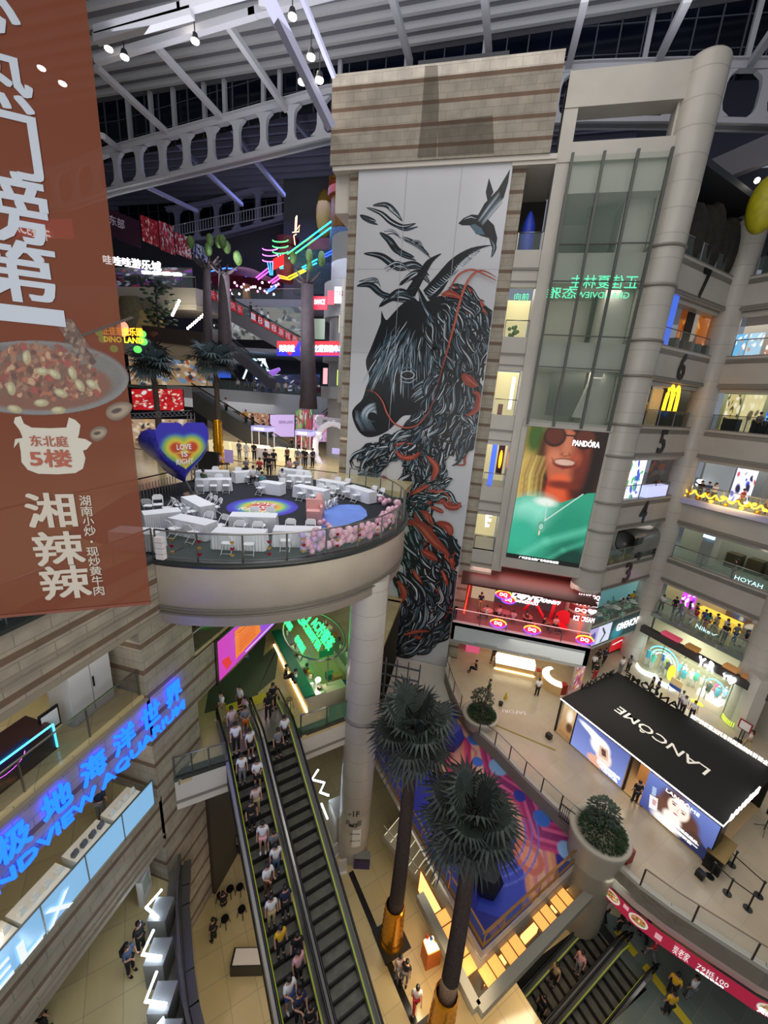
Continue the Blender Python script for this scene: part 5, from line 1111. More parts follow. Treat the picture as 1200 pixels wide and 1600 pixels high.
# ================================================================= planters
bush=mat('bush_green','#2c4a22',.6,noise=.5,nscale=6);bush2=mat('shrub_green','#2f4433',.55,noise=.4,nscale=6);pebble=mat('planter_stone','#a9a291',.45)
def planter(label,c,r,h,z0,hb,seed,sc=1):
    t=thing('round_planter',label,'planter',(c.x,c.y,z0));MB().lathe([(r*.8,0),(r*.84,h*.25),(r,h-.25),(r*1.03,h-.05),(r*1.0,h),(r*.8,h),(r*.78,h-.12),(0,h-.12)],(c.x,c.y,z0),40).build('bowl',pebble,t)
    rs=random.Random(seed);m=MB()
    for i in range(1500):
        a=rs.random()*2*pi;q=rs.random() ** .5;rr=r*.72*q;p=Vector((c.x+rr*math.cos(a)+.1,c.y+rr*math.sin(a)-.1,z0+h+(1-q*q)*.45*sc+rs.uniform(-.1,.1)));v=Vector((math.cos(a)+rs.uniform(-.6,.6),math.sin(a)+rs.uniform(-.6,.6),rs.uniform(.1,1.2))).normalized()*.22;s_=v.cross(ZZ).normalized()*.035
        m.add([p,p+v*.5-s_,p+v-ZZ*.05,p+v*.5+s_],[(0,1,2,3)])
    m.build('foliage',bush,t)
    m=MB();cc=Vector((c.x,c.y+.1,z0+h))
    for i in range(7):a=i*.9;q=cc+Vector((math.cos(a)*.5,math.sin(a)*.5,hb*rs.uniform(.6,1)));m.tube([cc,cc.lerp(q,.5),q],[.04,.03,.015],5)
    m.build('stem',mat('stem_brown','#4a3a28',.7),t);m=MB()
    for i in range(520):
        a=rs.random()*2*pi;e=rs.random();q=cc+Vector((math.cos(a)*.75*math.sin(e*pi) ** .6*rs.random() ** .4,math.sin(a)*.75*math.sin(e*pi) ** .6*rs.random() ** .4,hb*(.25+.85*e)));v=Vector((math.cos(a),math.sin(a),rs.uniform(-.5,.5))).normalized()*.2;s_=v.cross(ZZ).normalized()*.05
        m.add([q,q+v*.5-s_,q+v,q+v*.5+s_],[(0,1,2,3)])
    m.build('leaves',bush2,t)
planter('round stone planter with a shrub between two railings, back of the playground',P(750,1117,z=F1+.5),1.25,1.0,F1-.3,1.7,5)
planter('big round stone planter with a shrub at the front corner of the playground',P(938,1296,z=F1+1.1),1.45,2.1,F1-1.0,1.6,6,1.3)
c=P(938,1296,z=F1+1.1);m=MB().cyl((c.x,c.y,B1),1.25,4.4,32);tag(m.build('wall_column',mat('planter_drum','#8f8573',.5,noise=.15,nscale=1)),kind='structure')
# ================================================================= playground painting
def pgq(u,v): # u along front-left edge direction, v along front-right
    o=Vector((2.95,12.3,PG+.012));a=Vector((-.677,.736,0))*12.0;b=Vector((.69,.724,0))*7.7;return o+a*u+b*v
cv=Canvas(200,130,'#23288c')   # x: u (0 front corner .. 1 back), y: v (0 left edge .. 1 plaza edge)
cv.ell(.45,.35,.35,.55,'#2b35a8',.5);cv.poly([(0,.25),(.1,.1),(.16,.3),(.1,.6),(0,.7)],'#2f44b8')
def swirl(pts,cols,w):
    for k,c in enumerate(cols):cv.line(pts,w*(1-k/len(cols)),c,1,.15)
swirl([(.0,.55),(.12,.72),(.28,.78),(.36,.62),(.5,.7),(.62,.9),(.8,.88)],['#d08a6a','#e0a078','#c87a88','#d8a890'],.075)
swirl([(.05,1),(.16,.82),(.3,.95),(.45,.85),(.6,1.0)],['#c03a78','#a02a68','#d0588a','#8a2a6a'],.07)
swirl([(.62,.62),(.72,.75),(.85,.7),(1,.85)],['#b02860','#d04a70','#e08070','#d09080'],.08)
swirl([(.66,.45),(.75,.5),(.9,.4)],['#c89070','#e0b088','#d8946a'],.05)
cv.ell(.38,.5,.12,.2,'#c0506a',.15);cv.ell(.38,.5,.09,.15,'#d8788a',.2);cv.ell(.37,.52,.05,.09,'#e09a9a',.3)
cv.ell(.12,.62,.07,.1,'#c8685a',.1);cv.ell(.12,.62,.045,.06,'#e09078',.2)
for k,(x,y,r) in enumerate(((.2,.92,.04),(.33,.9,.03),(.5,.93,.05),(.7,.93,.04),(.82,.78,.035),(.05,.9,.04),(.58,.8,.03))):cv.ell(x,y,r,r*1.6,['#3a6ac8','#2a3aa0','#8ab0e0'][k%3],.2)
for r in (.24,.27,.3):
    cv.line([(.38+r*math.cos(a),.5+r*1.5*math.sin(a)) for a in np.linspace(2.2,5.2,20)],.004,'#5a6ad0',.8)
cv.ell(.88,.45,.08,.12,'#7a9ad8',.3);cv.speck(.1)
tag(cv.build('playground_mat',pgq(0,0),pgq(1,0),pgq(1,1),pgq(0,1),attrmat('floor_print')),'deep blue playground floor painted with pink and orange swirls','play mat')
for k,(x,y,s,l) in enumerate(((700,1160,1.25,'large dark blue faceted climbing block, nearest the mural'),(760,1385,.9,'black faceted climbing block near the front corner'),(640,1180,.9,'dark blue faceted climbing block behind the taller palm'))):
    p=P(x,y,z=PG);m=MB();rs=random.Random(k+9);m.lathe([(0,0),(s*.7,0),(s*.85,s*.6),(s*.6,s*1.2),(0,s*1.35)],p,6,smooth=False);tag(m.build('climbing_block',mat('block_navy' if k != 1 else 'block_black','#1c2a80' if k != 1 else '#10101c',.5)),l,'play block')
# slatted bench steps below, stair
stairm=mat('stair_beige','#a59a80',.5);a,b=P(612,1290,z=1.6),P(745,1455,z=-.2)
d=b-a;n=13;hd=Vector((d.x,d.y,0)).normalized();sd=Vector((-hd.y,hd.x,0))
m=MB();mk=MB()
for k in range(n):
    q=a.lerp(b,(k+.5)/n);m.ob((q.x,q.y,q.z-.08),((d.xy.length)/n*.9,1.5,.16),math.atan2(hd.y,hd.x));mk.ob((q.x-hd.x*.22,q.y-hd.y*.22,q.z+.005),(.03,1.5,.02),math.atan2(hd.y,hd.x))
t=thing('staircase','pale stone staircase running down beneath the playground edge','staircase',b);m.build('treads',stairm,t);mk.build('nosing',emat('nosing_light','#f0e8c8',.5),t)
for s in (-.85,.85):MB().bar(a+sd*s+ZZ*.9,b+sd*s+ZZ*.9,.06).bar(a+sd*s,b+sd*s,.08,.4).build('stringer',mat('stair_grey','#8b8778',.5),t)
# glowing shop roof panels under the playground corner
pan=emat('warm_panel','#e8a050',.75)
fc=Vector((2.95,12.25,0));dl=Vector((-.677,.736,0));dr=Vector((.69,.724,0))
m=MB()
for (d_,s0,s1) in ((dl,-.9,3.4),(dr,-.9,7.5)):
    o_=Vector((-d_.y,d_.x,0));o_=o_ if o_.y<0 else-o_
    m.prism([(fc+d_*s0+o_*.7).xy,(fc+d_*s1+o_*.7).xy,(fc+d_*s1+o_*1.1).xy,(fc+d_*s0+o_*1.1).xy],2.3,2.75);m.prism([(fc+d_*(s0+.9)-o_*.2).xy,(fc+d_*s1-o_*.2).xy,(fc+d_*s1-o_*.0).xy,(fc+d_*(s0+.9)-o_*0).xy],B1,3.1)
struct('trim_22',m,mat('ledge_grey','#8a8678',.5))
for (d_,ss,w) in ((dl,(.6,1.9),'left'),(dr,(.5,1.9,4.2,5.6),'right')):
    o_=Vector((-d_.y,d_.x,0));o_=o_ if o_.y<0 else-o_
    for i,s in enumerate(ss):
        q=fc+d_*s+o_*.3;t=thing('glowing_skylight','amber lit ceiling grid panel under the playground corner, %s on the %s side'%(['nearest the corner','second','third','fourth'][i],w),'skylight',(q.x,q.y,2.5))
        m=MB().ob((q.x,q.y,2.45),(1.15,.62,.05),math.atan2(d_.y,d_.x));m.build('panel',pan,t);m=MB()
        for g_ in (-.29,0,.29):m.ob((q.x+d_.x*g_*2,q.y+d_.y*g_*2,2.5),(.03,.66,.06),math.atan2(d_.y,d_.x))
        m.build('grid_bar',mat('grid_brown','#6a4a24',.5),t)
gw_=emat('shop_window_glow','#ffc878',1.0)
m=MB()
for (d_,segs,w) in ((dl,((.6,2.2),(2.6,4.6)),'palm'),(dr,((.6,2.3),(2.8,4.6),(5.1,6.8)),'escalator')):
    o_=Vector((-d_.y,d_.x,0));o_=o_ if o_.y<0 else-o_
    for i,(s0,s1) in enumerate(segs):
        a,b=fc+d_*s0+o_*.02,fc+d_*s1+o_*.02;t=thing('shop_window','warm lit basement shop window facing the %s side, %s from the corner'%(w,['first','second','third'][i]),'shop window',(a.x,a.y,.3))
        MB().quad((a.x,a.y,.5),(b.x,b.y,.5),(b.x,b.y,2.1),(a.x,a.y,2.1)).build('lit_pane',gw_,t);MB().bar((a.x,a.y,.45),(b.x,b.y,.45),.08).bar((a.x,a.y,2.15),(b.x,b.y,2.15),.08).bar((a.x,a.y,.4),(a.x,a.y,2.15),.08).bar((b.x,b.y,.4),(b.x,b.y,2.15),.08).build('frame',mat('bronze2','#8a5a2c',.4),t)
area('shop_glow',(1.2,11.9,2.0),(2.0,.8),60,WARM,(-.4,-.6,-.6));area('shop_glow',(5.6,13.6,2.0),(2.0,.8),60,WARM,(.4,-.7,-.5))
# basement toy display by the second palm
t=thing('candy_stand','orange lit display stand beside the gold base of the nearer palm','display',P(700,1540,z=B1));p=P(672,1500,z=B1)
MB().ob(p+ZZ*.6,(.8,.6,1.2),.6).build('body',mat('stand_orange','#b8641e',.5),t);MB().ob(p+ZZ*1.25,(.7,.5,.15),.6).build('lamp_box',lampy,t)
for k in range(4):MB().ell(p+Vector((.2*k-.3,.1,1.4)),.1,8,6).build('toy',mat('toy_%d'%k,['#c83a2c','#3a6ac8','#e8c83a','#48a858'][k],.4),t)
# ================================================================= cosmetics pavilion on the plaza
lu=Vector((.687,-.727,0));lv=Vector((.727,.687,0));LO=Vector((7.6,25.35,F1));LL_,LW,LH=9.4,6.6,2.75
q=lambda a,b,z:LO+lu*a+lv*b+ZZ*z
t=thing('cosmetics_pavilion','black box-shaped cosmetics pavilion with white letters across its flat roof','pavilion',LO)
def pbox(mb,a0,a1,b0,b1,z0,z1,mi=0):mb.prism([q(a0,b0,0).xy,q(a1,b0,0).xy,q(a1,b1,0).xy,q(a0,b1,0).xy],F1+z0,F1+z1,mi)
m=MB();pbox(m,0,LL_,0,LW,2.62,2.8);rf_=m.build('roof',mat('roof_black','#0e0d0c',.65,noise=.2,nscale=.4,spec=.2),t)
m=MB();pbox(m,-.03,LL_+.03,-.03,0,2.69,2.75);pbox(m,LL_,LL_+.03,0,LW*.6,2.69,2.75);m.build('edge_light',lampw if False else emat('edge_white','#ffffff',3),t)
m=MB();pbox(m,0,LL_,0,LW,.0,.08);m.build('plinth',mat('plinth_beige','#b99a70',.5),t)
m=MB()
for a_,b_ in ((0,0),(LL_-.15,0),(0,LW-.15),(LL_-.15,LW-.15),(1.25,0),(4.9,0),(6.0,0)):pbox(m,a_,a_+.12,b_,b_+.12,0,2.65)
pbox(m,0,LL_,LW-.1,LW,0,2.6);pbox(m,LL_-.25,LL_,0,.9,0,2.6);m.build('frame',black,t)
text('roof_lettering','LANCÔME',q(7.6,3.1,2.815),-lu*5.3,-lv*.95,mat('roof_white','#d8d5cc',.5),rf_,bold=.01)
silver=mat('letter_dark','#17120f',.4)
text('standing_letters','LANCÔME',q(4.6,LW-.05,2.82),-lu*4.0,ZZ*.6,silver,t,depth=.06,bold=.02)
text('standing_letters','LANCÔME',q(0,2.1,2.82),lv*3.9,ZZ*.55,silver,t,depth=.06,bold=.02)
text('standing_letters','LANCÔME',q(LL_+.02,.5,2.82),lv*3.4,ZZ*.5,emat('letter_lit','#ffffff',3),t,depth=.06,bold=.02)
text('lit_text_line','全新菁纯臻颜润养系列兰蔻菁纯气垫',q(LL_-.4,LW+.02,2.82),-lu*4.0,ZZ*.3,emat('letter_lit','#ffffff',3),t,bold=.015)
m=MB();pbox(m,4.9,LL_,LW,LW+.06,2.6,2.75);m.build('edge_light',MATS['edge_white'],t)
def zpic(cv,a0,a1,nm,m_,z0=.12,z1=2.6):
    return cv.build(nm,q(a0,-.02,z1),q(a1,-.02,z1),q(a1,-.02,z0),q(a0,-.02,z0),m_,t)
pm=attrmat('pavilion_glow',emit=.75)
cv=Canvas(110,80,'#6a7cc0').grad('#5a68a8','#8090d0');cv.ell(.35,.2,.28,.09,'#ffffff',.5,.2);cv.ell(.52,.4,.18,.24,'#fff8f4',.35,-.3);cv.ell(.62,.62,.14,.24,'#f4dcd0',.3);cv.poly([(.15,.1),(.5,.18),(.62,.4),(.5,.5),(.3,.3)],'#ffffff');cv.poly([(.5,.35),(.66,.32),(.7,.62),(.54,.66)],'#d8b49a');cv.poly([(.54,.4),(.62,.38),(.66,.55),(.58,.58)],'#5a4038');cv.ell(.5,.88,.16,.14,'#e0a890',.3)
for k in range(2):cv.line([(.55,.8+k*.08),(.88,.8+k*.08)],.012,'#f4f6ff',.9,.2)
zpic(cv,1.35,4.85,'lit_poster_hand',pm)
text('poster_caption','菁纯臻颜润养',q(3.2,-.04,.5),lu*1.5,ZZ*.22,wl,t,bold=.01);text('poster_caption','气垫新品',q(3.4,-.04,.22),lu*1.2,ZZ*.2,wl,t,bold=.01)
cv=Canvas(130,90,'#5a68a8').grad('#6a7cc0','#3a4480');cv.poly([(.3,1),(.28,.6),(.4,.5),(.75,.6),(1,.75),(1,1)],'#1c2448')
cv.ell(.44,.33,.22,.34,'#5a3a2e',.4);cv.ell(.25,.6,.12,.22,'#6a4434',.5,.3);cv.ell(.68,.55,.14,.3,'#5a382c',.5,-.2);cv.ell(.78,.7,.1,.12,'#4a3028',.5);cv.ell(.5,.36,.15,.25,'#fbe4d6',.18,-.1);cv.ell(.46,.68,.13,.16,'#fdeee4',.4);cv.ell(.4,.9,.2,.14,'#fff4ea',.6);cv.blur(2);cv.ell(.53,.2,.1,.06,'#ffffff',.8)
for ex,ey in ((.43,.33),(.57,.37)):cv.ell(ex,ey,.028,.018,'#3a2a28',.3);cv.line([(ex-.035,ey-.05),(ex+.03,ey-.055)],.006,'#5a3a30')
cv.line([(.505,.34),(.49,.44),(.51,.45)],.005,'#d8a890',.8);cv.ell(.485,.52,.035,.016,'#b8303c',.25);cv.poly([(.1,.55),(.22,.5),(.26,.82),(.14,.88)],'#e8e4e6');cv.poly([(.15,.6),(.21,.58),(.22,.72),(.17,.74)],'#c8a0a0');cv.poly([(.1,.3),(.16,.28),(.18,.5),(.12,.52)],'#a0b8d8');cv.ell(.36,.16,.05,.06,'#3a2820',.6)
for k in range(2):cv.line([(.62,.78+k*.08),(.85,.78+k*.08)],.01,'#f4f6ff',.9,.2)
zpic(cv,5.95,LL_-.05,'lit_poster_face',pm)
text('poster_caption','LANCÔME',q(6.9,-.04,2.2),lu*1.6,ZZ*.25,wl,t);text('poster_caption','菁纯臻颜润养',q(7.6,-.04,.62),lu*1.2,ZZ*.2,wl,t);text('poster_caption','气垫新品',q(7.7,-.04,.35),lu*.9,ZZ*.18,wl,t)
cv=Canvas(30,60,'#d8b48a').grad('#e0c090','#a87848');cv.ell(.5,.35,.2,.2,'#fff0d8',.8);cv.ell(.6,.7,.2,.15,'#5a3a28',.6)
cv.build('lit_side_poster',q(.15,.3,2.55),q(1.3,.3,2.55),q(1.3,.3,.1),q(.15,.3,.1),attrmat('screen_glow',emit=.62),t)
m=MB();pbox(m,4.9,6.0,1.6,1.7,0,2.6);m.build('inner_wall',mat('inner_wood','#a8743c',.5,emit=.25),t)
area('pavilion_lamp',q(5.4,1.0,2.5),(.8,.8),25,WARM)
p=P(868,1168,z=F1);
for k,(x,y) in enumerate(((857,1153),(1093,1370))):
    p=P(x,y,z=F1);tag(MB().ob(p+ZZ*.18,(.3,.35,.36),.7).build('loudspeaker',black),'small black loudspeaker at the %s corner of the black pavilion'%['left','front'][k],'loudspeaker')
# reception counter beside the pavilion
c=P(1128,1325,z=F1+1.0);t=thing('reception_desk','black reception counter with a gold edge beside the front corner of the pavilion','counter',(c.x,c.y,F1));MB().ob((c.x,c.y,F1+.5),(1.7,.7,1.0),.82).build('body',black,t);MB().ob((c.x,c.y,F1+1.02),(1.8,.8,.05),.82).build('top',mat('gold_edge','#6a5428',.35,metal=.6),t)
# rope barrier posts
ps=[(1128,1345),(1108,1370),(1135,1395),(1175,1415),(1182,1398),(1170,1395)]
pq=[P(x,y,z=F1) for x,y in ((1128,1347),(1109,1370),(1136,1396),(1168,1420),(1185,1400),(1143,1352))]
wds=['nearest the reception counter','leftmost','at the front middle','lowest','rightmost','behind, right of the counter']
for p,w in zip(pq,wds):
    t=thing('barrier_post','black belt barrier post %s, beside the pavilion'%w,'post',p,group='black belt barrier posts',world=False)
    MB().cyl((0,0,0),.18,.05,16).build('base',black,t);MB().cyl((0,0,.05),.035,.9,8).build('pole',black,t);MB().cyl((0,0,.93),.06,.07,10).build('cap',black,t)
for k,(a,b) in enumerate(((0,4),(1,2),(2,3))):tag(MB().bar(pq[a]+ZZ*.93,pq[b]+ZZ*.93,.015,.06).build('barrier_belt',black),'black belt strung between the barrier posts, %s'%['upper long one','lower left one','lower right one'][k],'belt')
# floor fan, notice, music stand
p=P(1165,1135,z=F1);t=thing('standing_fan','big grey industrial standing fan against the stone column at the far right','fan',p);c=P(1190,1100,Y=p.y-.2);h=ZZ*1.9
hc_=p+h;MB().bar(p,hc_,.06).build('pole',steel,t);MB().cyl(p,.3,.05,16).build('base',black,t)
m=MB();dn_=Vector((-.6,-.75,.1)).normalized();s1=dn_.cross(ZZ).normalized();s2=s1.cross(dn_)
for r in (.15,.3,.42):m.tube([hc_+dn_*.1+s1*math.cos(a)*r+s2*math.sin(a)*r for a in np.linspace(0,2*pi,25)],.015,4)
for k in range(12):m.bar(hc_+dn_*.15,hc_+dn_*.08+s1*math.cos(k*pi/6)*.42+s2*math.sin(k*pi/6)*.42,.012)
m.build('cage',steel,t);m=MB()
for k in range(3):a=k*2.09;m.flat([(0,-.06),(.36,-.14),(.38,.1),(0,.06)],hc_,s1*math.cos(a)+s2*math.sin(a),-s1*math.sin(a)+s2*math.cos(a),th=.02)
m.build('blade',mat('blade_grey','#8a8c90',.4),t)
p=P(1162,1145,z=F1);p=P(1155,1158,z=F1);t=thing('notice_stand','red-framed white notice on a stand beside the stone column','sign',p);MB().ob(p+ZZ*1.35,(.75,.05,.75),-.9).build('frame',mat('frame_red','#8a2018',.5),t);MB().ob(p+ZZ*1.35+Vector((-.03,-.03,0)),(.58,.05,.58),-.9).build('sheet',white,t)
MB().bar(p+Vector((.1,0,0)),p+Vector((.1,0,1.0)),.04).bar(p-Vector((.1,0,0)),p+Vector((-.1,0,1.0)),.04).ob(p+ZZ*.03,(.6,.3,.05),-.9).build('stand',black,t)
p=P(1192,1300,z=F1);t=thing('speaker_stand','black tripod stand with a loudspeaker at the right picture edge','stand',p);MB().bar(p+ZZ*.2,p+ZZ*1.3,.04).build('pole',black,t);MB().ob(p+ZZ*1.5,(.3,.3,.45),.5).build('loudspeaker',black,t)
for k in range(3):MB().bar(p+ZZ*.5,p+Vector((.45*math.cos(k*2.1),.45*math.sin(k*2.1),0)),.025).build('leg',black,t)
# extinguisher box, small barrier by planter
p=P(979,1345,z=F1);t=thing('extinguisher_box','red fire extinguisher box beside the front planter','box',p);MB().ob(p+ZZ*.4,(.45,.3,.8),.6).build('cabinet',mat('box_red','#8a1a18',.45),t);MB().ob(p+Vector((-.1,-.16,.4)),(.4,.02,.7),.6).build('door',mat('door_red','#a02420',.4),t)
t=thing('small_gate','small steel barred gate at the back of the front planter','gate',P(883,1285,z=F1));a,b=P(873,1275,z=F1+.2),P(894,1292,z=F1+.2);m=MB()
for k in range(8):w_=a.lerp(b,k/7);m.bar(w_,w_+ZZ*.9,.025)
m.build('bars',darkm,t);MB().bar(a+ZZ*.9,b+ZZ*.9,.05).bar(a,b,.04).build('frame',darkm,t)
for k,(x,y,l) in enumerate(((790,1092,'yellow wet-floor cone sign on the plaza'),)):
    p=P(x,y,z=F1);tag(MB().lathe([(.16,0),(.03,.6),(0,.62)],p,4,smooth=False).build('floor_cone',mat('cone_yellow','#c8a818',.5)),l,'cone')
p=P(782,1102,z=F1);tag(MB().cyl(p,.14,.28,14,r2=.18).build('bucket',darkm),'dark bucket next to the yellow wet-floor sign','bucket')
tag(text('floor_lettering','SAFORI',P(822,1112,z=F1+.01),P(785,1108,z=F1+.01)-P(822,1112,z=F1+.01),Vector((.0,-.35,0)),wp),'white lettering lying on the plaza floor, reversed','lettering')
# warning tape on the floor
tape=mat('tape_yellow','#8a7a2c',.5)
tag(MB().bar(P(775,1133,z=F1+.02),P(868,1172,z=F1+.02),.1,.02).build('floor_tape',tape),'yellow and black hazard tape running to the pavilion on the plaza floor','tape')
# ================================================================= red food banner
t=thing('food_banner','long crimson banner with dishes and a voucher offer along the plaza edge above the basement','banner',P(950,1385,z=3.3))
bp=[Vector((x,y,0)) for x,y in [(9.0,17.0),(10.1,16.05),(11.2,15.48),(12.4,14.98),(14.35,14.2),(17,13.65)]]
rest=0;segs=list(zip(bp,bp[1:]));tot=sum((b-a).length for a,b in segs)
cv=Canvas(330,36,'#a01838');rs=random.Random(8)
for fx in (.06,.2,.74):cv.ell(fx,.5,.045,.4,'#d8d4cc',.1);cv.ell(fx,.48,.036,.3,'#b87a48',.2);[cv.ell(fx+rs.uniform(-.03,.03),.5+rs.uniform(-.2,.2),.006,.07,rs.choice(['#e0c890','#8a3a20','#6a8a3c']),.3) for _ in range(16)]
cv.poly([(.28,.3),(.31,.3),(.31,.75),(.28,.75)],'#d8a0a8');cv.poly([(.12,.15),(.15,.15),(.15,.45),(.12,.45)],'#d8a0a8');cv.poly([(.36,0),(.4,0),(.44,1),(.38,1)],'#b82a48')
acc=0;full=cv.a.copy()
for a,b in segs:
    l=(b-a).length;i0,i1=int(acc/tot*330),int((acc+l)/tot*330);sub=Canvas(max(1,i1-i0),36,'#a01838');sub.a=full[:,i0:i1];acc += l
    sub.build('printed_strip',a+ZZ*3.45,b+ZZ*3.45,b+ZZ*2.65,a+ZZ*2.65,attrmat('banner_glow',emit=.55),t)
bu2=(bp[4]-bp[3]).normalized();bo=bp[3];nf=Vector((bu2.y,-bu2.x,0))*.03
text('banner_word','79抵100',bo+bu2*.1+nf+ZZ*2.85,bu2*1.1,ZZ*.35,mat('banner_white','#f0e8e8',.5,emit=.5),t);b3=(bp[3]-bp[2]).normalized();text('banner_word','炭老家',bp[2]+b3*.5+nf+ZZ*2.75,b3*.6,ZZ*.55,MATS['banner_white'],t);text('banner_word','全国连锁品牌',bo+bu2*.1+nf+ZZ*2.7,bu2*1.0,ZZ*.11,wl,t)
text('banner_word','煲仔饭专门店',bp[4]+(bp[5]-bp[4]).normalized()*.1+nf+ZZ*2.75,(bp[5]-bp[4]).normalized()*1.5,ZZ*.3,wl,t,heavy=.02)
p=P(930,1420,z=1.0);t=thing('lit_display','bright blue-white lit display beside the drum column at the basement landing','display',P(930,1445,z=B1));cv=Canvas(30,40,'#8ab8e0');[cv.ell(rs.random(),rs.random(),.12,.08,rs.choice(['#ffffff','#e0b070','#3a5a8a']),.5) for _ in range(20)]
a,b=P(921,1440,z=B1),P(946,1405,z=B1);cv.build('picture',a+ZZ*2.2,b+ZZ*2.2,b+ZZ*.2,a+ZZ*.2,attrmat('pavilion_glow'),t)
# ================================================================= ice cream terrace
redn=emat('red_neon','#ff2010',5);t=thing('ice_cream_shop','red-lit ice cream terrace with a white lettered back wall','shop front',(4.5,31,F2))
cv=Canvas(160,60,'#7a3436');cv.poly([(.3,.1),(.78,.1),(.78,1),(.3,1)],'#4a3438');cv.poly([(.0,0),(.3,0),(.3,1),(0,1)],'#c8a88a');cv.poly([(.06,0),(.1,0),(.1,1),(.02,1)],'#8a3028')
for x in (.34,.43,.52,.62,.72,.84):cv.line([(x,.72),(x,.5),(x+.06,.5),(x+.06,.75)],.004,'#ffe8e8',1,.3)
for x in np.linspace(.8,.97,9):cv.line([(x,.05),(x+.005,.35)],.003,'#d8703a',1)
cv.poly([(.78,0),(1,0),(1,1),(.78,1)],'#8a2026',.5)
cv.build('back_wall',(-.2,33.3,F2+3.6),(9.8,33.3,F2+3.6),(9.8,33.3,F2),(-.2,33.3,F2),attrmat('dq_wall',emit=.5),t)
m=MB().box((-.2,28.9,F2+3.25),(9.6,33.3,F2+3.4));m.build('canopy',mat('canopy_maroon','#4a1c18',.5),t)
MB().tube([(.35,29.4,F2+.5),(.5,29.4,F2+3.1),(8.85,29.4,F2+3.1),(8.95,29.4,F2+.3)],.05,6).build('neon_frame',redn,t)
text('sign_word','Dairy Queen',(3.6,29.35,F2+2.55),(3.4,0,0),(0,0,.55),wl,t,heavy=.03,slant=.1);text('sign_word','L❤VE',(3.9,30.5,F2+2.0),(2.0,0,0),(0,0,.55),wl,t,heavy=.03);text('sign_word','GUANGZHOU',(3.9,30.5,F2+1.75),(2.0,0,0),(0,0,.22),wl,t,heavy=.03)
rim=emat('rim_orange','#ffa030',2.5);rimb=emat('rim_violet','#5030ff',2.5);dqw=emat('badge_white','#fff0f0',1.6);dqr=emat('badge_red','#c02030',1.2)
def dq(c,s):
    el=lambda k,kz:[(k*s*math.copysign(abs(math.cos(a)) ** 1.15,math.cos(a)),kz*s*math.sin(a)) for a in np.linspace(0,2*pi,33)[:-1]]
    MB().flat(el(1,.55),c,(1,0,0),ZZ,th=-.04).build('badge_plate',dqr,t);text('badge_letters','DQ',Vector(c)+Vector((-.5*s,-.03,-.28*s)),(1.0*s,0,0),(0,0,.56*s),dqw,t,heavy=.04)
    MB().tube([Vector(c)+Vector((1.08*s*math.cos(a),-.02,.62*s*math.sin(a))) for a in np.linspace(.05,pi-.05,15)],.045,5).build('badge_rim',rim,t);MB().tube([Vector(c)+Vector((1.08*s*math.cos(a),-.02,.62*s*math.sin(a))) for a in np.linspace(pi+.05,2*pi-.05,15)],.045,5).build('badge_rim',rimb,t)
for c,s in (((3.0,28.6,F2+.62),.55),((5.5,28.6,F2+.62),.55),((9.2,28.6,F2+.62),.55),((3.1,29.3,F2+2.75),.55),((3.6,29.9,F2+2.1),.5)):dq(c,s)
for k,(x,y,c_) in enumerate(((2.2,30.2,'#c89a9a'),(3.6,30.4,'#a86a70'),(5.3,30.3,'#a86a70'),(6.9,30.2,'#8a3a40'))):
    tt=thing('cafe_table','low table on the red-lit terrace, %s from the left'%['first','second','third','fourth'][k],'table',(x,y,F2));MB().cyl((x,y,F2+.7),.4,.05,16).build('top',mat('tt_%d'%k,c_,.4),tt);MB().cyl((x,y,F2),.05,.7,8).build('leg',darkm,tt)
p=Vector((7.9,30.3,F2));tt=thing('round_red_chair','round-backed red armchair on the ice cream terrace','chair',p);MB().cyl(p+ZZ*.35,.45,.12,20).build('seat',mat('chair_red','#b81020',.5,emit=.2),tt);MB().flat([(.62*math.cos(a),.62*math.sin(a)) for a in np.linspace(0,2*pi,25)[:-1]],p+Vector((.1,.4,1.0)),(1,0,0),ZZ,th=-.1).build('backrest',MATS['chair_red'],tt);MB().cyl(p,.2,.35,10).build('leg',darkm,tt)
tt=thing('red_slide','red curved chute-like decoration on the ice cream terrace','decoration',(5.8,30.8,F2));MB().tube([(5.0,30.8,F2+1.0),(5.5,30.8,F2+1.9),(6.0,30.8,F2+1.5),(6.7,30.8,F2+.5),(7.1,30.8,F2+.6),(7.2,30.8,F2+2.6)],.13,8).build('tube',MATS['chair_red'],tt)
gt_=Vector((0,0,0));tt=thing('column_screens','curved stack of lit white lettering rings on the column beside the ice cream terrace','sign',(9.25,31.45,F2))
for k,(s_,z) in enumerate((('MAKE DQ',3.1),('HOME',2.55),('DQ♥',1.9),('ICE CREAM',1.2))):
    MB().lathe([(1.12,z-.05),(1.12,z+.45)],(9.25,31.45,F2),16,a0=math.radians(-150),a1=math.radians(-20)).build('ring_band',mat('band_red','#6a2a30',.5),tt);text('ring_letters',s_,(8.6,30.28,F2+z),(1.5,.08,0),(0,0,.4),dqw,tt,heavy=.03)
area('red_wash',(4.5,30,F2+3.1),(8,1.5),90,(1,.25,.2));area('red_wash',(9.6,29.6,F2+2),(.5,2),25,(1,.15,.1),(-1,0,0))
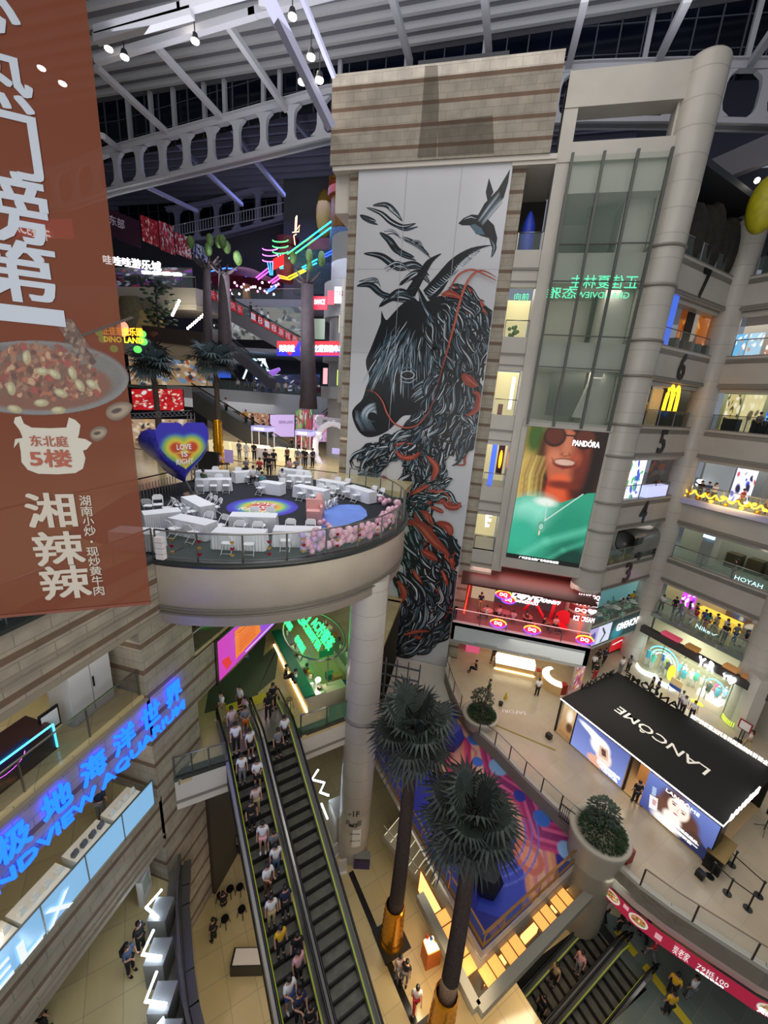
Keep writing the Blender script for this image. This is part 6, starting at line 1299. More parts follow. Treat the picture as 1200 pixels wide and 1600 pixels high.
# ================================================================= shops under the terrace
t=thing('jewel_counter','glowing glass jewellery counter under the pale terrace slab','counter',P(812,1045,z=F1));c=Vector((5.2,31.4,F1));MB().box((c.x-1.6,c.y-.4,F1),(c.x+1.6,c.y+.4,F1+.55)).build('base',mat('counter_tan','#c8a470',.4),t);MB().box((c.x-1.6,c.y-.4,F1+.55),(c.x+1.6,c.y+.4,F1+1.1)).build('lit_case',emat('case_glow','#fff0c8',2),t);MB().bar(c+Vector((-1.65,-.43,.05)),c+Vector((1.65,-.43,.05)),.05).build('neon_edge',lampy,t)
c=P(855,1062,z=F1);t=thing('oval_counter','rounded glowing showcase ring right of the jewellery counter','counter',c);MB().lathe([(1.3,0),(1.3,.9)],(8.6,30.4,F1),24,a0=pi*.65,a1=pi*1.5).build('base',mat('counter_tan','#c8a470',.4),t);MB().lathe([(1.32,.9),(1.1,1.05),(.8,1.05)],(8.6,30.4,F1),24,a0=pi*.65,a1=pi*1.5).build('lit_case',MATS['case_glow'],t)
t=thing('pink_wall_poster','glossy pink patterned poster wall right of the oval showcase','poster',(9.8,30.4,F1));cv=Canvas(50,80,'#c07a90');rs=random.Random(2)
for i in range(60):cv.ell(rs.random(),rs.random(),.12,.05,rs.choice(['#e8b0c0','#8a2a48','#f0d0c8','#b04a6a','#d0a040']),.6,rs.random()*3)
a,b=P(883,1095,z=F1),P(905,1095,z=F1);cv.build('print',(9.3,29.6,F1+3.0),(10.6,31.2,F1+3.0),(10.6,31.2,F1),(9.3,29.6,F1),attrmat('dq_wall'),t);MB().box((9.35,29.75,F1),(9.5,29.6,F1+3.05)).build('edge',stone,t)
p=P(878,1083,z=F1);tag(MB().ob(p+ZZ*.45,(.5,.4,.9),.4).build('red_bin',mat('box_red','#8a1a18',.45)),'red box at the foot of the pink poster wall','box')
for k,(x,y,c_,l) in enumerate(((752,1050,'#b84a6a','person-sized pink lit booth at the far left under the terrace'),)):
    tag(MB().box((1.0,32.6,F1),(2.2,33.4,F1+2.6)).build('pink_booth',mat('booth_pink',c_,.5,emit=.6)),l,'booth')
t=thing('red_stool','red high chair beside the jewellery counter','stool',(7.1,31.0,F1));MB().cyl((7.1,31,F1+.7),.22,.08,14).build('seat',mat('box_red','#8a1a18',.45),t)
for i,j in ((-1,-1),(1,-1),(1,1),(-1,1)):MB().bar((7.1+i*.2,31+j*.2,F1),(7.1+i*.12,31+j*.12,F1+.7),.03).build('leg',gold,t)
# ================================================================= band signs and glass shop at right
def onband(F,bay,t0,t1,z0,z1,off=-.12):
    a,b=gp(F,bay,off,t0),gp(F,bay,off,t1);return (a+ZZ*z1,b+ZZ*z1,b+ZZ*z0,a+ZZ*z0)
# storey numerals and openings on the bands
for F,s in ((F7,'7'),(F6,'6'),(F5,'5'),(F4,'4'),(F3,'3')):
    tl_,tr2,br,bl_=onband(F,0,.42,.53,-1.75,-.1,-.03);o=text('floor_numeral',s,bl_,br-bl_,tl_-bl_,black,None,heavy=.05,depth=.04);tag(o,'black numeral %s on the %s-floor band right of the big cylinder'%(s,dict(zip('76543',('seventh','sixth','fifth','fourth','third')))[s]),'numeral')
t=thing('fascia_sign','long dark lit fascia sign with two pictures, under the second-floor gallery','sign',gp(F2,0,-.1,.1));c4=onband(F2,0,.02,.98,-2.1,-.15)
cv=Canvas(120,26,'#0c2a30');cv.poly([(.03,.05),(.42,.05),(.42,.92),(.03,.92)],'#d8dcf0');cv.poly([(.03,.05),(.18,.05),(.18,.92),(.03,.92)],'#b0a0d8');cv.ell(.12,.5,.03,.25,'#4a4a90',.4);cv.line([(.26,.2),(.32,.5),(.27,.85)],.012,'#202030',1);cv.ell(.55,.7,.1,.3,'#1a8090',.8)
cv.build('lit_face',*c4,attrmat('screen_glow'),t);a4=onband(F2,0,.52,.96,-1.35,-.65,-.16);text('sign_word','GIVENCHY',a4[3],a4[2]-a4[3],a4[0]-a4[3],wl,t,heavy=.02)
m=MB();c5=onband(F2,0,.0,1.0,-2.3,-2.1);m.quad(*c5);c6=onband(F2,0,.0,1.0,-.1,.1);m.quad(*c6);m.build('frame',mat('frame_stone','#8a867c',.4),t)
m=MB().prism([gp(F2,0,-.1,0).xy,gp(F2,0,-.1,1).xy,gp(F2,0,.3,1).xy,gp(F2,0,.3,0).xy],F2-2.3,F2+.1);struct('trim_23',m,stoned)
t=thing('red_poster','big red and white lit poster beneath the dark fascia sign','poster',gp(F1,0,1.2,.6));cv=Canvas(60,50,'#e8e8ea');cv.poly([(0,.4),(.6,.25),(.75,1),(0,1)],'#c0141c');cv.ell(.35,.35,.2,.1,'#d8d8dc',.4);cv.line([(.1,.7),(.5,.65)],.02,'#ffffff');cv.ell(.8,.3,.08,.12,'#303038',.4)
a,b=gp(F1,0,2.2,.55),gp(F1,0,2.2,1.02);cv.build('print',a+ZZ*2.9,b+ZZ*2.9,b+ZZ*.3,a+ZZ*.3,attrmat('screen_glow'),t);MB().bar(a+ZZ*.25,b+ZZ*.25,.1).bar(a+ZZ*2.95,b+ZZ*2.95,.1).bar(b,b+ZZ*3,.15).build('frame',black,t)
# YR storefront
t=thing('glass_shopfront','wide curved-glass fashion shopfront with a dark canopy at the right of the plaza','shop front',(18,34,F1));YA,YB=Vector((16.3,36.0,F1)),Vector((21.6,29.6,F1));yd=(YB-YA).normalized();yn=Vector((yd.y,-yd.x,0));yn=yn if yn.x>0 else-yn;yn=-yn if yn.dot(Vector((1,1,0)))<0 else yn
m=MB().prism([(YA-yd*.4-yn*.3).xy,(YB+yd*.4-yn*.3).xy,(YB+yd*.4+yn*.2).xy,(YA-yd*.4+yn*.2).xy],F1+3.35,F1+3.95);m.build('canopy',mat('canopy_grey','#3a3838',.4),t)
glg=glassmat('shop_glass','#a8c8a0',.22)
for k in range(5):
    a,b=YA.lerp(YB,k/5),YA.lerp(YB,(k+1)/5);bow=-yn*(.45 if k in (0,1,4) else 0);m=MB();pts_=[a.lerp(b,i/6)+bow*math.sin(pi*i/6) for i in range(7)]
    for p0,p1 in zip(pts_,pts_[1:]):m.quad(p0,p1,p1+ZZ*3.35,p0+ZZ*3.35)
    m.build('glass_pane',glg,t);MB().bar(b,b+ZZ*3.35,.06).build('mullion',mat('mullion_green','#8a9a80',.4),t)
    if k in (0,1):MB().tube([p+ZZ*.15-yn*.03 for p in pts_],.05,5).build('base_light',lampc,t)
a=YA.lerp(YB,.52)-yn*.36;text('sign_word','Y-R',a+ZZ*3.3,yd*1.1,ZZ*.75,emat('letter_lit','#ffffff',3),t,heavy=.05,depth=.08);text('sign_word','Y♥',a+yd*1.7+ZZ*3.2,yd*.8,ZZ*.6,emat('letter_lit','#ffffff',3),t,heavy=.03,depth=.08)
rs=random.Random(4)
for k in range(4):text('reflected_letters','Y-R',YA.lerp(YB,.35-.0) ,yd*.01,ZZ*.01,wl,t) if False else None
cols8=['#28a0c0','#e8e8e0','#40c0a8','#2060b8','#e0d8c8','#c8d850','#303840','#d0508a','#58b8d8','#f0f0f0']
for k in range(26):
    f=k/26;off=rs.uniform(.6,1.9);p=YA.lerp(YB,.03+.92*f)+yn*off;c_=cols8[k%10]
    if .42<f<.60 and off<1.4:continue
    mm=mat('cloth_'+c_[1:],c_,.6,emit=.12);h=rs.uniform(.9,1.5)
    tt=thing('dressed_mannequin','small clothed display mannequin inside the glass shopfront','mannequin',p,group='mannequins inside the glass shopfront',world=False)
    MB().lathe([(.12,.75),(.2,.8),(.15,1.05),(.22,1.35),(.08,1.45)],(0,0,0),10).build('top_garment',mm,tt);MB().tube([(.07,0,0),(.08,0,.8)],.07,6).tube([(-.07,0,0),(-.08,0,.8)],.07,6).ell((0,0,1.58),(.09,.1,.12),8,6).build('body',mat('mannequin_white','#c8c8c4',.4),tt)
p=YA.lerp(YB,.17)+yn*1.0;t2=thing('curved_neon_arch','blue and green neon arches over the display in the shop window','light',p)
for r,c_ in ((1.3,'#40c8ff'),(1.0,'#60ffb0'),(.75,'#a0e0ff')):MB().tube([p+yd*math.cos(a)*r+ZZ*(1.1+math.sin(a)*r) for a in np.linspace(0,pi,17)],.05,5).build('arch_tube',emat('arch'+c_[1:],c_,3),t2)
p=YA.lerp(YB,.33)-yn*.1;tag(MB().flat([(.28*math.cos(a),.75*math.sin(a)) for a in np.linspace(0,2*pi,25)[:-1]],p+ZZ*1.2,yd,ZZ,th=-.05).build('yellow_surfboard',emat('surf_yellow','#e0d820',.8)),'yellow oval board leaning at the shop window','board')
p=YA.lerp(YB,.42)-yn*.5;t2=thing('easel_sign','blue and cream picture sign on an easel in front of the shop glass','sign',p);MB().ob(p+ZZ*.9,(.9,.06,.6),math.atan2(yd.y,yd.x)).build('panel',mat('panel_cream','#c8b080',.5,emit=.2),t2);MB().ob(p+ZZ*.45,(.9,.05,.35),math.atan2(yd.y,yd.x)).build('lower_panel',mat('panel_blue','#2a4a90',.5,emit=.2),t2)
for s in (-.42,.42):MB().bar(p+yd*s,p+yd*s+ZZ*1.2,.04).build('leg',darkm,t2)
p=YA.lerp(YB,.62)+yn*1.6;t2=thing('white_display_plinth','white plinth with mannequins, inside the middle shop opening','plinth',p);MB().ob(p+ZZ*.25,(1.6,.9,.5),math.atan2(yd.y,yd.x)).build('block',emat('soft_white','#fff4e0',1.2),t2);MB().tube([p+yd*math.cos(a)*.7+ZZ*(1.0+math.sin(a)*.8) for a in np.linspace(0,pi,13)],.05,5).build('arch_tube',emat('arch40c8ff','#40c8ff',3),t2)
tag(MB().flat([(.45*math.cos(a),.28*math.sin(a)) for a in np.linspace(0,2*pi,20)[:-1]],YA.lerp(YB,.6)+ZZ*.02,yd,yn).build('floor_sticker',emat('surf_yellow','#e0d820',.8)),'oval yellow floor sticker in the shop doorway','sticker')
m=MB()
for i in range(26):p=YA.lerp(YB,.8+.17*(i/26))-yn*(.46*math.sin(pi*i/26));m.bar(p+ZZ*.1,p+ZZ*.5,.03) if i%2 else None
tag(m.build('grass_decal',emat('lime_glow','#c8f020',.9)),'lime green comb-like decal low on the rightmost shop glass','decal')
# clutter boxes on top of the canopy
for k,(f,c_,l) in enumerate(((.22,'#d8506a','pink lit game table lying behind the second-floor glass'),(.42,'#a8743c','brown carton on the shop canopy, left one'),(.74,'#b8824c','brown carton on the shop canopy, middle one'),(.88,'#a06a3c','brown carton on the shop canopy, right one'))):
    p=YA.lerp(YB,f)+yn*.25;tag(MB().ob(p+ZZ*4.1,(1.4 if k == 0 else .9,.6,.25),math.atan2(yd.y,yd.x)).build('canopy_box',mat('cbox%d'%k,c_,.6,emit=.25)),l,'box')
# ---- contents of the galleries
def sign_on(F,bay,off,t0,t1,z0,z1,word,m_,label,bg=None,cat='sign',name='shop_sign',heavy=.02):
    a,b=gp(F,bay,off,t0),gp(F,bay,off,t1);t_=thing(name,label,cat,a)
    if bg is not None:MB().quad(a+ZZ*(z0-.12),b+ZZ*(z0-.12),b+ZZ*(z1+.12),a+ZZ*(z1+.12)).build('backing',bg,t_)
    nn_=-(N1,N2)[bay].to_3d()*.05
    if word:text('sign_word',word,a+nn_+ZZ*z0,b-a,ZZ*(z1-z0),m_,t_,heavy=heavy)
    return t_
def panel(F,bay,off,t0,t1,z0,z1,col,e,label,cat='panel',name='backdrop',art=None,seed=0):
    a,b=gp(F,bay,off,t0),gp(F,bay,off,t1)
    if art:
        cv=Canvas(40,40,col);rs=random.Random(seed)
        for i in range(26):cv.ell(rs.random(),rs.random(),rs.uniform(.03,.14),rs.uniform(.03,.12),rs.choice(art),.5,rs.random()*3)
        o=cv.build(name,a+ZZ*z1,b+ZZ*z1,b+ZZ*z0,a+ZZ*z0,attrmat('art_glow%d'%int(e*10),emit=e))
    else:
        nn_=(N1,N2)[bay].to_3d()*.08;o=MB().prism([a.xy,b.xy,(b+nn_).xy,(a+nn_).xy],F+z0,F+z1).build(name,mat('pn_%s_%d'%(col[1:],int(e*10)),col,.5,emit=e))
    return tag(o,label,cat)
def cbox(F,bay,off,t0,w,d,h,col,label,cat,name,e=0,z=0):
    p=gp(F,bay,off,t0);di=(Vector(((A_,B_),(B_,C_))[bay][1])-Vector(((A_,B_),(B_,C_))[bay][0]));return tag(MB().ob((p.x,p.y,F+z+h/2),(w,d,h),math.atan2(di.y,di.x)).build(name,mat('cb_%s_%d'%(col[1:],int(e*10)),col,.5,emit=e)),label,cat)
# 5th floor: golden arches
t=thing('arches_sign','glowing yellow double-arch sign in the dark fifth-floor front','sign',gp(F5,0,1.0,.5,1));ye=emat('arch_yellow','#ffb818',3);a=gp(F5,0,.9,.36,1.35);di=(gp(F5,0,.9,.9)-gp(F5,0,.9,.1)).normalized()
for k in (0,1):MB().tube([a+di*(k*.82+.42+.42*math.cos(x))+ZZ*(1.75*math.sin(x) ** .8) for x in np.linspace(pi,0,15)],.12,6).build('arch',ye,t)
t=thing('arches_sign','small dim double-arch sign at the left of the dark fifth-floor front','sign',gp(F5,0,1.5,.1,1));a=gp(F5,0,2.5,.0,1.0);dy=mat('arch_dim','#8a6a2c',.5,emit=.3)
for k in (0,1):MB().tube([a+di*(k*.42+.22+.22*math.cos(x))+ZZ*(.8*math.sin(x) ** .8) for x in np.linspace(pi,0,11)],.05,5).build('arch',dy,t)
panel(F5,0,3.2,.12,.3,0,2.9,'#8a8468',.3,'pale lit doorway strip in the dark fifth-floor front','door','doorway')
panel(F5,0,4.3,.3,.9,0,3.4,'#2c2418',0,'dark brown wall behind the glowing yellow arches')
# 5th right
panel(F5,1,3.5,.0,.12,.2,3,'#c8b878',.6,'cream lit clothes wall, fifth floor far right',art=['#e8e0c0','#5a5040','#f0e8d0','#3a3a38'],seed=1,name='clothes_wall');panel(F5,1,3.4,.14,.3,.2,3.0,'#d8cc98',.6,'pale yellow lit clothes wall beside the blue screen, fifth floor',art=['#f0e8c0','#605840','#e0d8a0'],seed=2,name='clothes_wall')
panel(F5,1,3.0,.36,.55,.8,3.0,'#1450c8',1.2,'blue lit screen in the fifth-floor shop at the far right','screen','blue_screen',art=['#60b0ff','#1030a0','#2080ff'],seed=3)
for k in range(3):cbox(F5,1,1.5,.2+k*.22,.95,.7,1.1,'#15130f','black counter block behind the fifth-floor railing, %s'%['left','middle','right'][k],'counter','black_counter')
# 6th
panel(F6,0,3.0,.26,.82,0,3.6,'#a85a1c',.5,'orange lit interior wall of the sixth-floor shop',art=['#c87a2c','#7a3c14','#e0a050','#5a3018'],seed=4);panel(F6,0,2.6,.38,.5,0,3.6,'#1c1814',0,'black door gap in the orange sixth-floor shop');panel(F6,0,2.5,.52,.57,0,3.8,'#b8b0a4',.2,'pale post in front of the orange sixth-floor shop','post','shop_post')
panel(F6,0,2.3,.0,1.0,3.2,3.9,'#1c2040',.1,'dark blue fascia above the orange sixth-floor shop',name='shop_fascia');sign_on(F6,0,2.1,.38,.7,3.2,3.75,'Lenovo',emat('letter_lit','#ffffff',3),'glaring white sign above the orange sixth-floor shop',heavy=.06)
t=sign_on(F6,0,.35,.02,.17,.3,3.9,None,wl,'tall blue vertical banner at the left of the sixth-floor opening',mat('banner_blue','#3a5ab8',.5,emit=.8));a,b=gp(F6,0,.28,.05,.6),gp(F6,0,.28,.12,.6);text('sign_word',list('四合小馆'),a,b-a,ZZ*3.0,wl,t,vertical=True)
for k in range(5):cbox(F6,0,1.2+.3*(k%2),.25+k*.13,.5,.5,.9,['#5a5a40','#3a3428','#6a6048','#4a4a38','#2c2a24'][k],'cafe pouf behind the sixth-floor railing, %s from the left'%['first','second','third','fourth','fifth'][k],'pouf','cafe_pouf')
panel(F6,1,3.2,.18,.8,1.9,3.2,'#8a8c90',.3,'grey portrait mural in the sixth-floor shop',art=['#1c1c20','#c89a88','#d8d8dc'],seed=5);panel(F6,1,3.1,.2,.9,3.3,3.75,'#a01c20',.6,'red shop fascia strip on the sixth floor, far right',name='shop_fascia')
for k,(c_,a0) in enumerate((('#68b8e8',.02),('#a8d0e8',.14),('#b8846a',.28),('#b06850',.42),('#70b8e0',.56),('#d8d0c8',.7))):panel(F6,1,1.4,a0,a0+.11,.25,1.9,c_,.7,'poster panel behind the sixth-floor railing, %s from the left'%['first','second','third','fourth','fifth','sixth'][k],'poster','lit_poster',art=['#ffffff',c_,'#c0a090'],seed=20+k)
# 7th: rocky wall and yellow mascot-coloured blob
rockm=mat('rock_brown','#2c261e',.9,noise=.6,nscale=2.5,bump=1)
for k in range(7):
    p=gp(F7,0,1.6+.4*(k%2),.1+k*.14);tag(MB().ell((p.x,p.y,F7+1.6),(.9,.7,1.9+.3*(k%3)),10,8).build('rock_wall',rockm),'mossy artificial rock on the dark seventh floor, %s from the left'%['first','second','third','fourth','fifth','sixth','seventh'][k],'rock')
p=P(1195,320,Y=34);tag(MB().ell(p,(.9,.9,1.6),14,10).build('yellow_figure',mat('figure_yellow','#b8b018',.5,noise=.3,nscale=3)),'rounded bright yellow theme shape on top of the far right column','decoration')
for k,(x,y) in enumerate(((1183,282),(1085,298),(1036,303))):
    p=P(x,y,Y=36 if k == 0 else 39);tag(MB().ell(p,.16,8,6).build('spot_lamp',lampw),'white spotlight over the dark seventh floor, %s'%['right','middle','left'][k],'lamp')
# 4th
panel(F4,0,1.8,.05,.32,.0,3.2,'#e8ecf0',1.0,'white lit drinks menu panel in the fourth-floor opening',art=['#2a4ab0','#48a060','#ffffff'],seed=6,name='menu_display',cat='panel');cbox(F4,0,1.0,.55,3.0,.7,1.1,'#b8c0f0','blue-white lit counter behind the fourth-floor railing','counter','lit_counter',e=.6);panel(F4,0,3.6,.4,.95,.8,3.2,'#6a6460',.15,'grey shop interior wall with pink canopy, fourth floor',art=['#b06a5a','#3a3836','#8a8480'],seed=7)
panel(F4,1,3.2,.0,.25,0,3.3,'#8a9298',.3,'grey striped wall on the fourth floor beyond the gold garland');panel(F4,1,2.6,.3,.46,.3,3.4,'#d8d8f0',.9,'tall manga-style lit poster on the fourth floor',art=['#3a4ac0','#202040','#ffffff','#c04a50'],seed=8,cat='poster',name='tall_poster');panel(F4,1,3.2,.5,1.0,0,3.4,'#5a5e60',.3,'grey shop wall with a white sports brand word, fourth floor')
sign_on(F4,1,3.0,.56,.72,1.9,2.4,'adidas',wl,'white sportswear word sign on the grey fourth-floor shop',heavy=.05);sign_on(F4,1,2.6,.0,.07,.9,1.5,'S',wl,'white lit letter S at the corner column, fourth floor',heavy=.05);panel(F4,1,2.8,.78,1.0,2.2,3.3,'#3a4ab0',.9,'blue lit sign panel at the far right of the fourth floor','sign','blue_sign')
t=thing('gold_garland','thick golden light garland draped along the fourth-floor railing','garland',gp(F4,1,-.1,.1));gg=emat('gold_glow','#ffb830',1.8)
for k in range(10):
    a,b=gp(F4,1,-.06,.08+k*.085,.9),gp(F4,1,-.06,.08+(k+1)*.085,.9);MB().tube([a.lerp(b,i/8)-ZZ*.35*math.sin(pi*i/8) for i in range(9)],.06,5).build('swag',gg,t)
for k in range(22):p=gp(F4,1,-.05,.08+k*.039,.35+.25*(k%3));MB().ell(p,(.16,.1,.12),7,5).build('gold_bauble',gold if k%2 else gg,t)
area('garland_glow',gp(F4,1,-.6,.5,.6),(3,.5),40,(1,.7,.25),(.6,.6,0))
m=MB();a,b=gp(F4,1,-.3,.0),gp(F4,1,-.3,1.0);m.prism([a.xy,b.xy,(b.xy+N2*.3),(a.xy+N2*.3)],F4-.25,F4+.2);struct('trim_24',m,mat('lilac_ledge','#b8b4d0',.4))
# 3rd
t=thing('silver_caravan','silver vintage camper van parked on the third floor behind the column','vehicle',gp(F3,0,2.4,.5));c=gp(F3,0,2.3,.55,1.35);ax=[di,N1.to_3d(),ZZ]
m=MB();prof=[(math.copysign(abs(math.cos(a)) ** .6,math.cos(a))*1.0,math.copysign(abs(math.sin(a)) ** .6,math.sin(a))*1.05) for a in np.linspace(0,2*pi,25)[:-1]];vs=[]
for x,k in ((-2.0,.75),(-1.8,.95),(1.6,1),(1.95,.85)):
    for (py_,pz_) in prof:vs.append(c+di*x+N1.to_3d()*py_*k+ZZ*pz_*k)
n_=24;m.add(vs,[(j*n_+i,j*n_+(i+1)%n_,(j+1)*n_+(i+1)%n_,(j+1)*n_+i) for j in range(3) for i in range(n_)]+[tuple(range(n_)),tuple(range(3*n_,4*n_))[::-1]],0,True);m.build('body',mat('van_silver','#8c8c88',.35,metal=.4),t)
for x in (-1.7,):MB().ob(c+di*x-N1.to_3d()*.9+ZZ*.35,(.9,.1,.6),math.atan2(di.y,di.x)).build('windscreen',dglass,t)
for x in (-1.2,1.2):MB().tube([c+di*x-N1.to_3d()*.95-ZZ*1.0,c+di*x-N1.to_3d()*.7-ZZ*1.0],.35,14).build('wheel',black,t)
p=gp(F3,0,1.6,.9);tag(MB().lathe([(.35,0),(.3,.3),(.05,1.7),(0,1.75)],p+ZZ*.6,14).build('red_cone',emat('cone_red','#ff3020',1.5)),'glowing red cone-shaped light next to the silver camper van','lamp')
for k in range(6):cbox(F3,0,.9,.1+k*.09,.45,.4,.5+.15*(k%2),['#8a7a48','#5a5a4a','#9a8a50','#6a5a30','#7a7a5a','#8a6a3a'][k],'low sack or cushion in front of the camper van, %s from the left'%['first','second','third','fourth','fifth','sixth'][k],'cushion','floor_cushion')
p=gp(F3,1,2.2,.3);t=thing('screen_pillar','square pillar with a blue screen on the third floor','pillar',p);MB().ob((p.x,p.y,F3+2),(.9,.9,4.0),.6).build('pillar',mat('pillar_grey','#9a9c94',.4),t);a=p-N2.to_3d()*.6;MB().ob(a+ZZ*2.6 ,(.8,.1,.6),math.atan2(yd.y,yd.x)).build('screen',emat('screen_blue','#a0d0ff',2),t)
for k in range(4):cbox(F3,1,3.8+.2*(k%2),.45+k*.16,1.0,.8,1.2,'#3a3420','heap of dark planting on the third floor, %s from the left'%['first','second','third','fourth'][k],'plants','dark_planting')
tag(text('glass_lettering','HOYAH',gp(F3,1,.02,.66,.3),gp(F3,1,.02,.86)-gp(F3,1,.02,.66),ZZ*.32,emat('mint_white','#c0f0f8',.9)),'pale glowing letters on the third-floor glass railing at right','lettering')
# 2nd: cafe and crowd side
sign_on(F2,0,3.9,.3,.7,2.9,3.4,'SUIFUTO',wl,'white cafe word sign on the teal second-floor wall',heavy=.04)
tag(MB().flat(heart2(1.1),gp(F2,0,3.8,.78,3.1),di,ZZ,th=.05).build('heart_sign',emat('heart_white','#f0ffff',2.5)),'white lit heart on the teal cafe wall, second floor','sign')
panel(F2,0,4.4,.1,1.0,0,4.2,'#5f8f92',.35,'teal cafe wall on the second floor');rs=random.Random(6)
for k in range(5):
    p=gp(F2,0,.9+1.1*(k%2),.12+k*.16);t=thing('cafe_table','round white cafe table on the second-floor terrace, %s from the left'%['first','second','third','fourth','fifth'][k],'table',p,group='white cafe tables');MB().cyl(p+ZZ*.72,.42,.04,18).build('top',white,t);MB().cyl(p,.04,.72,8).build('leg',steel,t);MB().cyl(p,.22,.03,14).build('foot',steel,t)
    for j in (0,1):c_=p+Vector((math.cos(j*pi+k)*.75,math.sin(j*pi+k)*.75,0));t=thing('cafe_chair','pale green cafe chair %s the %s round table from the left'%(['right of','left of'][j],['first','second','third','fourth','fifth'][k]),'chair',c_,group='pale green cafe chairs');mg=mat('chair_green','#8ab09a',.5);MB().cyl(c_+ZZ*.44,.22,.05,12).build('seat',mg,t);MB().lathe([(.22,.5),(.24,.85)],c_,10,a0=j*pi+k-1,a1=j*pi+k+1).build('backrest',mg,t);[MB().bar(c_+Vector((i*.15,l*.15,0)),c_+Vector((i*.12,l*.12,.44)),.025).build('leg',mg,t) for i in (-1,1) for l in (-1,1)]
panel(F2,1,2.2,.2,.33,.9,2.6,'#b040c0',1.2,'magenta lit poster board on the busy second floor','poster','magenta_poster',art=['#f0d0ff','#8020a0','#ffffff'],seed=9);cbox(F2,1,3.4,.5,3.0,1.0,1.0,'#c8a838','yellow lit counter behind the busy second-floor railing','counter','yellow_counter',e=.7);cbox(F2,1,1.2,.92,.9,.9,1.1,'#b0b4b8','pale grey boxy cabinet at the right end of the busy second floor','cabinet','grey_cabinet');panel(F2,1,4.3,.5,.95,.3,2.8,'#6a4a38',.4,'packed product shelves on the busy second floor','shelf','product_shelf',art=['#c05040','#e0d0b0','#3a5a8a','#d8a848','#2a2a2a'],seed=10)
tag(text('glass_lettering','Nike✓',gp(F2,1,.02,.5,.5),gp(F2,1,.02,.68)-gp(F2,1,.02,.5),ZZ*.35,MATS['mint_white']),'pale glowing script on the busy second-floor glass','lettering')
# narrow balconies beside the shaft
bx=[(F7,'#1c3ab0',.0,'tall draped blue figure on the seventh-floor narrow balcony','covered figure','covered_figure'),(F6,'#6a8a30',.0,'yellow flower arrangement on the sixth-floor narrow balcony','flowers','flower_pot'),(F5,'#f0f0f0',1.2,'white lit clothing panel on the fifth-floor narrow balcony','light box','light_box'),(F4,'#3a5ac8',1.0,'blue lit poster on the fourth-floor narrow balcony','poster','blue_poster'),(F3,'#e8e8e8',1.5,'slanted white lit word sign on the third-floor narrow balcony','sign','word_sign')]
for F,c_,e_,l,ct,nm in bx:
    m=MB();
    if F == F7:m.lathe([(.45,0),(.5,.8),(.42,2.0),(.2,2.6),(.08,2.8),(0,2.85)],(1.0,32.4,F),12)
    elif F == F6:
        for i in range(14):m.ell((1.0+random.uniform(-.3,.3),32.2+random.uniform(-.2,.2),F+.4+random.random()*.6),.13,6,5)
    elif F == F5:m.box((1.5,33.6,F+.6),(1.75,33.7,F+3.0))
    elif F == F4:m.box((.75,33.2,F),(1.15,33.3,F+3.4))
    else:m.flat([(0,0),(.3,0),(.35,.25),(.1,.25),(.12,.5),(.4,.5),(.42,.75),(.15,.75),(.18,1.0),(.45,1.0),(.47,1.3),(-.1,1.3)],(1.1,33.2,F+1.6),(1,0,0),ZZ,th=-.05)
    tag(m.build(nm,mat('bc_'+nm,c_,.5,emit=e_)),l,ct)
tag(MB().ell((1.55,34,F4+2.1),(.12,.1,.75),8,7).build('flame_lamp',emat('flame','#ff8a10',4)),'orange flame-like lamp on the fourth-floor narrow balcony','lamp')
tag(MB().box((1.3,34.1,F4+.8),(1.8,34.2,F4+3.3)).build('dark_backdrop',mat('panel_oxblood','#3a0c10',.5)),'dark red panel behind the orange lamp, fourth-floor narrow balcony','panel')
tag(MB().box((.7,31.75,F5+.2),(1.05,31.8,F5+.95)).build('red_notice',mat('notice_red','#8a4038',.5)),'small red-bordered notice on the fifth-floor narrow balcony','sign')
tag(text('reflection_letters','向前',(.75,33.0,F6+2.9),(1.0,0,0),(0,0,.45),emat('mint_glow','#4fd8a0',.8)),'mint green reflected characters above the sixth-floor narrow balcony','lettering')  # reflection put in as glowing letters
# ================================================================= mural paint
rs=random.Random(21);MUR=MB();yo=[30.972]
def mp(x,y):p=P(x,y,Y=30.97);return (p.x,p.z)
def smooth(pts,n=10):
    out=[];pts=[pts[0]]+list(pts)+[pts[-1]]
    for i in range(1,len(pts)-2):
        a,b,c,d=[np.array(p,float) for p in pts[i-1:i+3]]
        for k in range(n):t=k/n;out.append(tuple(.5*((2*b)+(-a+c)*t+(2*a-5*b+4*c-d)*t*t+(-a+3*b-3*c+d)*t ** 3)))
    out.append(tuple(pts[-1]));return out
def ribbon(pts,w,m,taper=(0,0),n=0):
    """tapering brush stroke in photo coordinates, laid on the panel"""
    yo[0] -= .00004;L=len(pts);vs=[]
    for i,p in enumerate(pts):
        a,b=pts[max(0,i-1)],pts[min(L-1,i+1)];dx,dy=b[0]-a[0],b[1]-a[1];l=math.hypot(dx,dy)+1e-6;t=i/(L-1)
        k=w*(math.sin(pi*(taper[0]+(1-taper[0]-taper[1])*t)) ** .7 if True else 1)+.12
        for s in (-1,1):
            x,z=mp(p[0]-dy/l*k*s*.5,p[1]+dx/l*k*s*.5);vs.append((min(max(x,MX0+.05),MX1-.05),yo[0],z))
    MUR.add(vs,[(2*i,2*i+2,2*i+3,2*i+1) for i in range(L-1)],m)
def blob(pts,m):yo[0] -= .00004;MUR.poly([(mp(*p)[0],yo[0],mp(*p)[1]) for p in pts],m)
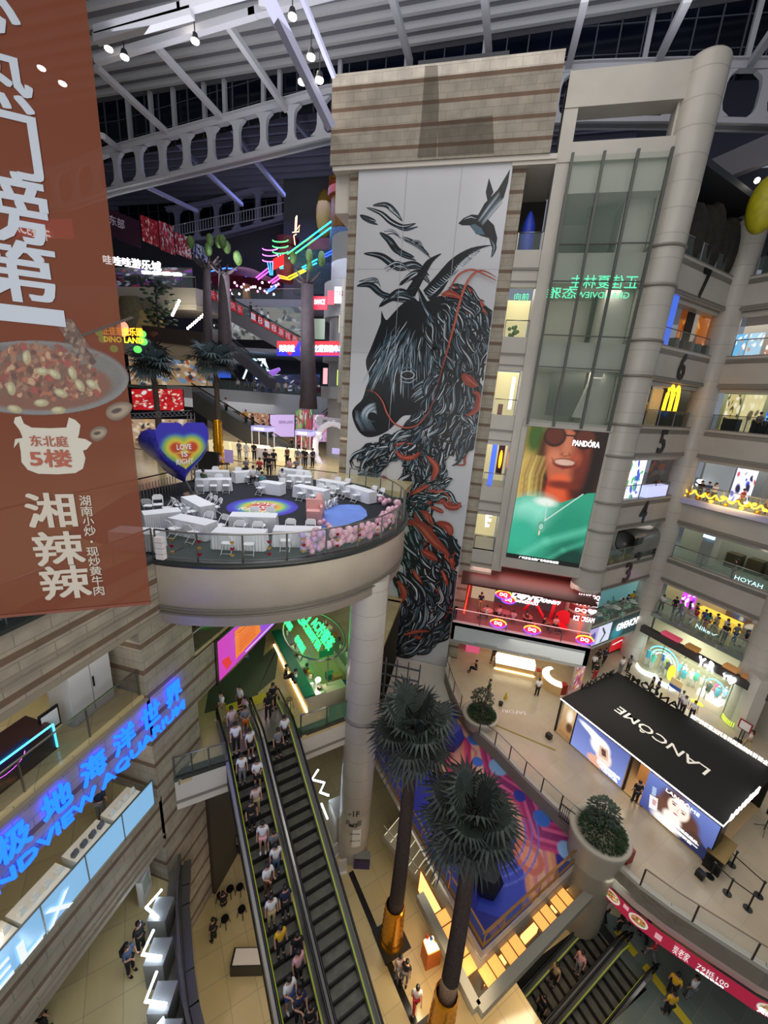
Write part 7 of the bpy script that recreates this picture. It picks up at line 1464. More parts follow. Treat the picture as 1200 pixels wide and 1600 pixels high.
def lock(pts,w,base=0,hl=3):
    w *= 1.15
    pts=smooth(pts,6);ribbon(pts,w,base)
    for k in range(hl):
        o=rs.uniform(-.42,.42)*w;a=rs.randint(0,len(pts) // 3);b=len(pts)-rs.randint(0,len(pts) // 3)
        if b-a>3:ribbon([(p[0]+o*.8,p[1]+o*.3) for p in pts[a:b]],rs.uniform(.5,1.1)*(1+w*.04),rs.choice([1,1,2,3]) if base == 0 else 5)
def bundle(path,w,n,ln=.35,lw=6,red=0):
    c=smooth(path,14);N=len(c)
    for k in range(n):
        s0=rs.randint(0,int(N*(1-ln)));seg=c[s0:s0+max(5,int(N*ln*rs.uniform(.6,1.2)))];o=rs.uniform(-.5,.5)*w;ph=rs.random()*6;am=rs.uniform(1.5,4.5);pts=[]
        for i in range(0,len(seg),max(1,len(seg) // 6)):
            p=seg[i];q_=seg[min(i+1,len(seg)-1)];dx,dy=q_[0]-p[0],q_[1]-p[1];l=math.hypot(dx,dy)+1e-6;oo=o+am*math.sin(ph+i*.5);pts.append((p[0]-dy/l*oo,p[1]+dx/l*oo))
        if len(pts)>2:lock(pts,rs.uniform(.6,1.3)*lw,4 if rs.random()<red else 0)
# running shapes, upper left
for pts,w in (([(582,321),(603,320),(616,330),(626,341)],8),([(572,324),(595,333),(612,347),(630,354),(650,349)],8),([(562,336),(575,342),(588,346)],7),([(593,363),(608,375),(622,392),(648,402)],10),([(627,370),(648,380),(671,399)],6),([(600,362),(612,360),(624,368)],3),([(568,396),(595,400),(622,417),(648,413),(668,426)],11),([(557,447),(578,445),(596,459),(612,461)],9),([(560,440),(585,436),(592,444)],4),([(624,446),(640,433),(655,427),(672,441)],10),([(592,480),(612,465),(635,466),(655,474)],11),([(605,466),(625,455),(648,463)],8),([(640,376),(655,378),(660,386)],3),([(600,420),(620,410),(640,420)],4)):lock(pts,w,0,4);lock([(p[0]+3,p[1]+5) for p in pts[-3:]],w*.45,0,1)
# bird
blob([(716,349),(724,341),(737,335),(747,336),(757,318),(778,296),(797,264),(794,285),(787,309),(770,330),(761,341),(772,352),(777,372),(774,392),(767,403),(769,388),(764,372),(750,368),(740,360),(734,352),(722,352)],0)
blob([(764,278),(771,300),(762,316),(759,300)],0);blob([(735,352),(744,366),(758,367),(752,356),(742,350)],1)
for a in range(9):ribbon(smooth([(746+a,345+a),(762+a,322+a*1.4),(780+a*.8,298+a*2)],5),.8,rs.choice([1,2,3]))
ribbon([(724,343),(736,339),(745,342)],1.4,3);ribbon([(755,368),(744,384)],1,0);ribbon([(760,370),(756,384)],1,0);lock([(765,372),(773,385),(768,402)],5)
# horns, ears
blob(smooth([(661,454),(682,430),(706,404),(737,387),(769,383),(748,390),(722,408),(706,430),(690,456),(673,472)],4),0);blob(smooth([(633,456),(654,425),(668,406),(690,396),(676,410),(662,436),(648,464)],4),0)
for k in range(26):t=k/26;x,y=668+80*t,462-72*t;ribbon(smooth([(x-6+3*t,y-4),(x+3,y+1),(x+12-8*t,y-6)],4),1.2,rs.choice([1,2,3,2]))
for k in range(8):t=k/8;ribbon([(640+40*t,452-45*t),(650+34*t,448-42*t)],1.0,rs.choice([1,2]))
# head
head0=[(596,485),(603,500),(612,492),(625,478),(640,468),(655,470),(651,446),(660,458),(672,478),(690,500),(700,520),(706,560),(704,600),(690,625),(668,640),(645,648),(630,650),(618,662),(606,673),(590,681),(574,683),(562,676),(554,662),(550,645),(556,634),(566,624),(572,606),(577,590),(573,576),(572,562),(579,545),(588,522),(595,504)]
head=head0;blob(smooth(head,3),0);blob(smooth([(655,470),(672,470),(690,462),(705,480),(716,520),(722,570),(712,610),(690,630),(680,600),(676,540),(664,500)],3),0)
for k in range(230):
    f=rs.random();g=rs.random();x0,y0=600+95*f,490+30*g+20*f;x1,y1=565+110*f,560+90*g
    a=rs.random()*.6;b=a+rs.uniform(.15,.4);X_=lambda t:x0+(x1-x0)*t+7*math.sin(t*4+f*6);Y_=lambda t:y0+(y1-y0)*t
    if f<.2 and g<.3:continue
    ribbon([(X_(a+(b-a)*i/6),Y_(a+(b-a)*i/6)) for i in range(7)],rs.uniform(.5,1.5),rs.choice([1,1,2,3,1]))
for k in range(60):t=rs.random();x=640+50*rs.random();y=600+30*rs.random();ribbon(smooth([(x,y),(x+14,y-10),(x+34,y-14-10*t)],4),rs.uniform(.5,1.3),rs.choice([1,2,3]))
for k in range(34):r=3+k*.8;ribbon([(590+r*math.cos(a)*.9,652+r*math.sin(a)*.8) for a in np.linspace(2.4+k*.02,4.6,8)],.7,rs.choice([1,2,2,3]))
for k in range(16):ribbon([(556+k,640+k*.5),(556+k*1.3,655),(566+k*1.4,674)],.6,rs.choice([1,2]))
blob([(582+8*math.cos(a),651+7*math.sin(a)) for a in np.linspace(0,2*pi,16)[:-1]],0);ribbon([(577,655),(581,659),(588,657)],1.2,1)
blob([(637+11*math.cos(a),586+6.5*math.sin(a)) for a in np.linspace(0,2*pi,18)[:-1]],3);blob([(637+9.5*math.cos(a),586+5.5*math.sin(a)) for a in np.linspace(0,2*pi,18)[:-1]],0);ribbon([(634,583),(634,588)],2,3);ribbon([(641,582),(643,586)],1.5,3);ribbon(smooth([(622,582),(636,574),(652,582)],5),2.2,1);ribbon(smooth([(624,594),(640,598),(652,590)],5),1.8,2)
for k in range(6):ribbon(smooth([(653+k*.8,452+k*4),(660+k*2,475+k*3),(672+k*2,500)],5),1.1,rs.choice([1,2,3]))
# mane, neck and long tangled body
for a in (([(696,458),(728,474),(750,510),(758,550),(748,596)],42,95,.3,7,.02),([(684,486),(700,530),(716,580),(706,640),(690,700)],60,150,.3,8,.0),([(708,590),(694,645),(668,690),(640,735)],78,170,.35,8,.0),([(745,590),(742,640),(728,680),(705,730)],30,55,.35,7,.05),([(728,640),(735,665),(738,690)],12,8,.6,4,0),([(650,680),(612,694),(578,708),(550,732)],26,50,.35,6,.03),([(620,700),(590,720),(570,750)],30,40,.4,6,0),([(660,700),(664,740),(648,775),(640,820)],60,95,.35,8,.05),([(700,735),(670,765),(640,790)],26,40,.4,6,.2),([(640,780),(668,775),(700,778),(716,800)],16,22,.45,6,.15),([(640,800),(672,832),(700,862),(712,892)],34,60,.35,8,.25),([(632,820),(656,870),(680,915),(700,950)],62,120,.3,8,.08),([(705,890),(704,940),(686,980),(655,1004),(606,1016)],34,80,.3,8,.06),([(606,950),(640,985),(660,1000)],44,60,.4,7,.04),([(628,885),(650,940),(630,985),(605,1010)],40,60,.35,8,.04),([(540,960),(548,1000),(590,1022)],36,45,.4,8,0),([(598,1035),(596,1070),(604,1105)],22,28,.4,7,.05),([(606,1050),(618,1080)],4,3,.8,3,0)):bundle(*a)
# red ribbons and fish-like shapes
for pts,w in (([(777,436),(762,427),(748,425),(734,436),(722,462),(711,505),(700,545),(691,578),(682,610)],3.2),([(778,441),(760,432),(738,423),(718,430),(707,446),(702,462)],3),([(682,610),(672,640),(655,662),(636,668),(618,662),(606,646),(598,626),(586,613),(571,610)],2.2),([(690,462),(705,460),(722,468)],9),([(722,585),(734,596),(746,604)],14),([(737,612),(748,618),(744,640),(728,650)],8),([(618,703),(630,714),(646,714),(658,706)],7),([(668,712),(682,730),(674,752)],9),([(598,742),(606,754),(596,770)],7),([(640,772),(655,765),(668,756)],6),([(692,778),(700,790),(714,791),(720,784)],9),([(672,790),(686,796),(694,800)],6),([(640,812),(660,822),(680,845),(704,868)],14),([(682,815),(700,822),(706,836)],11),([(658,858),(672,866),(684,874)],10),([(690,888),(696,902),(700,914)],5),([(622,905),(632,925),(624,942)],9),([(632,991),(650,985),(672,984)],5),([(598,1036),(604,1038),(610,1034)],6),([(648,992),(660,996)],5)):lock(pts,w,4,3)
tag(MUR.build('mural_painting',[mat('paint_black','#0b0d11',.4),mat('paint_slate','#4a6574',.4),mat('paint_grey','#8b98a2',.4),mat('paint_pale','#c4ccd2',.4),mat('paint_red','#8a3324',.4),mat('paint_salmon','#b8604a',.4)]),'giant black and slate horned horse of flowing strands with red ribbons and a bird','mural')
a,b=P(652,1086,Y=30.96),P(675,1090,Y=30.96);tag(text('mural_signature','PANTÓNIO.',P(652,1088,Y=30.96),(1.05,0,0),(0,0,.42),MATS['paint_black'],slant=.3),'small black painted signature low on the mural board','signature')
# ================================================================= far left background
# posters and word signs of the upper halls
def bg(name,x0,y0,x1,y1,Y,col,e,label,cat,art=None,seed=0,dx=0,dy=0,thick=.12,parent=None):
    """upright sign seen at these photo positions, standing at depth Y; right end dy metres farther"""
    a,b=P(x0,y0,Y=Y),P(x1,y0+dy,Y=Y+dx);a2=P(x0,y1,Y=Y);h=a.z-a2.z;t=thing(name,label,cat,a)
    if art:
        cv=Canvas(64,36,col);r_=random.Random(seed)
        for i in range(110):cv.ell(r_.random(),r_.random(),r_.uniform(.01,.045),r_.uniform(.02,.12),r_.choice(art),.5,r_.random()*3)
        cv.build('printed_face',a,b,b-ZZ*h,a-ZZ*h,attrmat('bg_glow%d'%int(e*10),emit=e*.6),t)
    else:MB().quad(a-ZZ*h,b-ZZ*h,b,a).build('lit_face',mat('bgf_%s_%d'%(col[1:],int(e*10)),col,.5,emit=e),t)
    back=Vector((0,thick,0));MB().add([a+back*.2,b+back*.2,b-ZZ*h+back*.2,a-ZZ*h+back*.2,a+back,b+back,b-ZZ*h+back,a-ZZ*h+back],[(0,1,2,3),(7,6,5,4),(0,4,5,1),(1,5,6,2),(2,6,7,3),(3,7,4,0)]).build('casing',darkm,t)
    return t,a,b,h
Q7=QL[1].y+5
for x0,y0,x1,y1,c_,e_,l,art in ((150,318,218,362,'#24101c',.25,'dark maroon banner with pale characters high at the left',None),(219,335,246,376,'#8a1428',.35,'crimson poster with a bow, second from the left of the high row',['#c83a4a','#e0b0b0','#6a0c1c']),(247,344,271,390,'#8a1830',.35,'crimson gridded poster, middle of the high row',['#b8b8c8','#5a1020','#c8506a']),(273,362,298,396,'#981a34',.35,'crimson poster with a pale panel, fourth of the high row',['#c0b8d0','#e0d0d8','#601028']),(300,378,324,402,'#181a48',.3,'dark blue poster, rightmost of the high row',['#8a90c8','#c0c4e0'])):
    t,a,b,h=bg('hall_poster',x0,y0,x1,y1,Q7,c_,e_,l,'poster',art,x0,dy=(x1-x0)*.4)
    if x0 == 150:text('poster_word','东部',a+(b-a)*.3-ZZ*h*.55+Vector((0,-.1,0)),(b-a)*.35,ZZ*h*.35,mat('dim_white','#a8a0b0',.5,emit=.2),t)
t=thing('arcade_sign','bright white lit character sign of the arcade at the upper left','sign',P(230,415,Y=Q7-3));a,b=P(162,412,Y=Q7-3),P(252,424,Y=Q7-3);text('sign_word','哇哇哇游乐城',a,b-a,ZZ*.95,emat('letter_lit','#ffffff',3),t,heavy=.03)
t,a,b,h=bg('arcade',175,418,300,448,Q7-2,'#2a2c34',.3,'dim arcade frontage with coloured machines behind glass, upper left','shop front',['#e0e0ff','#a050e0','#40506a','#c03a50','#202430'],5)
for k in range(4):p=P(227+16*k,425+k,Y=Q7-4);tag(MB().box((p.x-.5,p.y,p.z-.12),(p.x+.5,p.y+.3,p.z+.12)).build('tube_lamp',lampc),'short white tube light in front of the arcade, %s from the left'%['first','second','third','fourth'][k],'lamp')
railing('dark glass railing of the upper left gallery below the arcade sign',[(QL[0].x,QL[0].y+.1,36.4),(QL[1].x,QL[1].y+.1,36.4)],gm=dglass,post=2)
bg('ace_sign',20,342,112,372,22,'#a82838',.8,'red lit sign seen through the orange banner','sign')[0]
a,b=P(22,362,Y=21.9),P(80,378,Y=21.9);tag(text('ace_letters','ACE賽牛',a,b-a,ZZ*.7,wl,heavy=.02),'white letters of the red sign seen through the orange banner','lettering')
t=thing('dino_sign','yellow lit dinosaur-park sign with green leaves by the banner edge','sign',P(190,530,Y=20));a=P(163,534,Y=19.9);b=P(224,537,Y=19.9);text('sign_word','DINO LAND',a,b-a,ZZ*.3,emat('dino_yellow','#ffe020',2.2),t,heavy=.03);text('sign_word','正佳恐龙乐园',a+ZZ*.38,b-a,ZZ*.42,emat('dino_orange','#ffa020',2.0),t,heavy=.03)
m=MB();c=P(192,514,Y=20.1);m.ell(c,(.42,.08,.42),14,8);m.build('round_face',emat('dino_pink','#e88a70',1),t);m=MB()
for x,y in ((155,520),(160,530),(222,522),(224,534),(178,545),(215,546)):m.ell(P(x,y,Y=20.15),(.3,.06,.2),8,6)
m.build('leaf_shapes',emat('dino_green','#50c050',1),t)
# sixth-floor dinosaur gallery: planters, rocks, ceiling spots
for k,(x,y,s,c_) in enumerate(((192,505,3.0,'#a89058'),(215,490,3.6,'#6a6048'),(232,505,2.8,'#b09a60'),(176,480,2.7,'#c0a058'),(205,530,2.4,'#a8965c'))):
    p=P(x,y,Y=40.3);tag(MB().lathe([(s*.5,0),(s*.6,s*.5),(s*.45,s*1.1),(0,s*1.2)],p-ZZ*s*.7,9).build('sandy_rock',mat('rk%d'%k,c_,.8,noise=.4,nscale=3)),'sandy artificial rock tower of the dinosaur gallery, %s one'%['left front','tall grey','right','upper left','low centre'][k],'rock')
p=P(245,470,Y=39.8);t=thing('gallery_tree','small dark layered tree in a bowl on the dinosaur gallery','tree',p);m=MB();rs=random.Random(4)
for i in range(90):q_=p+Vector((rs.gauss(0,.9),rs.gauss(0,.6),rs.uniform(-2.4,2.0)));m.ell(q_,(.36,.26,.12),6,4)
m.build('foliage',bush2,t);MB().bar(p-ZZ*3.4,p+ZZ*1.5,.18).build('trunk',pil,t);MB().lathe([(.6,0),(1.3,1.1),(1.1,1.2)],p-ZZ*4.4,12).build('bowl',mat('bowl_brown','#6a3a2c',.6),t)
for k in range(16):x,y=((280-k*1.5,470+k*3.2) if k<8 else (318-(k-8)*3.5,492+(k-8)*3));p=P(x,y,Y=40+k*.05);tag(MB().ell(p,.14,6,4).build('ceiling_bulb',lampw),'tiny white ceiling bulb in the two rows over the dinosaur gallery','lamp','ceiling bulbs over the dinosaur gallery')
# escalators in the left background
def band(name,label,a,b,h,col,cat='escalator',w=1.4,kids=()):
    t=thing(name,label,cat,a);n_=Vector((0,w,0));m=MB().add([a,b,b-ZZ*h,a-ZZ*h,a+n_,b+n_,b-ZZ*h+n_,a-ZZ*h+n_],[(3,2,1,0),(0,1,5,4),(4,5,6,7),(0,4,7,3),(1,2,6,5),(3,7,6,2)]);m.build('side_cladding',mat(name+col[1:],col,.5,noise=.1,nscale=.5),t)
    MB().quad(a,b,b+ZZ*.8,a+ZZ*.8).build('glass_balustrade',dglass,t);MB().tube([a+ZZ*.85,b+ZZ*.85],.06,6).build('handrail',black,t);return t
band('rear_escalator','grey-sided escalator rising behind the platform tables to the fifth floor',P(300,612,Y=37),P(512,742,Y=35),1.9,'#5a5854')
t=band('poster_escalator','upper escalator hung with a row of red character posters',P(318,455,Y=41),P(478,545,Y=41),1.5,'#58555a')
a,b=P(318,458,Y=40.85),P(478,546,Y=40.85)
for k,s in enumerate('一元畅玩快乐□1818游戏币'):
    if s == '□':continue
    q0_,q1_=a.lerp(b,k/15+.004),a.lerp(b,(k+.86)/15);h=.85;rp_=MB().quad(q0_-ZZ*.1,q1_-ZZ*.1,q1_+ZZ*.75,q0_+ZZ*.75).build('red_poster',mat('poster_red','#a01820',.5,emit=.3),t);text('poster_word',s,q0_+Vector((.05,-.05,.05)),(q1_-q0_)*.8,ZZ*.6,MATS['dim_white'],rp_)
band('side_escalator','dark escalator going down behind the thick theme pillar',P(330,512,Y=42),P(420,590,Y=42),1.2,'#3c3a44')
railing('glass railing of the fifth-floor gallery across the back',[(-34,44.5,25.85),(-17.5,44.9,25.85),(-13,41.4,25.85)],post=3)
railing('glass railing of the sixth-floor gallery behind the red-poster escalator',[(g6l.x-3,G6Y+.6,F7+.2),(g6.x,G6Y,F7+.2)],post=3)
# lit shops along the back of the fourth and fifth floors
sh=[(205,608,285,640,33,'#c01820',.9,'red holiday billboard with a white arch behind the giant heart balloon',['#c82028','#f0d8c0','#e8e8e8','#b01018']),(205,655,300,700,34,'#c8a888',.7,'row of bright shops behind the lattice gantry',['#f0e0c8','#804838','#e8b878','#403838']),(422,648,460,682,43,'#b8a0d0',.6,'lilac market poster wall with dark lettering behind the stalls',None),(375,640,420,668,47,'#c88a70',.6,'warm salmon shop front under the fifth-floor gallery',['#e0b898','#804838','#f0d8b8']),(462,640,488,700,44,'#c05a6a',.7,'flowery pink and green shop front at the back',['#70d070','#e04060','#f0f0e0','#206040']),(489,648,534,690,42,'#d8b0d8',.8,'pink and white gate front beside the mural shaft',['#ffffff','#a070b0','#e090b0']),(200,555,330,600,48,'#c0a078',.6,'busy lit food shops on the fifth floor at the left',['#f0e0d0','#c06030','#404048','#80a0c0']),(330,565,360,590,47,'#2848a8',.8,'blue lit banner stand on the fifth floor',None),(395,585,500,612,50,'#1c2450',.5,'dark blue fairground backdrop on the fifth floor',['#101838','#3050a0','#e0e8ff','#402850']),(360,480,480,530,46,'#a8a8a4',.5,'pale shop interior on the sixth floor behind the red-poster escalator',['#d0d8e0','#6a7480','#90a0a8','#404850'])]
for k,(x0,y0,x1,y1,Y,c_,e_,l,art) in enumerate(sh):bg('rear_shop',x0,y0,x1,y1,Y,c_,e_,l,'shop front',art,40+k)
tag(text('market_words','国潮市集企业美食街',P(436,662,Y=42.8),P(458,662,Y=42.8)-P(436,662,Y=42.8),ZZ*.35,MATS['letter_black']),'dark lettering on the lilac market poster wall','lettering')
tag(text('billboard_words','小小川乃广场',P(228,628,Y=32.8),P(272,628,Y=32.8)-P(228,628,Y=32.8),ZZ*.6,mat('ink_red','#8a1020',.5,emit=.2)),'lettering on the red holiday billboard','lettering')
# LED ribbon and corner signs by the mural
t,a,b,h=bg('led_ribbon',433,533,541,556,36.6,'#2828d0',1.4,'red and blue LED ribbon sign on the curved corner beside the mural','sign',None)
cv=Canvas(110,26,'#2a20d8');cv.poly([(0,0),(.33,0),(.2,1),(.1,.5),(0,.5)],'#f02838');cv.ell(.43,.5,.08,.5,'#e0a860',.2);cv.poly([(.5,.0),(1,0),(1,.35),(.5,.35)],'#e83848');cv.poly([(.55,.75),(1,.75),(1,.95),(.55,.95)],'#e84060');cv.build('led_picture',a+Vector((0,-.05,0)),b+Vector((0,-.05,0)),b+Vector((0,-.05,-h)),a+Vector((0,-.05,-h)),attrmat('pavilion_glow'),t)
for s,f0,f1 in (('笑笑米拉',.04,.27),('吃甜蜜糖串串',.55,.97)):text('led_word',s,a+(b-a)*f0-ZZ*h*.72+Vector((0,-.1,0)),(b-a)*(f1-f0),ZZ*h*.45,wl,t,heavy=.03)
for x0,y0,x1,y1,c_,l,w_ in ((489,463,512,484,'#c8283c','red lit dance sign on the curved corner beside the mural','DANCE'),(512,454,523,476,'#d84050','plain red lit wrap on the curved corner beside the mural',''),(523,448,541,474,'#e8ecf4','white lit sign with red characters beside the mural shaft','芯中璃')):
    t,a,b,h=bg('corner_sign',x0,y0,x1,y1,36.5,c_,1.1,l,'sign')
    if w_:text('sign_word',w_,a+(b-a)*.15-ZZ*h*.6+Vector((0,-.1,0)),(b-a)*.7,ZZ*h*.35,wl if x0<500 else mat('ink_red','#8a1020',.5,emit=.2),t,heavy=.02)
for k,(x0,y0,x1,y1,c_,l) in enumerate(((505,575,512,600,'#e89aa0','small pink lit poster by the corner column'),(527,578,537,602,'#c8e860','yellow-green lit poster beside the mural shaft'),(489,498,508,530,'#90a090','glazed bay on the curved corner, left'),(530,492,541,520,'#c8c0a0','glazed bay on the curved corner, right'))):bg('corner_poster',x0,y0,x1,y1,37.0,c_,.8 if k<2 else .4,l,'poster' if k<2 else 'window')
# neon castle
t=thing('neon_castle','castle front of a funfair with painted towers beside the mural shaft','castle',P(520,440,Y=47.8));rcm=mat('castle_brick','#a8742c',.6,noise=.5,nscale=4);stn=mat('castle_stone','#3a4458',.7,noise=.7,nscale=3)
a,b=P(536,378,Y=47),P(537,310,Y=47);MB().tube([a,b],1.3,18).build('round_tower',rcm,t);MB().cyl(b,1.65,1.1,16).build('tower_top',mat('tower_red','#a84a20',.6),t);m=MB()
for k in range(10):m.ob(b+Vector((1.45*math.cos(k*.628),1.45*math.sin(k*.628),1.4)),(.35,.35,.5),k*.628)
m.build('battlement',rcm,t);a=P(536,392,Y=47);MB().tube([a,a+ZZ*1.8],1.5,18).build('tower_base',mat('tower_stone','#6a8a94',.7,noise=.5,nscale=5),t)
a,b=P(515,460,Y=48),P(515,390,Y=48);MB().box((a.x-4.6,48,a.z),(-11.5,48.8,b.z)).build('stone_wall',stn,t);a,b=P(480,440,Y=48.4),P(480,372,Y=48.4);MB().box((a.x,48.4,a.z),(a.x+4.4,48.8,b.z)).build('pink_wall',mat('castle_pink','#8a3848',.6,noise=.3,nscale=1),t);a=P(450,440,Y=49.3);b=P(450,385,Y=49.3);MB().lathe([(1.3,0),(1.5,(b.z-a.z)*.6),(.9,b.z-a.z)],a,14).build('red_bottle',mat('castle_rust','#6a1c10',.6),t);MB().cyl(b,1.1,.8,16,r2=1.3).build('red_hat',mat('hat_red','#5a1018',.6),t)
for k,(x,y,c_) in enumerate(((508,335,'#a8883c'),(519,335,'#1c4aa8'))):p=P(x,y,Y=49.8+k*.5);MB().ell(p,(1.05,1.05,2.5),12,9).build('onion_dome',mat('dome%d'%k,c_,.5),t)
nl=[('neon_line','#20d8ff',[(449,397),(527,339)],[(451,404),(526,349)]),('neon_line','#40e040',[(449,397),(490,367)],[(451,404),(492,374)]),('neon_line','#2040ff',[(503,400),(541,380)],[(505,403),(539,387)]),('neon_line','#20c0e0',[(472,418),(496,405)],[(474,421),(495,411)]),('neon_line','#e8e020',[(450,433),(475,421)],[(452,437),(478,423)]),('neon_line','#ff8020',[(434,430),(450,434)],[(436,434),(452,437)]),('neon_line','#ff40c0',[(421,441),(436,430)],[(425,443),(438,434)]),('neon_line','#4060ff',[(416,456),(430,445)],[(418,457),(431,449)]),('neon_line','#c040e0',[(400,434),(419,419)],[(403,437),(420,424)]),('neon_line','#3060ff',[(330,424),(352,419),(368,420)],[(368,422),(385,432)])]
for nm,c_,*ls in nl:
    for l_ in ls:MB().tube([P(*p,Y=46.6) for p in l_],.07,5).build(nm,emat('nc'+c_[1:],c_,3.2),t)
for x,c1_,c2_,y0,y1 in ((438,'#40ff60','#20e0c0',375,420),(422,'#e060ff','#3080ff',388,430)):
    for i in range(3):p=P(x,y0+i*9,Y=46.3);MB().tube([p+Vector((math.cos(a)*.95,0,math.sin(a)*.2)) for a in np.linspace(pi,2*pi,9)],.05,5).build('neon_loop',emat('nc'+c1_[1:],c1_,3.2),t)
    for i in (-1,0,1):MB().tube([P(x+i*4,y0+22,Y=46.3),P(x+2+i*2,y1,Y=46.3)],.05,5).build('neon_line',emat('nc'+c2_[1:],c2_,3.2),t)
a=P(432,411,Y=46.2);MB().quad(a-ZZ*.7+Vector((-.4,0,0)),a+Vector((.9,0,-.2)),a+Vector((.9,0,.9)),a+Vector((-.4,0,.4))).build('red_light_board',emat('nc_red','#ff1818',2.5),t)
MB().tube([P(x,y,Y=46.8) for x,y in ((461,362),(462,340),(464,337),(463,360),(468,352),(467,362),(457,363))],.05,5).tube([P(x,y,Y=46.8) for x,y in ((461,383),(459,368),(463,366))],.05,5).build('neon_arrow',emat('nc_orange','#ffb080',3),t)
for k in range(26):x=345+k*3.6;p=P(x,446+6*math.sin(k*1.7)+(k%3)*4,Y=48.8);tag(MB().ell(p,.14,6,4).build('fair_bulb',emat('fb%d'%(k%3),['#ffe0f0','#ff70c0','#fff8e0'][k%3],4)),'small carousel bulb of the funfair left of the neon castle','lamp','funfair bulbs')
t=thing('carousel','dim pink carousel roof of the funfair left of the neon castle','carousel',P(385,440,Y=49.8));c=P(385,446,Y=50.3);MB().lathe([(4.6,0),(4.4,.5),(1.4,1.7),(0,2.0)],c,18).build('canopy',mat('carousel_pink','#70283c',.5,noise=.5,nscale=2),t);MB().cyl(c-ZZ*1.6,.5,1.7,12).build('centre_pole',mat('carousel_gold','#8a7040',.4),t)
# swing ride on the fifth floor
t=thing('swing_ride','small lit pirate-ship swing ride on the fifth floor','fairground ride',P(400,600,Y=47));wm=emat('ride_white','#c0e8ff',1.6)
for x in (392,412):a=P(x,562,Y=47);MB().bar(a,P(x-12,592,Y=46.5),.2).bar(a,P(x+12,592,Y=46.5),.2).build('a_frame',wm,t)
a=P(422,585,Y=46.5);MB().tube([a+Vector((-1.2,0,-.3)),a,a+Vector((1.3,0,.7))],[.3,.45,.2],8).build('boat',mat('boat_violet','#8a5ac0',.5,emit=.6),t);MB().bar(P(390,562,Y=47),P(414,562,Y=47),.25).build('axle',wm,t)
# dragon-like vine sculpture
t=thing('vine_sculpture','tangled dark purple vine sculpture at the corner of the fifth-floor band','sculpture',P(520,640,Y=40));vm=mat('vine_purple','#4a2038',.6);rs=random.Random(9)
for k in range(14):m=MB();pts=[P(497+rs.uniform(-4,4),608+rs.uniform(-3,6),Y=39.5),P(520+rs.uniform(-5,5),612+rs.uniform(-4,6),Y=39),P(528+rs.uniform(-4,6),632+rs.uniform(-6,6),Y=39),P(515+rs.uniform(-20,8),648+rs.uniform(-4,4),Y=39.3)];m.tube(pts,[.05,.13,.12,.03],6);m.build('vine',vm,t)
# market stalls
stw=mat('stall_white','#c8c4cc',.5);stl=mat('stall_lilac','#9a94c8',.5,emit=.4)
for k,(x,y,w_,l) in enumerate(((412,745,30,'left, with yellow balloons beside it'),(477,738,26,'right, crowded with customers'))):
    p=P(x,742,z=F4);p.y=33.5;sc=p.y;p=Vector((P(x,730,Y=33.5).x,33.5,F4));t=thing('market_stall','lilac-topped food stall on the fourth floor, '+l,'stall',p);W_=w_/2*33/620*1.0
    MB().ob(p+ZZ*.5,(W_*2,1.2,1.0)).build('counter',stw,t);MB().ob(p+ZZ*2.75,(W_*2.1,1.3,.45)).build('fascia',stl,t);[MB().bar(p+Vector((s*W_,j*.6,1)),p+Vector((s*W_,j*.6,2.6)),.06).build('post',stw,t) for s in (-1,1) for j in (-1,1)];MB().ob(p+Vector((0,-.3,1.1)),(W_*1.8,.5,.2)).build('lit_goods',emat('goods_glow','#ffe8b0',1.5),t);text('fascia_word','NIAN市集',p+Vector((-W_*.6,-.67,2.63)),(W_*1.2,0,0),(0,0,.25),wl,t)
    area('stall_lamp',p+ZZ*2.4,(1,1),18,WARM)
for k,(x0,x1) in enumerate(((365,398),(430,465),(330,362))):
    a,b=P(x0,730,Y=33.2),P(x1,730,Y=33.2);tag(MB().box((a.x,33,F4),(b.x,34,F4+1.05)).box((a.x,32.9,F4+1.05),(b.x,33.6,F4+1.2)).build('food_counter',emat('goods_warm','#d8c8a0',.5)),'long pale food counter, %s'%['left of the stall with balloons','between the two stalls','behind the foil-wrapped palm'][k],'counter')
t=thing('balloon_arch','white ring-shaped arch with pink lights near the mural shaft','arch',P(515,720,Y=34));c=P(520,700,Y=34);MB().tube([c+Vector((math.cos(a)*1.7,0,math.sin(a)*2.2)) for a in np.linspace(-.9,pi+.9,25)],[.28]*25,8).build('ring',mat('arch_white','#c8c4cc',.5,emit=.25),t);MB().ob(c+Vector((.6,.3,-.3)),(1.5,.2,.5)).build('sign_plate',stl,t);text('arch_word','潮流市集',P(503,664,Y=33.8),(2.2,0,0),(0,0,.5),MATS['letter_black'],t);MB().ob(P(520,660,Y=34),(3,.1,.8)).build('name_board',stw,t)
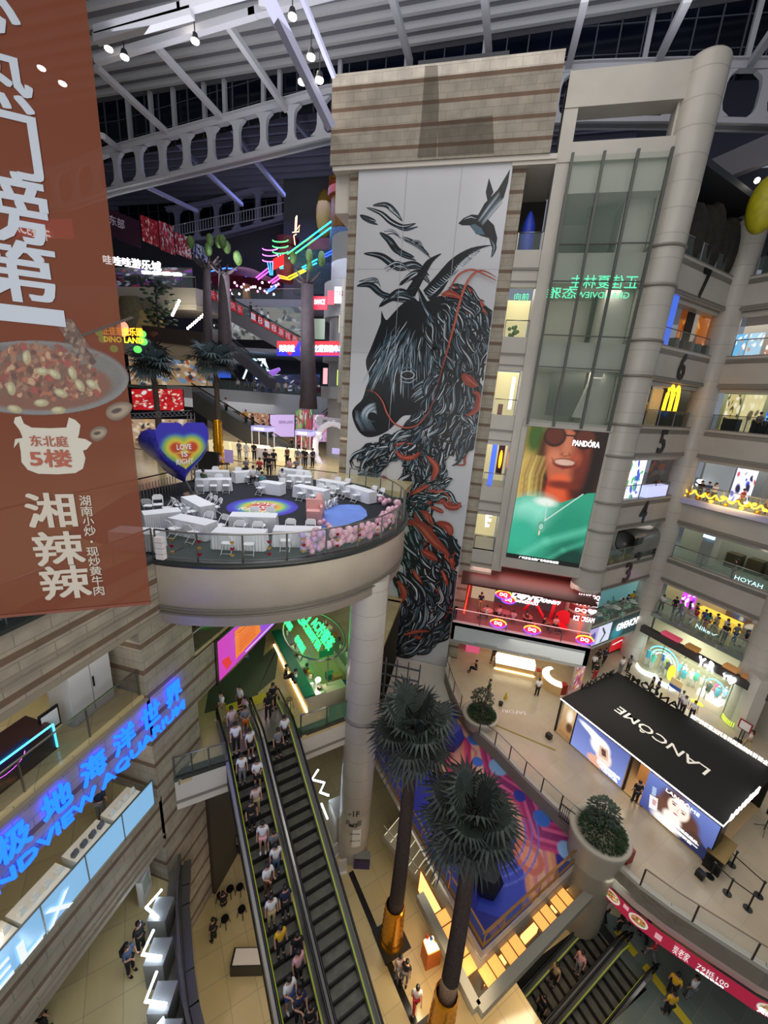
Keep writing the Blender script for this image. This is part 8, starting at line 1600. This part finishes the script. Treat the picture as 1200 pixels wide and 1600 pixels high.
# ================================================================= people
def skin(name,V,E,Rr,sub=1):
    me=bpy.data.meshes.new(name);me.from_pydata(V,E,[]);o=bpy.data.objects.new(name,me);COL.objects.link(o);md=o.modifiers.new('s','SKIN');md.use_smooth_shade=True
    for i,r in enumerate(Rr):me.skin_vertices[0].data[i].radius=(r,r) if not isinstance(r,tuple) else r
    me.skin_vertices[0].data[0].use_root=True
    if sub:o.modifiers.new('u','SUBSURF').levels=sub
    bpy.context.view_layer.update();out=bpy.data.meshes.new_from_object(o.evaluated_get(bpy.context.evaluated_depsgraph_get()));out.name=name;bpy.data.objects.remove(o);bpy.data.meshes.remove(me);return out
def chain(V,E,Rr,root,pts,rad):
    p=root
    for q_,r in zip(pts,rad):V.append(q_);Rr.append(r);E.append((p,len(V)-1));p=len(V)-1
    return p
def pose(kind):
    sit=kind == 'sit';hz=.5 if sit else .9
    hip=lambda s:(s*.09,0,hz-.02)
    if sit:kn=lambda s:(s*.11,.42,.5);an=lambda s:(s*.11,.44,.09)
    elif kind == 'walk':kn=lambda s:(s*.08,.16*s+.05,.5);an=lambda s:(s*.08,.26*s-.04,.08 if s>0 else .14)
    else:kn=lambda s:(s*.1,.02,.49);an=lambda s:(s*.11,0,.08)
    toe=lambda s:(an(s)[0],an(s)[1]+.16,max(.03,an(s)[2]-.05));sh=lambda s:(s*.17,0,hz+.49)
    if kind in ('phone','sit'):el=lambda s:(s*.22,.08,hz+.24);wr=lambda s:(s*.1,.3,hz+.32)
    elif kind == 'walk':el=lambda s:(s*.22,-.08*s,hz+.23);wr=lambda s:(s*.21,-.16*s+.08,hz+.02)
    else:el=lambda s:(s*.23,-.02,hz+.22);wr=lambda s:(s*.24,.06,hz-.01)
    fd=lambda s:Vector((0,.09,.03)) if kind in ('phone','sit') else Vector((0,.02,-.09))
    return hz,hip,kn,an,toe,sh,el,wr,fd
PB={}
for kind in ('stand','walk','phone','sit'):
    hz,hip,kn,an,toe,sh,el,wr,fd=pose(kind);V=[(0,0,hz)];E_=[];Rr=[.1]
    ch=chain(V,E_,Rr,0,[(0,0,hz+.2),(0,0,hz+.42),(0,0,hz+.53),(0,.01,hz+.6),(0,.03,hz+.7),(0,.01,hz+.79)],[.1,.12,.055,.055,.088,.06])
    for s in (-1,1):
        chain(V,E_,Rr,0,[hip(s),kn(s),an(s),toe(s)],[.08,.055,.042,.035])
        w=chain(V,E_,Rr,2,[sh(s),el(s),wr(s),tuple(Vector(wr(s))+fd(s)*.5)],[.05,.038,.026,.032])
        b=Vector(V[w])
        for k in range(4):o_=Vector(((k-1.5)*.018,0,0));f_=fd(s)*(.75+.12*(1-abs(k-1.4)/2));chain(V,E_,Rr,w,[tuple(b+o_+f_*.5),tuple(b+o_*1.1+f_+Vector((0,.012,-.012)))],[.009,.007])
        chain(V,E_,Rr,w,[tuple(b+Vector((-s*.035,.02,0))+fd(s)*.3)],[.009])
    bm_=skin('body',V,E_,Rr)
    me=bm_;m=MB().ell((0,.115,hz+.69),(.014,.022,.02),6,4).ell((-.085,.02,hz+.7),(.014,.02,.03),6,4).ell((.085,.02,hz+.7),(.014,.02,.03),6,4)
    import bmesh
    B=bmesh.new();B.from_mesh(bm_);t_=m.mesh('x',[]);B.from_mesh(t_);m2=MB().ell((-.032,.104,hz+.72),(.014,.008,.008),6,4).ell((.032,.104,hz+.72),(.014,.008,.008),6,4).ell((0,.106,hz+.645),(.024,.008,.006),6,4).mesh('y',[]);n0=len(B.faces);B.from_mesh(m2);B.faces.ensure_lookup_table()
    for i in range(n0,len(B.faces)):B.faces[i].material_index=1
    B.to_mesh(bm_);B.free()
    V=[(0,0,hz+.02)];E_=[];Rr=[(.16,.115)];chain(V,E_,Rr,0,[(0,0,hz+.22),(0,0,hz+.42),(0,0,hz+.5)],[(.15,.11),(.15,.11),(.09,.08)])
    for s in (-1,1):chain(V,E_,Rr,2,[sh(s),tuple(Vector(sh(s)).lerp(Vector(el(s)),.85))],[.072,.058])
    shirt=skin('shirt',V,E_,Rr);V=[(0,0,hz+.03)];E_=[];Rr=[(.145,.11)]
    Vs=[(0,0,hz+.03)];Es=[];Rs=[(.15,.112)]
    for s in (-1,1):chain(V,E_,Rr,0,[hip(s),kn(s),tuple(Vector(kn(s)).lerp(Vector(an(s)),.93))],[.098,.075,.06]);chain(Vs,Es,Rs,0,[hip(s),tuple(Vector(hip(s)).lerp(Vector(kn(s)),.85))],[.105,.09])
    long_=skin('trousers',V,E_,Rr);short=skin('shorts',Vs,Es,Rs)
    hz_=hz;hs=MB().ell((0,-.01,hz+.74),(.098,.112,.1),12,8).mesh('hair',[]);hl=MB().ell((0,-.01,hz+.74),(.1,.112,.1),12,8).ell((0,-.07,hz+.6),(.09,.05,.17),10,7).mesh('hair',[]);shoes=MB()
    for s in (-1,1):c=Vector(an(s)).lerp(Vector(toe(s)),.5);shoes.ell((c.x,c.y,max(.045,c.z-.01)),(.05,.13,.045),8,6)
    bag=MB().ob((0,-.19,hz+.3),(.26,.14,.36)).mesh('backpack',[]);PB[kind]=dict(body=bm_,shirt=shirt,trousers=long_,shorts=short,hair=hs,long=hl,shoes=shoes.mesh('shoes',[]),bag=bag)
CN=dict(white='#d8d8da',black='#101014',grey='#6c6e72',navy='#1c2440',blue='#2c4a8a',pink='#d09aa0',red='#a8202c',yellow='#d8a81c',brown='#5a3c28',orange='#c0601c',denim='#3c4c66',green='#3c5c40',beige='#a8946c',patterned='#c8b4b0',teal='#4a7a80')
skin_m=mat('skin_tone','#b98a70',.5);eye_m=mat('face_dark','#3a221c',.5);hair_m=mat('hair_black','#120e0c',.5);pm_={}
npers=[0]
def person(loc,face,kind,shirt,low,where,short=False,lng=False,bag=False,scale=1,group=None):
    """face: heading in degrees, 0 = towards +y"""
    D=PB[kind];npers[0] += 1
    r_=bpy.data.objects.new('person',D['body']);COL.objects.link(r_)
    if not D['body'].materials:D['body'].materials.append(skin_m);D['body'].materials.append(eye_m)
    r_.location=loc;r_.rotation_euler=(0,0,math.radians(face));r_.scale=(scale,scale,scale)
    def add(nm,me,mm):
        if not me.materials:me.materials.append(mm)
        o=bpy.data.objects.new(nm,me);COL.objects.link(o);o.parent=r_;o.material_slots[0].link='OBJECT';o.material_slots[0].material=mm
    c=lambda n:mat('cloth_'+n,CN[n],.8)
    add('shirt',D['shirt'],c(shirt));add('shorts' if short else 'trousers',D['shorts' if short else 'trousers'],c(low));add('hair',D['long' if lng else 'hair'],hair_m);add('shoes',D['shoes'],c('white' if short else 'black'))
    if bag:add('backpack',D['bag'],c('black'))
    tag(r_,'person, %s top, %s %s, %s'%(shirt,low,'shorts' if short else 'trousers',where),'person',group)
nums='first second third fourth fifth sixth seventh eighth ninth tenth eleventh twelfth thirteenth fourteenth fifteenth sixteenth seventeenth eighteenth nineteenth twentieth'.split()
# riders: crowded escalator. heading: coming down = along UD (135 deg from +y clockwise)
hd=math.degrees(math.atan2(-UD[0],UD[1]))
riders=[(-1.2,-.25,'patterned','grey',1),(-1.0,.35,'grey','orange',1),(-.1,-.3,'white','black',0),(.3,.28,'white','black',1),(1.2,-.3,'white','grey',0),(1.3,.28,'white','black',1),(2.1,0,'patterned','beige',0),(3.2,-.05,'white','pink',1),(4.3,.25,'white','denim',0),(4.7,-.2,'white','brown',0),(5.6,.25,'navy','black',0),(6.2,-.2,'yellow','black',0),(7.0,.2,'pink','black',0),(7.2,-.28,'white','blue',1),(8.3,.2,'black','black',0),(8.5,-.28,'black','grey',0),(9.3,.22,'white','grey',0),(9.6,-.25,'black','black',0),(10.4,.22,'white','black',0),(10.6,-.28,'white','black',1),(11.5,.2,'white','grey',0),(11.9,-.25,'grey','black',0),(2.5,-.3,'black','black',0),(3.7,.3,'grey','black',0),(5.2,-.3,'white','beige',0),(7.9,-.05,'navy','black',0),(8.9,0,'black','grey',0),(6.6,.3,'black','navy',0),(10.0,-.02,'black','black',0),(11.1,-.1,'black','navy',0),(12.4,.1,'white','black',0),(12.9,-.3,'black','black',0)]
for i,(a,l,s,lo,sh_) in enumerate(riders):
    k=math.floor(a/.4) if a>0 else a/.4;p=pt1((k+.5)*.4 if a>0 else a,l,0);p.z=F2-(.577*.4*(k+1) if a>0 else-.02)
    person(p,hd+random.uniform(-15,15),'phone' if i%4 == 1 else 'stand',s,lo,'%s rider from the top, crowded escalator'%(nums+['twenty-'+n for n in nums])[i],bool(sh_),i%3 == 0,i in (4,8,16),random.uniform(.96,1.04))
for a,l,s,lo,w in ((-1.4,-.1,'black','black','with a bag at the head of the emptier escalator'),(.3,.25,'white','black','stepping onto the emptier escalator'),(.7,-.2,'grey','black','in front on the emptier escalator'),(12.0,.25,'black','black','alone far down the emptier escalator')):
    k=math.floor(a/.4) if a>0 else a/.4;p=pt2((k+.5)*.4 if a>0 else a,l,0);p.z=F2-(.577*.4*(k+1) if a>0 else-.02);person(p,hd+180*(a<0),'stand',s,lo,w,lng=a<1)
for a,l,s,lo,w,f in ((1.6,.2,'pink','grey','higher on the escalator by the basement shops',0),(3.0,-.2,'beige','black','lower on the escalator by the basement shops',0),(4.2,.2,'black','black','last on the escalator by the basement shops',0)):
    k=math.floor(a/.4);p=pt3((k+.5)*.4,l,0);p.z=B1-.577*.4*(k+1);person(p,math.degrees(math.atan2(.766,-.643)),'stand',s,lo,w)
def at(x,y,z,face,kind,s,lo,w,**k):person(P(x,y,z=z),face,kind,s,lo,w,**k)
F_=[(348,1122,F2,150,'walk','white','beige','left of the crowded escalator head',dict(short=1)),(376,1112,F2,160,'stand','white','brown','just behind the crowded escalator head',{}),(385,1130,F2,150,'phone','patterned','grey','second in the queue at the crowded escalator head',{}),
 (427,1108,F2,-120,'stand','black','black','walking off by the tea counter stools',dict(lng=1)),(447,1068,F2+.2,-60,'sit','black','black','seated on the far bar stool',{}),(462,1075,F2+.2,-60,'sit','white','black','leaning over the green counter with a backpack',dict(bag=1)),(385,1037,F2,90,'sit','denim','blue','crouching under the purple screen',{}),(300,985,F3,200,'walk','black','black','on the third floor beyond the striped wall',{}),
 (205,1520,F1,-90,'phone','denim','black','with a backpack in the left hall',dict(bag=1,lng=1)),(222,1485,F1,80,'stand','black','black','half hidden by the light kiosk',{}),(160,1280,F2,30,'stand','navy','grey','behind the phone tables',{}),(70,1610,F1,0,'stand','brown','black','at the lower left edge',dict(lng=1)),
 (622,1528,B1,200,'stand','patterned','grey','left of the basement pair by the dark strip',dict(lng=1)),(632,1536,B1,170,'stand','black','grey','right of the basement pair by the dark strip',{}),(648,1577,B1,190,'walk','white','red','near the nearer palm base',{}),
 (942,1437,B1,30,'walk','patterned','black','arriving by the lit display',{}),(966,1455,B1,40,'stand','black','black','centre of the basement landing',{}),(985,1448,B1,20,'stand','grey','black','bending near the red banner',{}),(1003,1470,B1,-140,'walk','grey','black','nearest the banner on the basement landing',{}),(1040,1585,B1,10,'stand','yellow','black','on the near part of the landing',{}),(1046,1555,B1,-30,'stand','yellow','black','right side of the landing by yellow mats',{}),(1015,1500,B1,60,'walk','red','grey','middle right of the basement landing',{}),(1075,1560,B1,30,'stand','white','grey','farthest right on the basement landing',{}),(990,1440,B1,20,'stand','black','grey','under the red food banner',{}),
 (838,1088,F1,10,'stand','white','black','standing alone on the plaza before the oval counter',{}),(770,1035,F1,150,'walk','black','black','by the jewellery counter under the terrace',{}),(742,1052,F1,90,'sit','black','black','seated at the far left under the terrace',{}),(990,1255,F1+.1,0,'stand','black','black','inside the pavilion doorway',{}),(762,1090,F1,100,'stand','green','black','behind the back planter',{}),
 (925,1048,F1,190,'walk','white','black','left of the group beneath the dark fascia sign',{}),(932,1040,F1,200,'walk','black','black','middle of the group beneath the dark fascia sign',dict(lng=1)),(942,1038,F1,170,'walk','navy','black','right of the group beneath the dark fascia sign',{}),(968,1052,F1,20,'stand','white','grey','behind the pavilion corner',{}),(980,1050,F1,20,'stand','grey','black','next to the pavilion corner letters',dict(lng=1)),(928,1062,F1,20,'stand','black','red','at the left pavilion letters',{}),
 (1014,1085,F1,60,'stand','black','black','left of the pair behind the roof letters',dict(lng=1)),(1024,1087,F1,50,'stand','navy','black','right of the pair behind the roof letters',{}),(1060,1108,F1,150,'walk','white','denim','behind the pavilion, by the shop doorway',{}),(1064,1116,F1,150,'stand','white','black','second behind the pavilion, by the shop doorway',dict(lng=1)),(1078,1124,F1,150,'stand','white','black','third behind the pavilion, by the shop doorway',dict(lng=1)),(1165,1172,F1,60,'walk','patterned','beige','near the red-framed notice',dict(lng=1)),(1040,1035,F1,200,'stand','grey','beige','inside the glass shopfront',{}),
 (428,735,F4,200,'stand','black','black','left of the standing trio on the platform',{}),(421,745,F4,190,'stand','black','black','front of the standing trio on the platform',{}),(415,734,F4,180,'stand','black','black','right of the standing trio on the platform',{}),(319,765,F4,0,'sit','green','denim','seated at the second table from the black panel',{}),(345,734,F4,180,'sit','pink','black','seated behind the backmost table',{}),(396,757,F4,40,'sit','white','black','seated left behind the floor logo',{}),(410,768,F4,20,'sit','teal','white','seated in front behind the floor logo',{}),(406,742,F4,190,'sit','red','black','in red seated among the parcels',{}),(441,762,F4,10,'sit','white','grey','seated before the table right of the staff',{}),(453,742,F4,180,'sit','pink','black','seated left behind the table right of the staff',dict(lng=1)),(463,741,F4,190,'sit','grey','black','seated right behind the table right of the staff',dict(lng=1)),(385,742,F4,180,'sit','grey','black','seated at the table with red parcels',{})]
for i,(x,s,lo) in enumerate(((375,'grey','grey'),(390,'white','white'),(398,'black','black'),(468,'grey','beige'),(474,'black','grey'),(480,'black','black'),(488,'navy','black'),(452,'brown','black'))):person((P(x,742,Y=31.6).x,31.6-.4*(i%2),F4),10*i,'stand',s,lo,'%s from left at the market stalls'%nums[i])
for x,y,z,f,k_,s,lo,w,kw in F_:at(x,y,z,f,k_,s,lo,w,**kw)
# galleries on the right
cl=['white','black','grey','navy','red','blue','teal','patterned','beige']
for i,(t_,o_) in enumerate(((.12,.8),(.2,1.5),(.27,1.3),(.31,1.9),(.42,1.2),(.47,1.6),(.52,1.3),(.56,1.8),(.6,1.2),(.65,1.7),(.7,.8),(.74,1.6),(.83,1.3),(.36,2.2))):person(gp(F2,1,o_,t_),140+37*i,'walk',cl[i%9],cl[(i*2+1)%9],'%s from left in the second-floor crowd'%nums[i],lng=i%3 == 0)
person(gp(F3,1,.45,.62),60,'stand','black','grey','leaning by the third-floor railing at the far right',lng=1)
for i,(F,t_,o_,w) in enumerate(((F4,.16,.7,'left of the photo-taking group above the gold garland'),(F4,.22,.7,'middle of the photo-taking group above the gold garland'),(F4,.27,.8,'right of the photo-taking group above the gold garland'),(F4,.5,.6,'standing alone above the gold garland'),(F4,.68,.6,'near the sportswear word above the gold garland'),(F4,.8,1.2,'in front of the blue sign on the fourth floor'),(F4,.88,.6,'at the right end of the gold garland'),(F5,.42,1.0,'left of the three before the blue screen'),(F5,.5,.9,'middle of the three before the blue screen'),(F5,.6,.9,'right of the three before the blue screen'))):person(gp(F,1,o_,t_),150+20*i,'phone' if i<3 else 'stand',cl[(i*4+1)%9],'black',w,lng=i%2 == 0)
for i,(x,s) in enumerate(((2.1,'white'),(3.1,'pink'),(4.2,'pink'),(5.2,'brown'),(6.5,'black'),(7.4,'pink'))):person((x,29.9+.3*(i%2),F2),90-50*i,'sit',s,'black','%s from left, seated on the red-lit terrace'%nums[i])
person((1.6,31.2,F2),180,'stand','navy','beige','standing at the left end of the red-lit terrace')
for i in range(3):person(gp(F2,0,1.2+.5*i,.55+.1*i),80*i,'sit',['black','black','yellow'][i],'black','%s from left at the white cafe tables'%nums[i])
# fifth-floor gallery far behind and the two rear escalators
for i in range(16):x=372+i*8.2+(i%3)*2;person((P(x,610,Y=45.8).x,45.8+.5*(i%3),F5),180+15*(i%5),'stand',cl[(i*5)%9],'black','%s from left, fifth-floor back railing'%nums[i])
ra,rb=P(300,612,Y=37.7),P(512,742,Y=35.7)
for i,f in enumerate((.2,.27,.42,.47,.55,.6,.75,.8)):person(ra.lerp(rb,f)-ZZ*.2,-90,'stand',['black','white','yellow','black','navy','grey','black','black'][i],'black','%s from the top, grey rear escalator'%nums[i])
sa,sb=P(318,455,Y=41.7),P(478,545,Y=41.7)
for i,f in enumerate((.08,.3,.47,.53,.58,.64)):person(sa.lerp(sb,f)-ZZ*.2,-90,'stand',['black','black','black','grey','white','white'][i],'black','%s from the top, red-poster escalator'%nums[i])
# basement seating at the left
for i,(x,y) in enumerate(((360,1398),(345,1408),(375,1395),(352,1445),(378,1430))):
    p=P(x,y,z=B1);t=thing('cafe_stool','dark basement cafe chair left of the long escalators, %s from the wall'%nums[i],'chair',p);MB().cyl(p+ZZ*.45,.2,.05,12).build('seat',black,t);[MB().bar(p+Vector((a*.18,b*.18,0)),p+Vector((a*.12,b*.12,.45)),.03).build('leg',black,t) for a in (-1,1) for b in (-1,1)]
p=P(388,1510,z=B1);t=thing('promo_table','black-skirted table with printed sheets on the basement floor','table',p);MB().ob(p+ZZ*.37,(1.5,.7,.74),.3).build('skirt',black,t);MB().ob(p+ZZ*.755,(1.3,.6,.02),.3).build('sheets',mat('paper','#cfcac4',.6),t)
for i,(x,y,s) in enumerate(((372,1335,'grey'),(350,1420,'black'),(335,1470,'black'))):at(x,y,B1,40*i,'sit' if i == 1 else 'stand',s,'black','%s among the basement cafe chairs'%nums[i])
a,b=P(322,1310,z=2.4),P(352,1245,z=2.4);t=thing('cafe_fascia','warm lit script sign on the basement cafe front beneath the short deck','sign',a);MB().quad(a-ZZ*.6,b-ZZ*.6,b+ZZ*.7,a+ZZ*.7).build('board',mat('fascia_orange','#a86a28',.5,emit=.35),t);text('script','cafe bistro',a+(b-a)*.1-ZZ*.2+Vector((.05,-.03,0)),(b-a)*.8,ZZ*.5,lampy,t)
